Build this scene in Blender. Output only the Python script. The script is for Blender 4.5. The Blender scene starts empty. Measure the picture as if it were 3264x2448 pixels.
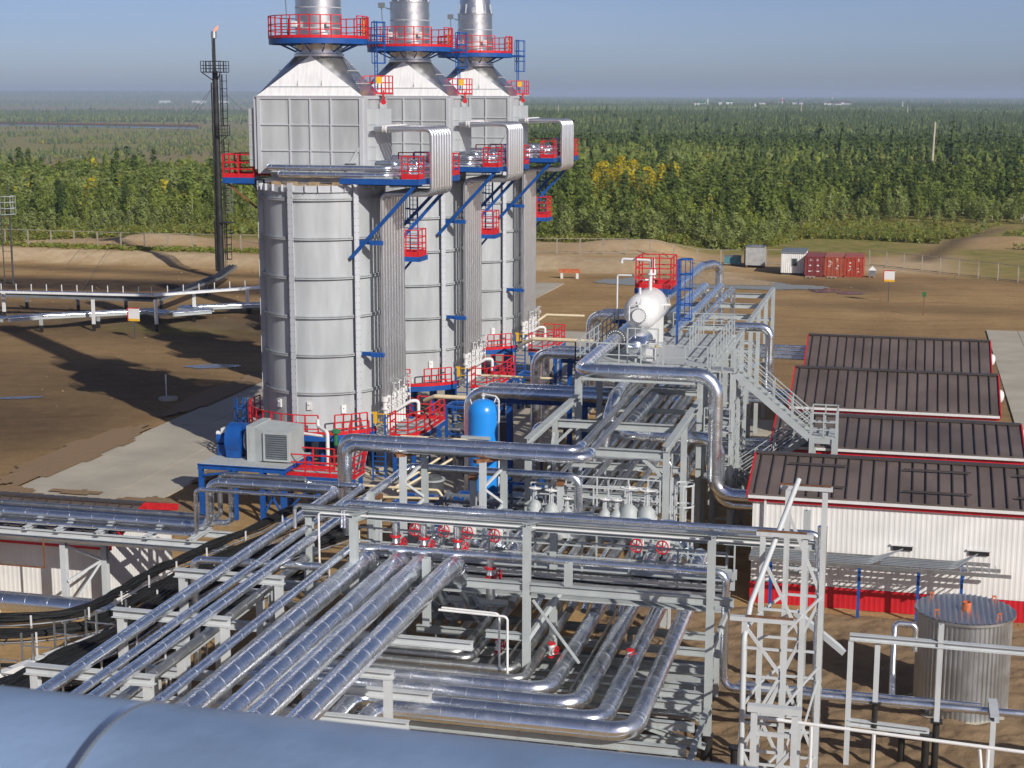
import bpy, math, random
import numpy as np
from math import sin, cos, pi, radians, sqrt, atan2
from mathutils import Vector, Matrix

# ------------------------------------------------------------------ camera, world, sun, exposure
scene = bpy.context.scene
COL = scene.collection
cam_d = bpy.data.cameras.new("camera")
cam = bpy.data.objects.new("camera", cam_d)
COL.objects.link(cam)
scene.camera = cam
cam_d.sensor_width = 36.0
cam_d.lens = 55.33
cam_d.clip_start = 0.1
cam_d.clip_end = 60000
cam.matrix_world = (Matrix.Translation((0, 0, 23.0)) @ Matrix.Rotation(radians(14.09), 4, 'Z')
                    @ Matrix.Rotation(radians(90 - 10.39), 4, 'X') @ Matrix.Rotation(radians(0.1), 4, 'Z'))
cam_d.dof.use_dof = True
cam_d.dof.focus_distance = 90
cam_d.dof.aperture_fstop = 7.0

SUN_EL = radians(30.5)
SUN_AZ = atan2(0.735, -0.678)          # clockwise from +Y, towards the sun
to_sun = Vector((sin(SUN_AZ) * cos(SUN_EL), cos(SUN_AZ) * cos(SUN_EL), sin(SUN_EL)))
world = bpy.data.worlds.new("World")
scene.world = world
world.use_nodes = True
wn = world.node_tree
sky = wn.nodes.new("ShaderNodeTexSky")
sky.sky_type = 'NISHITA'
sky.sun_disc = False
sky.sun_elevation = SUN_EL
sky.sun_rotation = SUN_AZ
sky.altitude = 0
sky.air_density = 0.5
sky.dust_density = 0.85
sky.ozone_density = 2.6
bg = wn.nodes["Background"]
bg.inputs[1].default_value = 0.085
# faint high haze streaks and a slightly greyer, more lavender sky
skn = wn.nodes.new("ShaderNodeTexNoise"); skn.inputs["Scale"].default_value = 2.2; skn.inputs["Detail"].default_value = 5
skc = wn.nodes.new("ShaderNodeTexCoord"); skm = wn.nodes.new("ShaderNodeMapping"); skm.inputs["Scale"].default_value = (1, 1, 9)
wn.links.new(skc.outputs["Generated"], skm.inputs[0]); wn.links.new(skm.outputs[0], skn.inputs["Vector"])
skr = wn.nodes.new("ShaderNodeValToRGB"); skr.color_ramp.elements[0].color = (0.99, 0.92, 0.97, 1); skr.color_ramp.elements[1].color = (1.14, 1.0, 1.03, 1)
skr.color_ramp.elements[0].position = 0.35; skr.color_ramp.elements[1].position = 0.75
wn.links.new(skn.outputs["Fac"], skr.inputs[0])
skx = wn.nodes.new("ShaderNodeMix"); skx.data_type = 'RGBA'; skx.blend_type = 'MULTIPLY'; skx.inputs["Factor"].default_value = 1.0
wn.links.new(sky.outputs[0], skx.inputs[6]); wn.links.new(skr.outputs[0], skx.inputs[7]); wn.links.new(skx.outputs[2], bg.inputs[0])
sun_d = bpy.data.lights.new("sun", 'SUN')
sun_d.energy = 4.3
sun_d.angle = radians(0.53)
sun_d.color = (1.0, 0.955, 0.88)
sun = bpy.data.objects.new("sun", sun_d)
COL.objects.link(sun)
sun.rotation_euler = (-to_sun).to_track_quat('-Z', 'Y').to_euler()
vs = scene.view_settings
vs.view_transform = 'Standard'
vs.look = 'None'
vs.exposure = 0.08
vs.gamma = 1.0
scene.cycles.max_bounces = 6
scene.cycles.volume_bounces = 0
HAZE_DENSITY = 0.00012

# ------------------------------------------------------------------ materials
MATS = {}
def mat(name, col, rough=0.6, metal=0.0, var=0.12, scale=0.6, bump=0.0, bscale=8.0, spec=0.5, stretch=None, second=None, thresh=None, coord='Object'):
    m = bpy.data.materials.new(name)
    m.use_nodes = True
    nt = m.node_tree
    b = nt.nodes["Principled BSDF"]
    b.inputs["Metallic"].default_value = metal
    b.inputs["Roughness"].default_value = rough
    b.inputs["Specular IOR Level"].default_value = spec
    tc = nt.nodes.new("ShaderNodeNewGeometry") if coord == 'World' else nt.nodes.new("ShaderNodeTexCoord")
    src = tc.outputs["Position"] if coord == 'World' else tc.outputs["Object"]
    if stretch:
        mp = nt.nodes.new("ShaderNodeMapping")
        mp.inputs["Scale"].default_value = stretch
        nt.links.new(src, mp.inputs["Vector"]); src = mp.outputs[0]
    n = nt.nodes.new("ShaderNodeTexNoise")
    n.inputs["Scale"].default_value = scale
    n.inputs["Detail"].default_value = 6
    nt.links.new(src, n.inputs["Vector"])
    ramp = nt.nodes.new("ShaderNodeValToRGB")
    lo = [c * (1 - var) for c in col]; hi = [min(1, c * (1 + var)) for c in col]
    if second: hi = list(second)
    ramp.color_ramp.elements[0].position = 0.35 if not thresh else thresh[0]
    ramp.color_ramp.elements[1].position = 0.65 if not thresh else thresh[1]
    ramp.color_ramp.elements[0].color = (*lo, 1); ramp.color_ramp.elements[1].color = (*hi, 1)
    nt.links.new(n.outputs["Fac"], ramp.inputs[0])
    nt.links.new(ramp.outputs[0], b.inputs["Base Color"])
    if bump > 0:
        n2 = nt.nodes.new("ShaderNodeTexNoise")
        n2.inputs["Scale"].default_value = bscale
        n2.inputs["Detail"].default_value = 4
        nt.links.new(src, n2.inputs["Vector"])
        bp = nt.nodes.new("ShaderNodeBump")
        bp.inputs["Strength"].default_value = bump
        bp.inputs["Distance"].default_value = 0.05
        nt.links.new(n2.outputs["Fac"], bp.inputs["Height"])
        nt.links.new(bp.outputs[0], b.inputs["Normal"])
    MATS[name] = m
    return m

def metal_mat(name, col, r0, r1, bump=0.12, bscale=2.0, dirt=0.25):
    m = mat(name, col, r0, 1.0, var=0.06, scale=0.9, bump=bump, bscale=bscale)
    nt = m.node_tree; b = nt.nodes["Principled BSDF"]
    n = nt.nodes.new("ShaderNodeTexNoise"); n.inputs["Scale"].default_value = 1.7; n.inputs["Detail"].default_value = 8
    tc = nt.nodes.new("ShaderNodeTexCoord"); nt.links.new(tc.outputs["Object"], n.inputs["Vector"])
    mr = nt.nodes.new("ShaderNodeMapRange")
    mr.inputs["From Min"].default_value = 0.3; mr.inputs["From Max"].default_value = 0.7
    mr.inputs["To Min"].default_value = r0; mr.inputs["To Max"].default_value = r1
    nt.links.new(n.outputs["Fac"], mr.inputs["Value"]); nt.links.new(mr.outputs[0], b.inputs["Roughness"])
    b.inputs["Metallic"].default_value = 0.965
    return m

M_CLAD = metal_mat("aluminium_cladding", (0.84, 0.875, 0.93), 0.17, 0.34, bump=0.018, bscale=1.3)  # base colour tinted blue to stand for more reflected sky
M_RISER = mat("riser_cladding", (0.76, 0.77, 0.78), 0.30, 0.86, var=0.05, scale=1.0)
M_BAND = metal_mat("cladding_seam", (0.80, 0.82, 0.85), 0.24, 0.38, bump=0.0)
M_GALV = metal_mat("galvanised_sheet", (0.56, 0.58, 0.59), 0.36, 0.5, bump=0.02, bscale=3)
M_DULL = metal_mat("dusty_cladding", (0.56, 0.56, 0.54), 0.28, 0.45, bump=0.02, bscale=2)
M_PALE = mat("pale_steel_paint", (0.49, 0.515, 0.525), 0.5, var=0.06, scale=1.2)
M_FOIL = metal_mat("crinkled_foil_wrap", (0.78, 0.79, 0.80), 0.16, 0.3, bump=0.12, bscale=3)
M_GREY = mat("grey_steel_paint", (0.38, 0.41, 0.41), 0.5, var=0.07, scale=1.4, spec=0.4)
M_WHITE = mat("white_paint", (0.68, 0.68, 0.67), 0.45, var=0.05, scale=1.0)
M_CREAM = mat("cream_paint", (0.66, 0.55, 0.36), 0.5, var=0.08, scale=2.0)
M_TOWER = mat("tower_steel_paint", (0.42, 0.44, 0.45), 0.40, var=0.17, scale=0.7, stretch=(1.2, 1.2, 0.25))
M_TRIB = mat("tower_rib_paint", (0.47, 0.485, 0.51), 0.45, var=0.05, scale=0.8)
M_HOOD = mat("hood_front_glare", (0.90, 0.90, 0.89), 0.35, 0.1, var=0.07, scale=2.5, stretch=(3, 3, .25))  # sun glare on the hood's front face, put into the base colour
M_STACK = metal_mat("stack_steel", (0.66, 0.66, 0.65), 0.24, 0.42, bump=0.05, bscale=2)
M_RED = mat("red_paint", (0.56, 0.014, 0.022), 0.42, var=0.12, scale=2.0)
M_BLUE = mat("blue_paint", (0.008, 0.075, 0.30), 0.42, var=0.15, scale=1.5)
M_SKYBLUE = mat("bright_blue_paint", (0.02, 0.25, 0.72), 0.28, var=0.04, scale=0.8)
M_BLACK = mat("black_rubber", (0.012, 0.012, 0.012), 0.55, var=0.3, scale=6)
M_SOOT = mat("sooty_steel", (0.022, 0.021, 0.02), 0.4, var=0.4, scale=1.5)
M_DARK = mat("dark_steel", (0.07, 0.075, 0.08), 0.5, var=0.25, scale=2)
M_GRAPHITE = mat("graphite_paint", (0.16, 0.18, 0.20), 0.55, var=0.15, scale=1.2)  # plain dark grey, shared by frames, pipes, cables and some roofs
M_DECK = mat("grating_deck", (0.40, 0.42, 0.42), 0.65, var=0.08, scale=5, bump=0.4, bscale=30)
M_ROOF = mat("brown_roof_sheet", (0.125, 0.098, 0.087), 0.38, var=0.24, scale=0.4, spec=0.5)
M_RIB = mat("brown_roof_rib", (0.060, 0.049, 0.045), 0.45, var=0.1, scale=1)
M_WALL = mat("white_wall_sheet", (0.72, 0.71, 0.685), 0.5, var=0.07, scale=0.7)
M_WALLRED = mat("red_wall_sheet", (0.50, 0.012, 0.02), 0.45, var=0.08, scale=1)
M_CONC = mat("concrete_slabs", (0.40, 0.36, 0.285), 0.85, var=0.12, scale=0.25, bump=0.3, bscale=6)
M_GRAVEL = mat("blue_grey_gravel", (0.22, 0.235, 0.24), 0.95, var=0.25, scale=9, bump=0.8, bscale=14)
M_YELLOW = mat("yellow_paint", (0.75, 0.42, 0.02), 0.45, var=0.05)
M_ORANGE = mat("rust_orange_paint", (0.48, 0.13, 0.05), 0.6, var=0.2, scale=4)
M_RUST = mat("rusty_steel", (0.17, 0.075, 0.03), 0.8, var=0.35, scale=6)
M_CONT = [mat("container_maroon", (0.20, 0.035, 0.035), 0.55, var=0.15, scale=1.2),
          mat("container_rust_red", (0.34, 0.075, 0.035), 0.55, var=0.15, scale=1.2),
          mat("container_bright_red", (0.36, 0.05, 0.025), 0.55, var=0.15, scale=1.2)]
M_CROOF = [mat("container_roof_maroon", (0.24, 0.06, 0.06), 0.7, var=0.12, scale=1.2),
           mat("container_roof_salmon", (0.36, 0.12, 0.08), 0.7, var=0.12, scale=1.2),
           mat("container_roof_red", (0.34, 0.09, 0.07), 0.7, var=0.12, scale=1.2)]
M_WOOD = mat("weathered_wood", (0.30, 0.26, 0.21), 0.8, var=0.2, scale=3, stretch=(3, 3, 0.3))
M_GLASS = mat("window_glass", (0.04, 0.05, 0.06), 0.12, var=0.1)
M_PUDDLE = mat("puddle_water", (0.10, 0.08, 0.055), 0.16, var=0.1, spec=0.6)
M_TAN = mat("insulation_board", (0.33, 0.24, 0.14), 0.85, var=0.25, scale=4)
M_BARREL = mat("blue_grey_sky_sheen", (0.19, 0.27, 0.41), 0.36, var=0.16, scale=2.5, bump=0.05, bscale=22)  # reflected sky painted in as blue, with dusty mottling
M_GREENV = mat("green_valve_paint", (0.02, 0.16, 0.06), 0.4, var=0.1)

def rust_streaks(m, amt=0.35, col=(0.20, 0.12, 0.06)):
    # sparse vertical rust runs and grime on painted steel
    nt = m.node_tree; b = nt.nodes["Principled BSDF"]; src = b.inputs["Base Color"].links[0].from_socket
    tc = nt.nodes.new("ShaderNodeTexCoord"); mp = nt.nodes.new("ShaderNodeMapping"); mp.inputs["Scale"].default_value = (2.4, 2.4, 0.16)
    nt.links.new(tc.outputs["Object"], mp.inputs[0])
    n = nt.nodes.new("ShaderNodeTexNoise"); n.inputs["Scale"].default_value = 1.6; n.inputs["Detail"].default_value = 7; nt.links.new(mp.outputs[0], n.inputs["Vector"])
    r = nt.nodes.new("ShaderNodeMapRange"); r.inputs["From Min"].default_value = 0.60; r.inputs["From Max"].default_value = 0.80; r.inputs["To Max"].default_value = amt
    nt.links.new(n.outputs["Fac"], r.inputs["Value"])
    x = nt.nodes.new("ShaderNodeMix"); x.data_type = 'RGBA'; x.inputs[7].default_value = (*col, 1)
    nt.links.new(r.outputs[0], x.inputs["Factor"]); nt.links.new(src, x.inputs[6]); nt.links.new(x.outputs[2], b.inputs["Base Color"])
rust_streaks(M_TOWER, 0.22); rust_streaks(M_GREY, 0.45); rust_streaks(M_PALE, 0.35); rust_streaks(M_WALL, 0.2, (0.30, 0.25, 0.19)); rust_streaks(M_HOOD, 0.3, (0.4, 0.36, 0.3)); rust_streaks(M_RED, 0.3, (0.12, 0.02, 0.015)); rust_streaks(M_BLUE, 0.4, (0.05, 0.06, 0.09)); rust_streaks(M_WHITE, 0.3, (0.35, 0.28, 0.2)); rust_streaks(M_WALLRED, 0.4, (0.22, 0.10, 0.06))

# ------------------------------------------------------------------ mesh builder
class MB:
    def __init__(s):
        s.v = []; s.f = []; s.m = []
    def add(s, verts, faces, mi=0):
        o = len(s.v)
        s.v.extend([tuple(p) for p in verts])
        s.f.extend([tuple(i + o for i in f) for f in faces])
        s.m.extend([mi] * len(faces))
        return s
    def box(s, x0, x1, y0, y1, z0, z1, mi=0):
        v = [(x0, y0, z0), (x1, y0, z0), (x1, y1, z0), (x0, y1, z0), (x0, y0, z1), (x1, y0, z1), (x1, y1, z1), (x0, y1, z1)]
        f = [(0, 3, 2, 1), (4, 5, 6, 7), (0, 1, 5, 4), (1, 2, 6, 5), (2, 3, 7, 6), (3, 0, 4, 7)]
        return s.add(v, f, mi)
    def bar(s, p, q, w, h=None, mi=0, up=(0, 0, 1), dy=0.0, dz=0.0):
        h = h or w
        p = Vector(p); q = Vector(q); d = (q - p)
        if d.length < 1e-6: return s
        d.normalize(); u = Vector(up)
        if abs(d.dot(u)) > 0.98: u = Vector((0, 1, 0))
        a = d.cross(u).normalized(); b = a.cross(d).normalized()
        off = a * dy + b * dz
        vs_ = []
        for c in (p, q):
            for i, j in ((-1, -1), (1, -1), (1, 1), (-1, 1)):
                vs_.append(c + off + a * (i * w / 2) + b * (j * h / 2))
        return s.add(vs_, [(0, 1, 2, 3), (7, 6, 5, 4), (0, 4, 5, 1), (1, 5, 6, 2), (2, 6, 7, 3), (3, 7, 4, 0)], mi)
    def ibeam(s, p, q, w, h, t=0.02, mi=0, up=(0, 0, 1)):
        s.bar(p, q, w, t, mi, up, 0, h / 2 - t / 2)
        s.bar(p, q, w, t, mi, up, 0, -h / 2 + t / 2)
        s.bar(p, q, t, h - 2 * t, mi, up)
        return s
    def ring(s, cs, mi=0, caps=True, closed=False):
        # cs: list of rings (lists of equal length)
        n = len(cs[0]); o = len(s.v)
        for r in cs: s.v.extend([tuple(p) for p in r])
        L = len(cs)
        for i in range(L if closed else L - 1):
            a = o + i * n; b = o + ((i + 1) % L) * n
            for k in range(n):
                s.f.append((a + k, a + (k + 1) % n, b + (k + 1) % n, b + k)); s.m.append(mi)
        if caps and not closed:
            s.f.append(tuple(o + n - 1 - k for k in range(n))); s.m.append(mi)
            s.f.append(tuple(o + (L - 1) * n + k for k in range(n))); s.m.append(mi)
        return s
    def sweep(s, path, r, n=14, mi=0, caps=True):
        rs = r if isinstance(r, (list, tuple)) else [r] * len(path)
        path = [Vector(p) for p in path]
        rings = []; a = None
        for i, p in enumerate(path):
            if i == 0: d = path[1] - path[0]
            elif i == len(path) - 1: d = path[-1] - path[-2]
            else: d = (path[i + 1] - p).normalized() + (p - path[i - 1]).normalized()
            d.normalize()
            if a is None:
                a = d.cross(Vector((0, 0, 1)))
                if a.length < 0.05: a = d.cross(Vector((0, 1, 0)))
            a = (a - d * a.dot(d)).normalized(); b = d.cross(a)
            rings.append([p + a * (rs[i] * cos(2 * pi * k / n)) + b * (rs[i] * sin(2 * pi * k / n)) for k in range(n)])
        return s.ring(rings, mi, caps)
    def cyl(s, p, q, r, n=14, mi=0, r2=None):
        return s.sweep([p, q], [r, r2 if r2 is not None else r], n, mi)
    def lathe(s, prof, c=(0, 0, 0), n=32, mi=0, axis='Z', a0=0.0):
        rings = []
        for r, z in prof:
            ring = []
            for k in range(n):
                t = a0 + 2 * pi * k / n
                x, y = r * cos(t), r * sin(t)
                p = (x, y, z) if axis == 'Z' else ((x, -z, y) if axis == '-Y' else ((x, z, -y) if axis == 'Y' else (z, x, y)))
                ring.append((p[0] + c[0], p[1] + c[1], p[2] + c[2]))
            rings.append(ring)
        return s.ring(rings, mi, True)
    def pipe(s, pts, r, bend=None, n=14, seam=1.0, mi=0, bmi=1):
        pts = [Vector(p) for p in pts]
        bend = bend if bend is not None else 2.6 * r
        path = [pts[0]]; rad = []
        marks = []
        for i in range(1, len(pts) - 1):
            p = pts[i]; d1 = (p - pts[i - 1]); d2 = (pts[i + 1] - p)
            l1, l2 = d1.length, d2.length
            d1.normalize(); d2.normalize()
            ang = d1.angle(d2)
            if ang < 0.02: path.append(p); continue
            tl = min(bend * math.tan(ang / 2), l1 * 0.49, l2 * 0.49)
            br = tl / math.tan(ang / 2)
            a = p - d1 * tl
            nrm = (d2 - d1 * d1.dot(d2)).normalized()
            c = a + nrm * br
            K = max(3, int(ang / 0.26))
            for k in range(K + 1):
                t = ang * k / K
                path.append(c - nrm * (br * cos(t)) + d1 * (br * sin(t)))
                if seam and k in (0, K // 2, K): marks.append((path[-1].copy(), (d1 * cos(t) + nrm * sin(t)).normalized()))
        path.append(pts[-1])
        s.sweep(path, r, n, mi)
        if seam:
            for i in range(len(path) - 1):
                d = path[i + 1] - path[i]; L = d.length
                if L < seam * 0.9: continue
                k = int(L / seam)
                for j in range(1, k + 1):
                    marks.append((path[i] + d * ((j - 0.3) / k), d.normalized()))
            w = 0.008 + r * 0.010
            for p, d in marks:
                s.sweep([p - d * w, p + d * w], r * 1.006 + 0.003, n, bmi, caps=True)
        return s
    def rail(s, pts, h=1.1, levels=(1.0, 0.68, 0.36), w=0.05, sp=1.2, toe=0.0, mi=0, closed=False, tmi=None):
        pts = [Vector(p) for p in pts]
        if closed: pts = pts + [pts[0]]
        for i in range(len(pts) - 1):
            a, b = pts[i], pts[i + 1]
            L = (b - a).length
            k = max(1, int(round(L / sp)))
            for j in range(k + (1 if i == len(pts) - 2 and not closed else 0)):
                p = a.lerp(b, j / k)
                s.bar(p, p + Vector((0, 0, h)), w, w, mi)
            for l in levels:
                o = Vector((0, 0, h * l))
                s.bar(a + o, b + o, w * 0.85, w * 0.85, mi)
            if toe:
                o = Vector((0, 0, toe / 2 + 0.02))
                s.bar(a + o, b + o, 0.015, toe, mi if tmi is None else tmi)
        return s
    def ladder(s, x, y, z0, z1, ax=(1, 0), w=0.5, mi=0):
        ax = Vector((ax[0], ax[1], 0)); c = Vector((x, y, 0))
        for sg in (-1, 1):
            p = c + ax * (sg * w / 2)
            s.bar(p + Vector((0, 0, z0)), p + Vector((0, 0, z1)), 0.06, 0.04, mi)
        z = z0 + 0.2
        while z < z1:
            s.bar(c - ax * (w / 2) + Vector((0, 0, z)), c + ax * (w / 2) + Vector((0, 0, z)), 0.03, 0.03, mi)
            z += 0.3
        return s
    def cage(s, x, y, z0, z1, out=(0, -1), r=0.38, mi=0, nv=5, step=0.9):
        o = Vector((out[0], out[1], 0)); a = Vector((-out[1], out[0], 0)); c = Vector((x, y, 0)) + o * r
        P = [c - o * (r * cos(t)) * -1 * -1 + a * (r * sin(t)) for t in np.linspace(-2.5, 2.5, 11)]
        P = [c + o * (r * cos(t)) + a * (r * sin(t)) for t in np.linspace(-2.5, 2.5, 11)]
        z = z0
        while z <= z1 + 0.01:
            for i in range(10):
                s.bar(P[i] + Vector((0, 0, z)), P[i + 1] + Vector((0, 0, z)), 0.02, 0.07, mi)
            z += step
        for i in np.linspace(0, 10, nv).astype(int):
            s.bar(P[i] + Vector((0, 0, z0)), P[i] + Vector((0, 0, z1)), 0.05, 0.02, mi)
        return s
    def wheel(s, c, ax, r, n=18, mi=0, spokes=4, tw=0.035):
        ax = Vector(ax).normalized(); c = Vector(c)
        a = ax.cross(Vector((0, 0, 1)))
        if a.length < 0.1: a = Vector((1, 0, 0))
        a.normalize(); b = ax.cross(a)
        rings = []
        for k in range(n):
            t = 2 * pi * k / n; d = a * cos(t) + b * sin(t)
            rings.append([c + d * (r + tw * cos(q)) + ax * (tw * sin(q)) for q in np.linspace(0, 2 * pi, 6)[:-1]])
        s.ring(rings, mi, closed=True)
        for k in range(spokes):
            t = 2 * pi * k / spokes; d = a * cos(t) + b * sin(t)
            s.bar(c, c + d * r, tw * 1.6, tw, mi, up=ax)
        s.cyl(c - ax * 0.05, c + ax * 0.05, r * 0.2, 8, mi)
        return s
    def build(s, name, mats, parent=None, smooth=True):
        me = bpy.data.meshes.new(name)
        me.from_pydata(s.v, [], s.f)
        if not isinstance(mats, (list, tuple)): mats = [mats]
        for m in mats: me.materials.append(m)
        if len(mats) > 1: me.polygons.foreach_set("material_index", np.array(s.m, dtype=np.int32))
        if smooth:
            me.polygons.foreach_set("use_smooth", np.ones(len(s.f), dtype=bool))
            me.set_sharp_from_angle(angle=radians(38))
        me.update()
        o = bpy.data.objects.new(name, me)
        COL.objects.link(o)
        if parent is not None: o.parent = parent
        return o

def tag(o, label=None, cat=None, group=None, kind=None):
    if label: o["label"] = label
    if cat: o["category"] = cat
    if group: o["group"] = group
    if kind: o["kind"] = kind
    return o
def thing(name, label, cat, loc=(0, 0, 0), rz=0, group=None):
    o = bpy.data.objects.new(name, None)
    o.empty_display_size = 0.3
    COL.objects.link(o)
    o.location = loc; o.rotation_euler = (0, 0, rz)
    return tag(o, label, cat, group)
def copy_tree(o, parent=None):
    c = o.copy(); COL.objects.link(c)
    if parent is not None: c.parent = parent
    for ch in list(o.children): copy_tree(ch, c)
    return c
def part(name, mb, m, parent, label=None, smooth=True):
    o = mb.build(name, m, parent, smooth)
    if label: o["label"] = label
    return o
def pipeline(label, pts, r, m=None, seam=1.05, bend=None, group=None, n=None, name="pipe", cat="pipe"):
    n = n or (20 if r > 0.3 else (14 if r > 0.12 else 10))
    o = MB().pipe(pts, r, bend, n, seam).build(name, [m or M_CLAD, M_BAND])
    return tag(o, label, cat, group)
# ------------------------------------------------------------------ terrain
rng = np.random.default_rng(7)
def sstep(a, b, x):
    t = np.clip((x - a) / (b - a), 0, 1)
    return t * t * (3 - 2 * t)
_K = rng.uniform(-1, 1, (24, 2)); _P = rng.uniform(0, 2 * pi, 24)
def lownoise(x, y, s, o=0, n=5):
    r = np.zeros_like(x, dtype=float)
    for i in range(n):
        k = _K[(o + i) % 24]; k = k / np.hypot(*k) * (1 + 0.37 * i)
        r = r + np.sin((x * k[0] + y * k[1]) / s + _P[(o * 3 + i) % 24]) / (1 + 0.5 * i)
    return r / 2.4
CYAW = radians(14.09)
def az_of(x, y):
    # degrees to the right of the viewing axis
    xx = x * cos(CYAW) + y * sin(CYAW); yy = -x * sin(CYAW) + y * cos(CYAW)
    return np.degrees(np.arctan2(xx, yy))
def height(x, y):
    x = np.asarray(x, float); y = np.asarray(y, float)
    r = np.hypot(x, y); a = az_of(x, y)
    left = 1 - sstep(-7, 0.5, a)
    z = -(10 + 17 * left) * sstep(300, 1150, r) * sstep(-50, 60, y)
    z = z + sstep(2500, 13000, r) * (10 + 60 * left * sstep(6000, 13500, r)) * sstep(-50, 60, y)
    z = z + lownoise(x, y, 260, 2) * 4.0 * sstep(500, 1500, r) * (1 - 0.5 * left)
    wl = sstep(-54, -62, x)
    z = z + 0.6 * sstep(142.2, 145.0, y + 0.6 * np.sin(x * 0.21)) * wl
    rg = sstep(-62, -50, x)
    z = z + 1.25 * sstep(191.2 + 12.5 * rg, 194.8 + 15 * rg, y + 0.8 * np.sin(x * 0.13)) * sstep(-27, -36, x) * (1 - sstep(300, 420, r))
    z = z + 1.5 * np.exp(-((x + 105) / 9) ** 2 - ((y - 209) / 4) ** 2) + 1.3 * np.exp(-((x + 40) / 8) ** 2 - ((y - 224) / 4) ** 2)
    z = z + 1.0 * np.exp(-((x + 33) / 5) ** 2 - ((y - 222) / 3) ** 2) + 1.2 * np.exp(-((x - 16) / 8) ** 2 - ((y - 262) / 5) ** 2)
    z = z + 0.7 * np.exp(-((x + 23) / 5) ** 2 - ((y - 203) / 4) ** 2)
    near = 1 - sstep(60, 90, r)
    z = z + 0.05 * near * np.sin(x * 2.3 + np.sin(y * 1.7)) * np.sin(y * 2.9 + np.sin(x * 1.1))
    z = z + 0.10 * lownoise(x, y, 9, 5) * sstep(100, 140, r)
    return z
azs = np.unique(np.round(np.concatenate([np.arange(-180, -24, 4.0), np.arange(-24, 24.01, 0.22), np.arange(24, 180.1, 4.0)]), 3))
azs = azs[:-1] if abs(azs[-1] - 180) < 0.01 else azs
rs = [28.0]
while rs[-1] < 14000: rs.append(rs[-1] * (1.0145 if rs[-1] < 400 else 1.03))
rs = np.array(rs)
A, R = np.meshgrid(np.radians(azs) - CYAW, rs)
X = R * np.sin(A); Yg = R * np.cos(A)
Zg = height(X, Yg)
nr, na = X.shape
idx = np.arange(nr * na).reshape(nr, na)
q = np.stack([idx[:-1, :], np.roll(idx, -1, 1)[:-1, :], np.roll(idx, -1, 1)[1:, :], idx[1:, :]], -1).reshape(-1, 4)[:, ::-1]
verts = np.stack([X, Yg, Zg], -1).reshape(-1, 3)
verts = np.vstack([verts, [[0, 0, 0]]])
cent = len(verts) - 1
tri = [(int(idx[0, i]), int(idx[0, (i + 1) % na]), cent)[::-1] for i in range(na)]
me = bpy.data.meshes.new("ground")
me.from_pydata(verts.tolist(), [], q.tolist() + tri)
me.polygons.foreach_set("use_smooth", np.ones(len(me.polygons), dtype=bool))
xs, ys = verts[:, 0], verts[:, 1]
rr = np.hypot(xs, ys); aa = az_of(xs, ys)
nz = lownoise(xs, ys, 7, 1); nz2 = lownoise(xs, ys, 30, 9)
edge = 216 + 14 * sstep(-70, -50, xs) + 9 * sstep(-15, 5, xs) + 3 * nz
veg = sstep(edge - 1, edge + 5, ys)
veg = np.maximum(veg, sstep(4, 12, xs + 2 * nz) * sstep(206, 214, ys) * 0.8)
veg = np.maximum(veg, 0.75 * (np.exp(-((ys - 199.6 - nz) / 1.5) ** 2)) * sstep(-70, -80, xs))
veg = np.maximum(veg, 0.6 * np.exp(-((ys - 141 - nz) / 2.0) ** 2 - ((xs + 70) / 7) ** 2))
track = np.exp(-((xs - (2 + (ys - 232) * 0.28 + 3 * np.sin(ys * 0.04))) / 2.6) ** 2) * sstep(225, 232, ys) * (1 - sstep(285, 310, ys))
veg = veg * (1 - 0.9 * np.clip(track, 0, 1))
veg = veg * (1 - np.clip(np.exp(-((xs - 14) / 10) ** 2 - ((ys - 258) / 7) ** 2) * 1.5, 0, 1))
dark = sstep(158, 166, ys + 2 * nz) * (1 - sstep(184, 190, ys + 3 * nz)) * sstep(-58, -66, xs) * np.clip(0.62 + 1.1 * lownoise(xs * .35, ys * 1.6, 6, 11) + 0.4 * nz, 0, 1)
dark = np.maximum(dark, 0.8 * np.exp(-((xs + 8) / 12) ** 2 - ((ys - 198) / 8) ** 2) * np.clip(0.7 + nz, 0, 1))
dark = np.maximum(dark, 0.45 * np.clip(nz2 - 0.15, 0, 1) * (1 - sstep(200, 230, ys)) * sstep(90, 120, ys))
dark = np.maximum(dark, 0.8 * track)
rgs = sstep(-62, -50, xs)
light = sstep(190 + 12 * rgs, 192.5 + 12 * rgs, ys + nz) * (1 - sstep(197 + 14 * rgs, 199 + 14 * rgs, ys + nz)) * sstep(-26, -36, xs) + sstep(141.5, 143, ys) * (1 - sstep(145, 146.5, ys)) * sstep(-54, -62, xs)
light = np.maximum(light, sstep(202 + 9 * rgs, 206 + 9 * rgs, ys) * (1 - veg) * np.clip(0.6 + 0.5 * nz, 0, 1))
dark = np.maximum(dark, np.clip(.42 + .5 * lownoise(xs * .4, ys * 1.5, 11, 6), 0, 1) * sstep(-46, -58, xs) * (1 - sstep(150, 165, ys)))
dark = np.maximum(dark, .6 * np.clip(lownoise(xs * .6, ys * 1.7, 8, 15) - .1, 0, 1) * sstep(112, 120, ys) * sstep(-50, -40, xs) * (1 - sstep(205, 215, ys)))
light = np.maximum(light, np.exp(-((xs + 23) / 5) ** 2 - ((ys - 203) / 4) ** 2))
lft = 1 - sstep(-7, -2, aa)
bog = lft * (sstep(4300, 4600, rr) * (1 - sstep(5600, 6200, rr)) + sstep(2520, 2600, rr) * (1 - sstep(2750, 2900, rr)) * 0.5 + 0.5 * sstep(900, 1000, rr) * (1 - sstep(1300, 1500, rr)) * (nz2 > 0.0))
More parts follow.
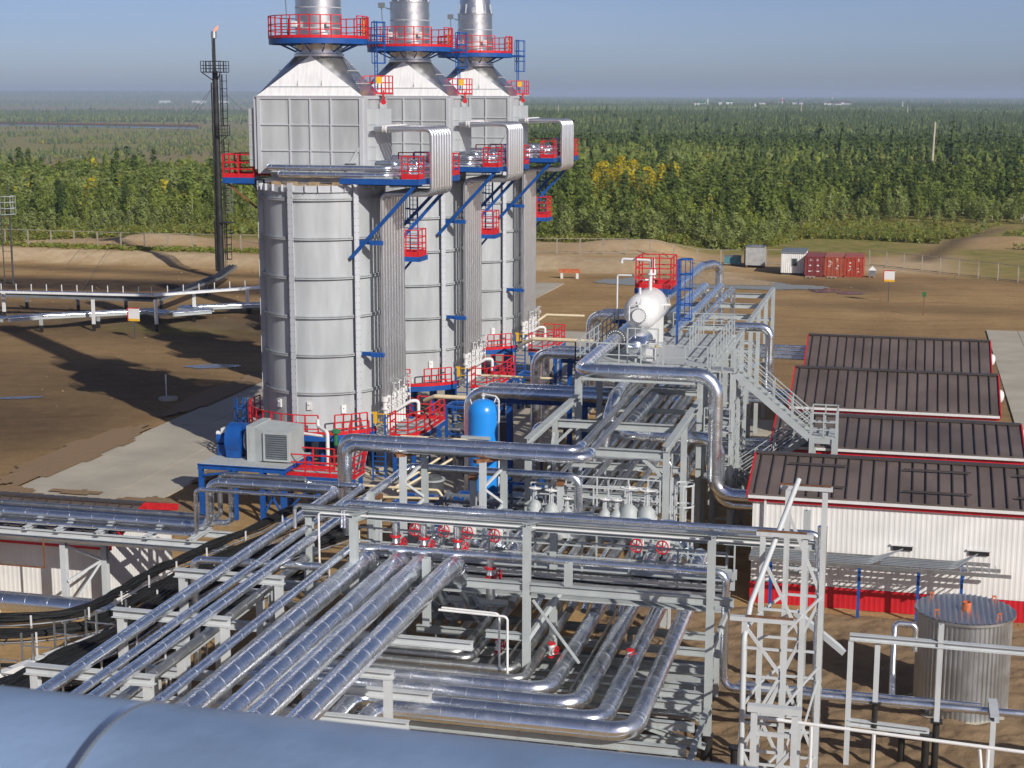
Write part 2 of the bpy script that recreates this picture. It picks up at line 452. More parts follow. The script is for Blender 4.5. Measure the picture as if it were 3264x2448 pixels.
cols = np.stack([np.clip(veg, 0, 1), np.clip(dark, 0, 1), np.clip(light, 0, 1), np.clip(bog, 0, 1)], -1).astype(np.float32)
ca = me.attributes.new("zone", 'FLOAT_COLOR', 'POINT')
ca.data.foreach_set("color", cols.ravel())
gm = bpy.data.materials.new("ground_soil"); gm.use_nodes = True
nt = gm.node_tree; N = nt.nodes; Lk = nt.links.new
b = N["Principled BSDF"]; b.inputs["Roughness"].default_value = 0.95; b.inputs["Specular IOR Level"].default_value = 0.1
geo = N.new("ShaderNodeNewGeometry")
att = N.new("ShaderNodeAttribute"); att.attribute_name = "zone"
sep = N.new("ShaderNodeSeparateColor"); Lk(att.outputs["Color"], sep.inputs[0])
def noise(scale, det=5, rough=0.55, stretch=None):
    n = N.new("ShaderNodeTexNoise"); n.inputs["Scale"].default_value = scale; n.inputs["Detail"].default_value = det; n.inputs["Roughness"].default_value = rough
    if stretch:
        mp = N.new("ShaderNodeMapping"); mp.inputs["Scale"].default_value = stretch
        Lk(geo.outputs["Position"], mp.inputs[0]); Lk(mp.outputs[0], n.inputs["Vector"])
    else: Lk(geo.outputs["Position"], n.inputs["Vector"])
    return n.outputs["Fac"]
def ramp(fac, stops):
    r = N.new("ShaderNodeValToRGB")
    while len(r.color_ramp.elements) < len(stops): r.color_ramp.elements.new(0.5)
    for e, (p, c) in zip(r.color_ramp.elements, stops): e.position = p; e.color = (*c, 1)
    Lk(fac, r.inputs[0]); return r.outputs[0]
def mix(f, a, c):
    m = N.new("ShaderNodeMix"); m.data_type = 'RGBA'
    Lk(f, m.inputs["Factor"]) if not isinstance(f, float) else setattr(m.inputs["Factor"], "default_value", f)
    Lk(a, m.inputs[6]); Lk(c, m.inputs[7]); return m.outputs[2]
soil = ramp(noise(0.12, 8, 0.6, (1, 0.45, 1)), [(0.28, (0.27, 0.170, 0.078)), (0.5, (0.41, 0.268, 0.122)), (0.72, (0.57, 0.385, 0.185))])
soil2 = ramp(noise(2.2, 6, 0.7), [(0.3, (0.20, 0.118, 0.05)), (0.7, (0.47, 0.305, 0.145))])
soil3 = ramp(noise(0.55, 7, 0.65, (0.7, 1.5, 1)), [(0.3, (0.16, 0.10, 0.047)), (0.5, (0.33, 0.215, 0.10)), (0.7, (0.52, 0.35, 0.175))])
soil = mix(0.4, soil, soil3)
soil = mix(0.35, soil, soil2)
trk = N.new("ShaderNodeTexWave"); trk.inputs["Scale"].default_value = 0.055; trk.inputs["Distortion"].default_value = 9; trk.inputs["Detail"].default_value = 3; trk.inputs["Detail Scale"].default_value = 0.5
mpt = N.new("ShaderNodeMapping"); mpt.inputs["Rotation"].default_value = (0, 0, 1.25); Lk(geo.outputs["Position"], mpt.inputs[0]); Lk(mpt.outputs[0], trk.inputs["Vector"])
tr2 = ramp(trk.outputs["Fac"], [(0.0, (0.72, 0.72, 0.72)), (0.12, (1, 1, 1))])
mm = N.new("ShaderNodeMix"); mm.data_type = "RGBA"; mm.blend_type = "MULTIPLY"; mm.inputs["Factor"].default_value = 0.4
Lk(soil, mm.inputs[6]); Lk(tr2, mm.inputs[7]); soil = mm.outputs[2]
sand = ramp(noise(0.8, 6), [(0.3, (0.44, 0.32, 0.19)), (0.7, (0.56, 0.43, 0.27))])
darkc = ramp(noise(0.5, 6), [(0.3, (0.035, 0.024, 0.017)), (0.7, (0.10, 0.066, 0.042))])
grass = ramp(noise(0.35, 8, 0.65), [(0.25, (0.12, 0.13, 0.035)), (0.45, (0.20, 0.19, 0.05)), (0.6, (0.30, 0.235, 0.085)), (0.8, (0.15, 0.165, 0.045))])
bogc = ramp(noise(0.01, 8), [(0.3, (0.22, 0.155, 0.09)), (0.7, (0.30, 0.20, 0.12))])
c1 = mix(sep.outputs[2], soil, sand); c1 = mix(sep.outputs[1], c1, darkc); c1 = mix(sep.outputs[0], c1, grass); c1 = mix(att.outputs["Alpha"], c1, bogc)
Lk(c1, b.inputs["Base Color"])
bp = N.new("ShaderNodeBump"); bp.inputs["Strength"].default_value = 0.55; bp.inputs["Distance"].default_value = 0.22
Lk(noise(2.6, 8, 0.72), bp.inputs["Height"]); Lk(bp.outputs[0], b.inputs["Normal"])
me.materials.append(gm)
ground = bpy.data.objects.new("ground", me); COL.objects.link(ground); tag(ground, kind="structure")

def sheet(name, poly, m, lift=0.03, step=2.0, kind="structure"):
    xs_ = [p[0] for p in poly]; ys_ = [p[1] for p in poly]
    gx = np.arange(min(xs_), max(xs_) + step, step); gy = np.arange(min(ys_), max(ys_) + step, step)
    def inside(x, y):
        c = False; n = len(poly)
        for i in range(n):
            (x1, y1), (x2, y2) = poly[i], poly[(i + 1) % n]
            if (y1 > y) != (y2 > y) and x < (x2 - x1) * (y - y1) / (y2 - y1) + x1: c = not c
        return c
    mb = MB(); vi = {}
    def V(i, j):
        if (i, j) not in vi:
            x, y = gx[i], gy[j]; vi[(i, j)] = len(mb.v); mb.v.append((x, y, float(height(x, y)) + lift))
        return vi[(i, j)]
    for i in range(len(gx) - 1):
        for j in range(len(gy) - 1):
            if inside((gx[i] + gx[i + 1]) / 2, (gy[j] + gy[j + 1]) / 2):
                mb.f.append((V(i, j), V(i + 1, j), V(i + 1, j + 1), V(i, j + 1))); mb.m.append(0)
    o = mb.build(name, m); tag(o, kind=kind); return o
# concrete slab roads (rows of slabs with open joints)
def slab_road(name, x0, x1, y0, y1, sx=3.0, sy=6.0):
    mb = MB(); r = random.Random(3)
    y = y0
    while y < y1:
        x = x0
        while x < x1 - 0.1:
            h = 0.10 + r.uniform(-0.02, 0.02)
            mb.box(x + 0.02, min(x + sx, x1) - 0.02, y + 0.02, y + sy - 0.02, -0.1, h); x += sx
        y += sy
    return tag(mb.build(name, M_CONC, smooth=False), kind="structure")
slab_road("road", -50.5, -41.0, 76, 190, 3.16, 6)
slab_road("road", 8.0, 17.0, 96, 160, 3.0, 6)
slab_road("pavement", -12.6, -6.8, 97, 112, 2.9, 5)
slab_road("pavement", -38.0, -22.0, 84.5, 150, 5.33, 6)
def blob(cx, cy, rx, ry, n=26, seed=1, rz=0):
    r = random.Random(seed); out = []
    for k in range(n):
        t = 2 * pi * k / n; q_ = 1 + r.uniform(-0.12, 0.12)
        x, y = rx * q_ * cos(t), ry * q_ * sin(t)
        out.append((cx + x * cos(rz) - y * sin(rz), cy + x * sin(rz) + y * cos(rz)))
    return out
sheet("gravel", blob(-24, 194.5, 13.5, 5.0, seed=2), M_GRAVEL, 0.06, 0.6)
sheet("path", blob(-24.5, 197, 9.5, 3.4, seed=4), mat("trodden_sand", (0.36, 0.26, 0.15), 0.95, var=0.2, scale=2), 0.09, 0.6)
for i, (cx, cy, rx, ry, rz) in enumerate([(-57.5, 123, 2.4, 1.0, 0.35), (-9.5, 192, 1.8, 2.2, 0), (-6.2, 190, 1.6, 1.2, 0), (-66, 106, 2.0, 0.5, 0.4)]):
    sheet("puddle", blob(cx, cy, rx, ry, seed=20 + i, rz=rz), M_PUDDLE, 0.05, 0.25)

# freshly turned rough soil round the tank and under the racks
def rough_patch(x0, x1, y0, y1, st):
    gx = np.arange(x0, x1, st); gy = np.arange(y0, y1, st); GX, GY = np.meshgrid(gx, gy)
    r_ = np.random.default_rng(17); Zr = np.zeros_like(GX)
    for sc_, am in ((1.3, .05), (.55, .045), (.3, .03)):
        kx = r_.normal(0, 1 / sc_, (14, 2)); ph = r_.uniform(0, 6.28, 14)
        f = sum(np.sin(GX * k[0] * 2.2 + GY * k[1] * 2.2 + p_) for k, p_ in zip(kx, ph)) / 3.7
        Zr += am * np.abs(f)
    fade = np.minimum.reduce([sstep(x0, x0 + 1.5, GX), 1 - sstep(x1 - 1.5, x1, GX), sstep(y0, y0 + 1.5, GY), 1 - sstep(y1 - 1.5, y1, GY)])
    Zz = height(GX, GY) + .05 + Zr * fade - .12 * (1 - fade)
    nx, ny = len(gx), len(gy); i = np.arange(nx * ny).reshape(ny, nx)
    q_ = np.stack([i[:-1, :-1], i[:-1, 1:], i[1:, 1:], i[1:, :-1]], -1).reshape(-1, 4)
    m_ = bpy.data.meshes.new("ground"); m_.from_pydata(np.stack([GX, GY, Zz], -1).reshape(-1, 3).tolist(), [], q_.tolist())
    m_.polygons.foreach_set("use_smooth", np.ones(len(m_.polygons), dtype=bool)); m_.materials.append(gm)
    o = bpy.data.objects.new("ground", m_); COL.objects.link(o); tag(o, kind="structure")
rough_patch(-13, 9, 46, 70.2, .13)

for i, (cx, cy, rx, ry, sd) in enumerate(((-51.6, 90, 1.9, 9, 31), (-50.6, 77.5, 3.4, 3.2, 32), (-41.0, 77.5, 3.2, 3.0, 33), (-51.5, 112, 1.3, 10, 34), (-40.7, 88, .7, 4, 35), (-46.5, 80.5, 1.6, .5, 36))):
    sheet("ground", blob(cx, cy, rx, ry, 40, sd), gm, .145 + .006 * i, .3)
r_ = np.random.default_rng(44)
mb = MB()
for k in range(420):
    x = r_.uniform(-120, 18) if k % 3 else r_.uniform(-11, 8); y = r_.uniform(100, 212) if k % 3 else r_.uniform(47, 70)
    if -40 < x < 12 and 70 < y < 150: continue
    s_ = r_.uniform(.03, .11) * (1.4 if y > 90 else .6); z = float(height(np.array([x]), np.array([y]))[0]) + .04
    mb.lathe([(s_ * .3, -s_ * .3), (s_, 0), (s_ * .6, s_ * .6), (.01, s_ * .7)], (x, y, z), 5, 0)
tag(mb.build("gravel", mat("clod_soil", (0.24, 0.17, 0.095), 0.95, var=0.3, scale=4)), kind="stuff")
# ------------------------------------------------------------------ furnace towers
def annulus(mb, r0, r1, a0, a1, z0, z1, n=24, mi=0):
    P = [];
    for k in range(n + 1):
        t = a0 + (a1 - a0) * k / n; c, s_ = cos(t), sin(t)
        P.append([(r0 * c, r0 * s_, z0), (r1 * c, r1 * s_, z0), (r1 * c, r1 * s_, z1), (r0 * c, r0 * s_, z1)])
    mb.ring(P, mi, True)
def arc(r, a0, a1, z, n):
    return [(r * cos(a0 + (a1 - a0) * k / n), r * sin(a0 + (a1 - a0) * k / n), z) for k in range(n + 1)]
def sq2round(hx, hy, z0, R, z1, n=6):
    mb = MB(); base = [(-hx, -hy, z0), (hx, -hy, z0), (hx, hy, z0), (-hx, hy, z0)]
    mids = [-pi / 2, 0, pi / 2, pi]
    for i in range(4):
        a, b = base[i], base[(i + 1) % 4]; t = mids[i]
        m_ = (R * cos(t), R * sin(t), z1)
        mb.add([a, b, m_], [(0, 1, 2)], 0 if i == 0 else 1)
        t2 = t + pi / 2
        pts = [(R * cos(t + (t2 - t) * k / n), R * sin(t + (t2 - t) * k / n), z1) for k in range(n + 1)]
        mb.add([b] + pts, [(0, k + 1 + 1, k + 1) for k in range(n)], 1)
    return mb
def make_tower():
    T = thing("furnace_tower", "nearest and largest of the three grey furnace towers, beside the blue blower", "furnace tower", group="grey furnace towers in a row")
    R = 3.55
    sh = part("shell", MB().lathe([(R - .2, 2.9), (R, 2.9), (R, 17.35), (R - .2, 17.35)], n=72), M_TOWER, T)
    for z in (5.31, 7.62, 9.94, 12.29, 14.63, 16.95):
        mb = MB(); annulus(mb, R, R + .16, 0, 2 * pi, z - .035, z + .035, 72)
        annulus(mb, R + .13, R + .16, 0, 2 * pi, z - .09, z + .09, 72); part("stiffener_ring", mb, M_TOWER, sh)
    for k in range(6):
        t = radians(-90 - 8 + 60 * k); c, s_ = cos(t), sin(t)
        mb = MB(); w = .34
        o = Vector((c, s_, 0)); a = Vector((-s_, c, 0))
        mb.bar(o * (R + .15) + Vector((0, 0, 2.6)), o * (R + .15) + Vector((0, 0, 17.9)), .03, .3, up=o)
        mb.bar(o * (R + .33) + Vector((0, 0, 2.6)), o * (R + .33) + Vector((0, 0, 17.9)), w, .03, up=o)
        mb2 = MB()
        z = 3.2
        while z < 17.6:
            for sg in (-1, 1): mb2.cyl(o * (R + .34) + a * (sg * .12) + Vector((0, 0, z)), o * (R + .365) + a * (sg * .12) + Vector((0, 0, z)), .022, 6)
            z += .42
        mb.add(mb2.v, mb2.f, 1); part("stiffener_rib", mb, [M_TRIB, M_DARK], sh)
    mb = MB(); annulus(mb, R - .25, R + .12, 0, 2 * pi, 17.35, 17.42, 60); annulus(mb, R + .05, R + .1, 0, 2 * pi, 17.42, 17.75, 60)
    for k in range(30):
        t = 2 * pi * k / 30; o = Vector((cos(t), sin(t), 0)); mb.bar(o * (R + .17) + Vector((0, 0, 17.4)), o * (R + .17) + Vector((0, 0, 17.8)), .16, .04, up=Vector((-sin(t), cos(t), 0)))
    part("crown_ring", mb, M_TRIB, T)
    mb = MB(); mb.lathe([(R - .1, 17.5), (R - .1, 17.72), (2.2, 17.85), (2.2, 17.5)], n=40)
    for k in range(14):
        t = 2 * pi * k / 14; c, s_ = cos(t), sin(t); mb.box(3.1 * c - .3, 3.1 * c + .3, 3.1 * s_ - .12, 3.1 * s_ + .12, 17.7, 17.95)
    part("insulation_ring", mb, M_TAN, T)
    for k in range(12):
        t = 2 * pi * (k + .5) / 12; mb = MB(); mb.ibeam((2.9 * cos(t), 2.9 * sin(t), 0), (2.9 * cos(t), 2.9 * sin(t), 2.9), .3, .3, .03); part("leg", mb, M_BLUE, T)
    part("plinth", MB().lathe([(4.1, -.1), (4.1, .35), (0.1, .35), (.1, -.1)], n=40), M_CONC, T)
    # convection box
    hx, hy, z0, z1 = 3.35, 1.75, 18.35, 22.92
    bx = part("convection_box", MB().box(-hx, hx, -hy, hy, z0, z1), M_TOWER, T)
    fr = MB()
    for x in (-hx, -1.25, 0.05, 1.35, hx - .0):
        w = .09 if abs(x) < 3 else .22
        xx = max(-hx + w / 2, min(hx - w / 2, x))
        for sy in (-1, 1): fr.box(xx - w / 2, xx + w / 2, sy * hy - .08, sy * hy + .08, z0, z1)
    for z in (18.42, 19.72, 21.25, 22.84):
        w = .06 if 18.5 < z < 22.7 else .14
        for sy in (-1, 1): fr.box(-hx + .23, hx - .23, sy * (hy + .035) - .035, sy * (hy + .035) + .035, z - w / 2, z + w / 2)
        for sx in (-1, 1): fr.box(sx * (hx + .04) - .035, sx * (hx + .04) + .035, -hy + .1, hy - .1, z - w / 2, z + w / 2)
    part("panel_frame", fr, M_TRIB, bx)
    part("gusset", MB().bar((2.2, -hy - .12, 18.4), (3.1, -hy - .12, 19.9), .08, .12).bar((2.3, -hy - .2, 19.05), (2.95, -hy - .2, 19.05), .3, .06), M_TRIB, bx)
    part("transition_frame", MB().box(-2.6, 2.6, -1.5, 1.5, 17.8, 18.35).bar((-3.0, -1.6, 17.95), (3.0, -1.6, 17.95), .2, .25).bar((-3.0, 1.6, 17.95), (3.0, 1.6, 17.95), .2, .25), M_TRIB, T)
    for sx in (-1, 1):
        mb = MB(); mb.box(*(sorted((sx * (hx + .10), sx * (hx + .68)))), -1.5, 1.5, 18.75, 22.2)
        hd = part("header_box", mb, M_TOWER, T)
        mb = MB()
        for z in (19.2, 20.0, 20.9, 21.3): mb.box(*(sorted((sx * (hx + .1), sx * (hx + .70)))), -1.53, 1.53, z - .02, z + .02)
        part("seam", mb, M_TRIB, hd)
        mb = MB(); mb.box(sx * (hx + .12) - .12, sx * (hx + .12) + .12, -1.72, -1.52, 18.6, 22.9); mb.box(sx * (hx + .12) - .12, sx * (hx + .12) + .12, 1.52, 1.72, 18.6, 22.9)
        part("corner_post", mb, M_TRIB, T)
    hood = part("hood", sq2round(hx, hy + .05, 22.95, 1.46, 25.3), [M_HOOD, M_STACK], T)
    mb = MB()
    mb.bar((-2.55, -1.73, 23.5), (2.55, -1.73, 23.5), .05, .05)
    for x in (-.75, .75): mb.add([(x, -1.73, 23.55), (x + .12, -1.9, 23.55), (x + .04, -1.70, 23.95)], [(0, 1, 2), (2, 1, 0)])
    for sx in (-1, 1):
        for f in (.3, .62): mb.bar((sx * (hx + (1.46 - hx) * f) + .02 * sx, -1.3 + .5 * f, 22.98 + 2.35 * f), (sx * (hx + (1.46 - hx) * f) + .02 * sx, 1.3 - .5 * f, 22.98 + 2.35 * f), .06, .05)
    mb.box(-hx - .06, hx + .06, -hy - .1, hy + .1, 22.9, 22.97)
    part("hood_bar", mb, M_TRIB, hood)
    mb = MB().lathe([(1.46, 25.28), (1.5, 25.28), (1.5, 25.42), (1.42, 25.45), (1.38, 25.75), (1.4, 25.8), (1.38, 26.1), (1.38, 29.3), (1.41, 29.32), (1.41, 29.4), (1.36, 29.42), (1.22, 30.1), (1.22, 42.0)], n=56)
    st = part("stack", mb, M_STACK, T)
    mb = MB()
    for z in (26.9, 28.1): annulus(mb, 1.375, 1.40, 0, 2 * pi, z, z + .05, 48)
    for k in range(10):
        t = 2 * pi * k / 10; mb.bar((1.37 * cos(t), 1.37 * sin(t), 29.4), (1.26 * cos(t), 1.26 * sin(t), 30.1), .06, .06)
    part("stack_band", mb, M_TRIB, st)
    for dx, dy, z in ((-1.0, -1.35, 27.15), (1.15, -1.25, 27.15)):
        part("sensor_box", MB().box(dx - .13, dx + .13, dy - .12, dy + .12, z - .16, z + .16).cyl((dx, dy + .1, z), (dx * .8, dy + .5, z), .05, 8), M_WHITE, st)
    part("lamp_bracket", MB().bar((-1.3, -.4, 28.9), (-1.9, -.5, 29.1), .06).box(-2.1, -1.7, -.65, -.35, 29.0, 29.35).bar((-1.9, -.5, 29.1), (-1.7, -.7, 26.4), .05), M_GRAPHITE, st)
    # upper platform
    up = MB(); annulus(up, 1.42, 2.95, 0, 2 * pi, 26.1, 26.16, 40); up_o = part("upper_platform", up, M_DECK, T)
    mb = MB(); annulus(mb, 2.93, 2.99, 0, 2 * pi, 25.98, 26.3, 40)
    for k in range(12):
        t = 2 * pi * k / 12; o = Vector((cos(t), sin(t), 0))
        mb.bar(o * 2.95 + Vector((0, 0, 26.03)), o * 1.4 + Vector((0, 0, 26.0)), .08, .12); mb.bar(o * 2.4 + Vector((0, 0, 26.0)), o * 1.4 + Vector((0, 0, 25.55)), .05, .08)
    part("fascia", mb, M_BLUE, up_o)
    mb = MB(); annulus(mb, 2.99, 3.01, 0, 2 * pi, 26.3, 26.47, 40)
    ring_ = arc(2.98, -.35, 2 * pi - .75, 26.3, 28)
    mb.rail(ring_, 1.3, (1.0, .62, .36), .065, 1.5)
    part("railing", mb, M_RED, up_o)
    mb = MB(); mb.ladder(3.3, .9, 23.3, 27.4, (0, 1), .5)
    mb.cage(3.05, .9, 24.9, 27.3, (1, 0), .42, 0, 5, .8); mb.box(2.9, 3.7, .4, 1.4, 26.05, 26.15); mb.bar((2.6, .3, 26.1), (3.7, .3, 26.1), .1, .15); mb.bar((2.6, 1.5, 26.1), (3.7, 1.5, 26.1), .1, .15)
    part("cage_ladder", mb, M_BLUE, up_o)
    part("gate", MB().bar((2.75, .3, 26.5), (2.75, .3, 27.5), .12), M_YELLOW, up_o)
    # small hood platform with yellow box
    hp = part("hood_platform", MB().box(2.4, 3.9, .9, 2.4, 22.98, 23.06), M_DECK, T)
    part("railing", MB().rail([(2.5, .95, 23.0), (3.85, .95, 23.0), (3.85, 2.35, 23.0), (2.4, 2.35, 23.0)], 1.15, (1, .65, .33), .06, .75, .15), M_RED, hp)
    part("signal_box", MB().box(3.3, 3.65, .78, .92, 23.7, 24.1), M_YELLOW, hp)
    part("warning_disc", MB().cyl((3.75, .9, 22.6), (3.75, .82, 22.6), .16, 12).bar((3.75, .88, 22.6), (3.75, .88, 23.3), .08), M_RED, hp)
    # left balcony
    bl = part("balcony", MB().box(-5.85, -3.85, -1.4, 1.2, 17.95, 18.02), M_DECK, T)
    part("fascia", MB().box(-5.88, -3.8, -1.46, -1.4, 17.7, 18.05).box(-5.9, -5.84, -1.4, 1.2, 17.7, 18.05).box(-5.6, -3.2, -.2, 0, 17.55, 17.9), M_BLUE, bl)
    part("railing", MB().rail([(-3.85, -1.38, 18.02), (-5.83, -1.38, 18.02), (-5.83, 1.15, 18.02), (-3.85, 1.15, 18.02)], 1.42, (1, .66, .38), .085, .85, .26), M_RED, bl)
    part("brace", MB().bar((-5.75, -1.2, 17.75), (-3.85, -1.0, 16.2), .12, .1), M_RUST, bl)
    part("brace", MB().bar((-5.0, .8, 17.75), (-3.7, .8, 16.2), .12, .1), M_BLUE, bl)
    # right service platform
    sp = part("service_platform", MB().box(3.7, 7.15, -3.05, 2.0, 18.1, 18.16).box(3.7, 7.8, 2.0, 3.2, 18.1, 18.162), M_DECK, T)
    mb = MB(); mb.box(2.3, 7.22, -3.12, -3.05, 17.85, 18.18).box(7.16, 7.22, -3.05, 2.0, 17.85, 18.18).box(7.8, 7.86, 1.95, 3.2, 17.85, 18.18).box(3.7, 7.86, 3.2, 3.26, 17.85, 18.18).box(7.22, 7.86, 1.93, 1.99, 17.85, 18.18)
    for y in (-2.2, 0, 2.4): mb.ibeam((3.2, y, 17.9), (7.1 if y < 2 else 7.75, y, 17.9), .2, .3)
    part("fascia", mb, M_BLUE, sp)
    part("railing", MB().rail([(6.15, -1.9, 18.18), (6.15, -3.05, 18.18), (7.18, -3.05, 18.18), (7.18, -2.1, 18.18)], 1.32, (1, .66, .36), .07, 1.0, .28), M_RED, sp)
    part("railing", MB().rail([(7.2, 2.05, 18.18), (7.8, 2.05, 18.18), (7.8, 3.2, 18.18), (3.9, 3.2, 18.18)], 1.32, (1, .66, .36), .07, 1.0, .28), M_RED, sp)
    part("hatch_railing", MB().rail([(5.2, 2.4, 18.18), (6.4, 2.4, 18.18), (6.4, 1.6, 18.18)], 1.4, (1, .6, .3), .05, .4), M_BLUE, sp)
    for p, q in (((6.9, -2.9, 17.8), (2.75, -2.6, 13.45)), ((7.7, 2.3, 17.85), (3.2, 1.9, 12.9)), ((7.0, 3.0, 17.8), (3.0, 2.4, 13.6))):
        part("brace", MB().bar(p, q, .16, .2), M_BLUE, sp)
    # basket landing behind the risers
    bk = part("basket_platform", MB().box(3.75, 5.6, 1.9, 3.5, 13.05, 13.12), M_DECK, T)
    part("railing", MB().rail([(3.9, 1.95, 13.1), (5.55, 1.95, 13.1), (5.55, 3.45, 13.1), (3.5, 3.45, 13.1)], 1.7, (1, .72, .48, .28), .065, 1.0, .35), M_RED, bk)
    part("fascia", MB().box(3.5, 5.62, 1.84, 1.9, 12.85, 13.15).box(5.6, 5.66, 1.9, 3.5, 12.85, 13.15).bar((4.9, 2.6, 12.85), (3.3, 2.4, 11.0), .12, .14), M_BLUE, bk)
    part("cage_ladder", MB().ladder(5.0, 2.75, 13.1, 18.2, (1, 0), .5).cage(5.0, 2.75, 15.2, 18.0, (0, -1), .4, 0, 6, .9), M_BLUE, bk)
    # service platform's tube bank: eight risers
    for k in range(8):
        y = -1.86 + k * .53
        pts = [(4.1, y, 21.05), (7.62, y, 21.05), (7.62, y, 17.25), (4.52, y, 17.25), (4.52, y, 5.0 - .03 * k)]
        o = part("riser_pipe", MB().pipe(pts, .15, .42, 12, 1.4), [M_RISER, M_BAND], T)
        part("flange", MB().cyl((4.62, y, 21.05), (4.72, y, 21.05), .24, 12).cyl((4.78, y, 21.05), (4.86, y, 21.05), .24, 12), M_WHITE, o)
        yv = y
        mb = MB().cyl((4.52, yv, 5.0), (4.52, yv, 4.7), .22, 12).cyl((4.52, yv, 4.7), (4.52, yv, 4.3), .14, 12).cyl((4.52, yv, 4.3), (4.52, yv, 4.2), .22, 12).cyl((4.52, yv, 4.2), (4.52, yv, 2.9), .11, 10)
        mb.cyl((4.7, yv, 4.5), (4.95, yv, 4.5), .1, 8)
        part("valve", mb, M_WHITE, o)
        mb = MB().bar((4.95, yv - .05, 4.0), (4.95, yv - .05, 5.9 - .12 * (k % 2)), .04).bar((4.8, yv - .05, 5.9 - .12 * (k % 2)), (5.12, yv - .05, 5.9 - .12 * (k % 2)), .05).wheel((5.05, yv, 5.0 + .35 * (k % 3)), (1, .5, 0), .17, 12, 0, 4, .015)
        part("valve_stem", mb, M_WHITE if k % 2 else M_GALV, o)
    part("manifold", MB().pipe([(4.95, -1.9, 4.05), (4.95, 1.9, 4.05), (5.4, 2.1, 4.05), (5.4, 2.1, 3.2)], .11, .2, 10, 0), M_WHITE, T)
    for z, x0 in ((14.35, 2.9), (7.6, 2.9)):
        part("riser_bracket", MB().box(x0, 4.6, -1.98, -1.86, z - .12, z + .12).box(3.8, 4.6, -2.3, -1.98, z - .12, z + .12).box(x0, 4.6, 1.95, 2.05, z - .12, z + .12), M_BLUE, T)
    # crossover pipes in front of the box
    for i, (z, y) in enumerate(((18.75, -2.45), (18.35, -2.75), (18.75, -3.0))):
        xl = (-2.5, -1.7, 3.0)[i]
        pts = [(xl, -1.8, z), (xl, y, z), (5.0, y, z), (5.9 + .15 * i, y + 1.2, z), (6.3, -.2 + i * .5, z), (6.3, 1.6, z)] if i < 2 else [(4.1, -1.5, 19.05), (5.2, -1.5, 19.05), (5.2, -1.5, 18.7), (6.4, -1.0, 18.7)]
        part("crossover_pipe", MB().pipe(pts, .19 if i < 2 else .16, .4, 14, 1.2), [M_CLAD, M_BAND], T)
    for k in range(5):
        y = -1.3 + .62 * k
        part("return_bend", MB().pipe([(4.05, y, 19.0), (5.6 + .1 * k, y, 19.0), (5.6 + .1 * k, y, 18.6)], .17, .3, 12, .8), [M_CLAD, M_BAND], T)
    # lower ring platform
    lp = MB(); annulus(lp, R + .36, 4.75, radians(150), radians(330), 2.92, 3.0, 36)
    lpo = part("lower_platform", lp, M_DECK, T)
    mb = MB(); annulus(mb, 4.73, 4.79, radians(150), radians(330), 2.62, 3.0, 36); part("fascia", mb, M_BLUE, lpo)
    mb = MB(); annulus(mb, 4.79, 4.81, radians(150), radians(330), 2.98, 3.2, 36); part("toe_board", mb, M_RED, lpo)
    for q_ in (arc(4.76, radians(172), radians(285), 3.0, 12), arc(4.76, radians(297), radians(322), 3.0, 4), [(-4.3, 1.0, 3.0), (-4.7, 2.6, 3.0), (-3.6, 3.6, 3.0)]): part("railing", MB().rail(q_, 1.2, (1, .6, .3), .075, 1.2), M_RED, lpo)
    part("cage_ladder", MB().ladder(-5.2, -.6, 0, 4.2, (0, 1), .5).cage(-5.1, -.6, 2.0, 4.2, (-1, 0), .4, 0, 6, .8), M_BLUE, lpo)
    sqp = part("side_platform", MB().box(5.3, 7.0, -3.2, 2.6, 2.72, 2.8).box(3.6, 5.3, -2.6, 2.4, 2.72, 2.8), M_DECK, T)
    mb = MB().rail([(5.3, -2.2, 2.8), (5.3, -3.2, 2.8), (6.4, -3.2, 2.8), (6.95, -1.6, 2.8), (6.95, 2.6, 2.8), (5.2, 2.6, 2.8)], 1.45, (1, .66, .33), .08, 1.1, .22)
    part("railing", mb, M_RED, sqp); part("railing", MB().rail([(5.3, 2.6, 2.8), (3.8, 3.6, 2.8)], 1.2, (1, .6, .3), .075, 1.0, .2), M_RED, sqp)
    mb = MB().box(5.25, 7.02, -3.26, -3.2, 2.5, 2.78).box(7.0, 7.06, -3.2, 2.6, 2.5, 2.78)
    for x, y in ((5.5, -3), (6.7, -3), (5.5, 2.4), (6.7, 2.4), (6.8, -.4)): mb.bar((x, y, 0), (x, y, 2.6), .22)
    mb.bar((5.5, -3, .4), (6.7, -3, 2.4), .1); mb.bar((6.8, -3, .4), (6.8, 2.4, 2.4), .1)
    for z in np.arange(.4, 2.5, .3): mb.bar((4.2, -3.3, z), (5.0, -3.3, z), .06)
    for x in (4.2, 5.0): mb.bar((x, -3.3, 0), (x, -3.3, 4.2), .09)
    part("frame", mb, M_BLUE, sqp)
    part("gate", MB().box(4.15, 4.45, -3.2, -3.1, 3.6, 4.3).bar((4.5, -3.2, 4.2), (5.3, -3.2, 4.2), .05).bar((4.5, -3.2, 3.7), (5.3, -3.2, 3.7), .05), M_YELLOW, sqp)
    for t in (-120, -85, -52, -38):
        o = Vector((cos(radians(t)), sin(radians(t)), 0)); a = Vector((-o.y, o.x, 0)); p = o * (R + .06) + Vector((0, 0, 4.55 if t != -52 else 4.3))
        part("peephole_door", MB().bar(p - Vector((0, 0, .25)), p + Vector((0, 0, .25)), .3, .1, up=o).cyl(p + Vector((0, 0, .1)), p + o * .12 + Vector((0, 0, .1)), .05, 8), M_WHITE, T)
    return T
tower = make_tower()
t2 = copy_tree(tower); t3 = copy_tree(tower)
tower.location = (-34.85, 91, 0); t2.location = (-34.45, 107.7, 0); t3.location = (-34.3, 124.3, 0)
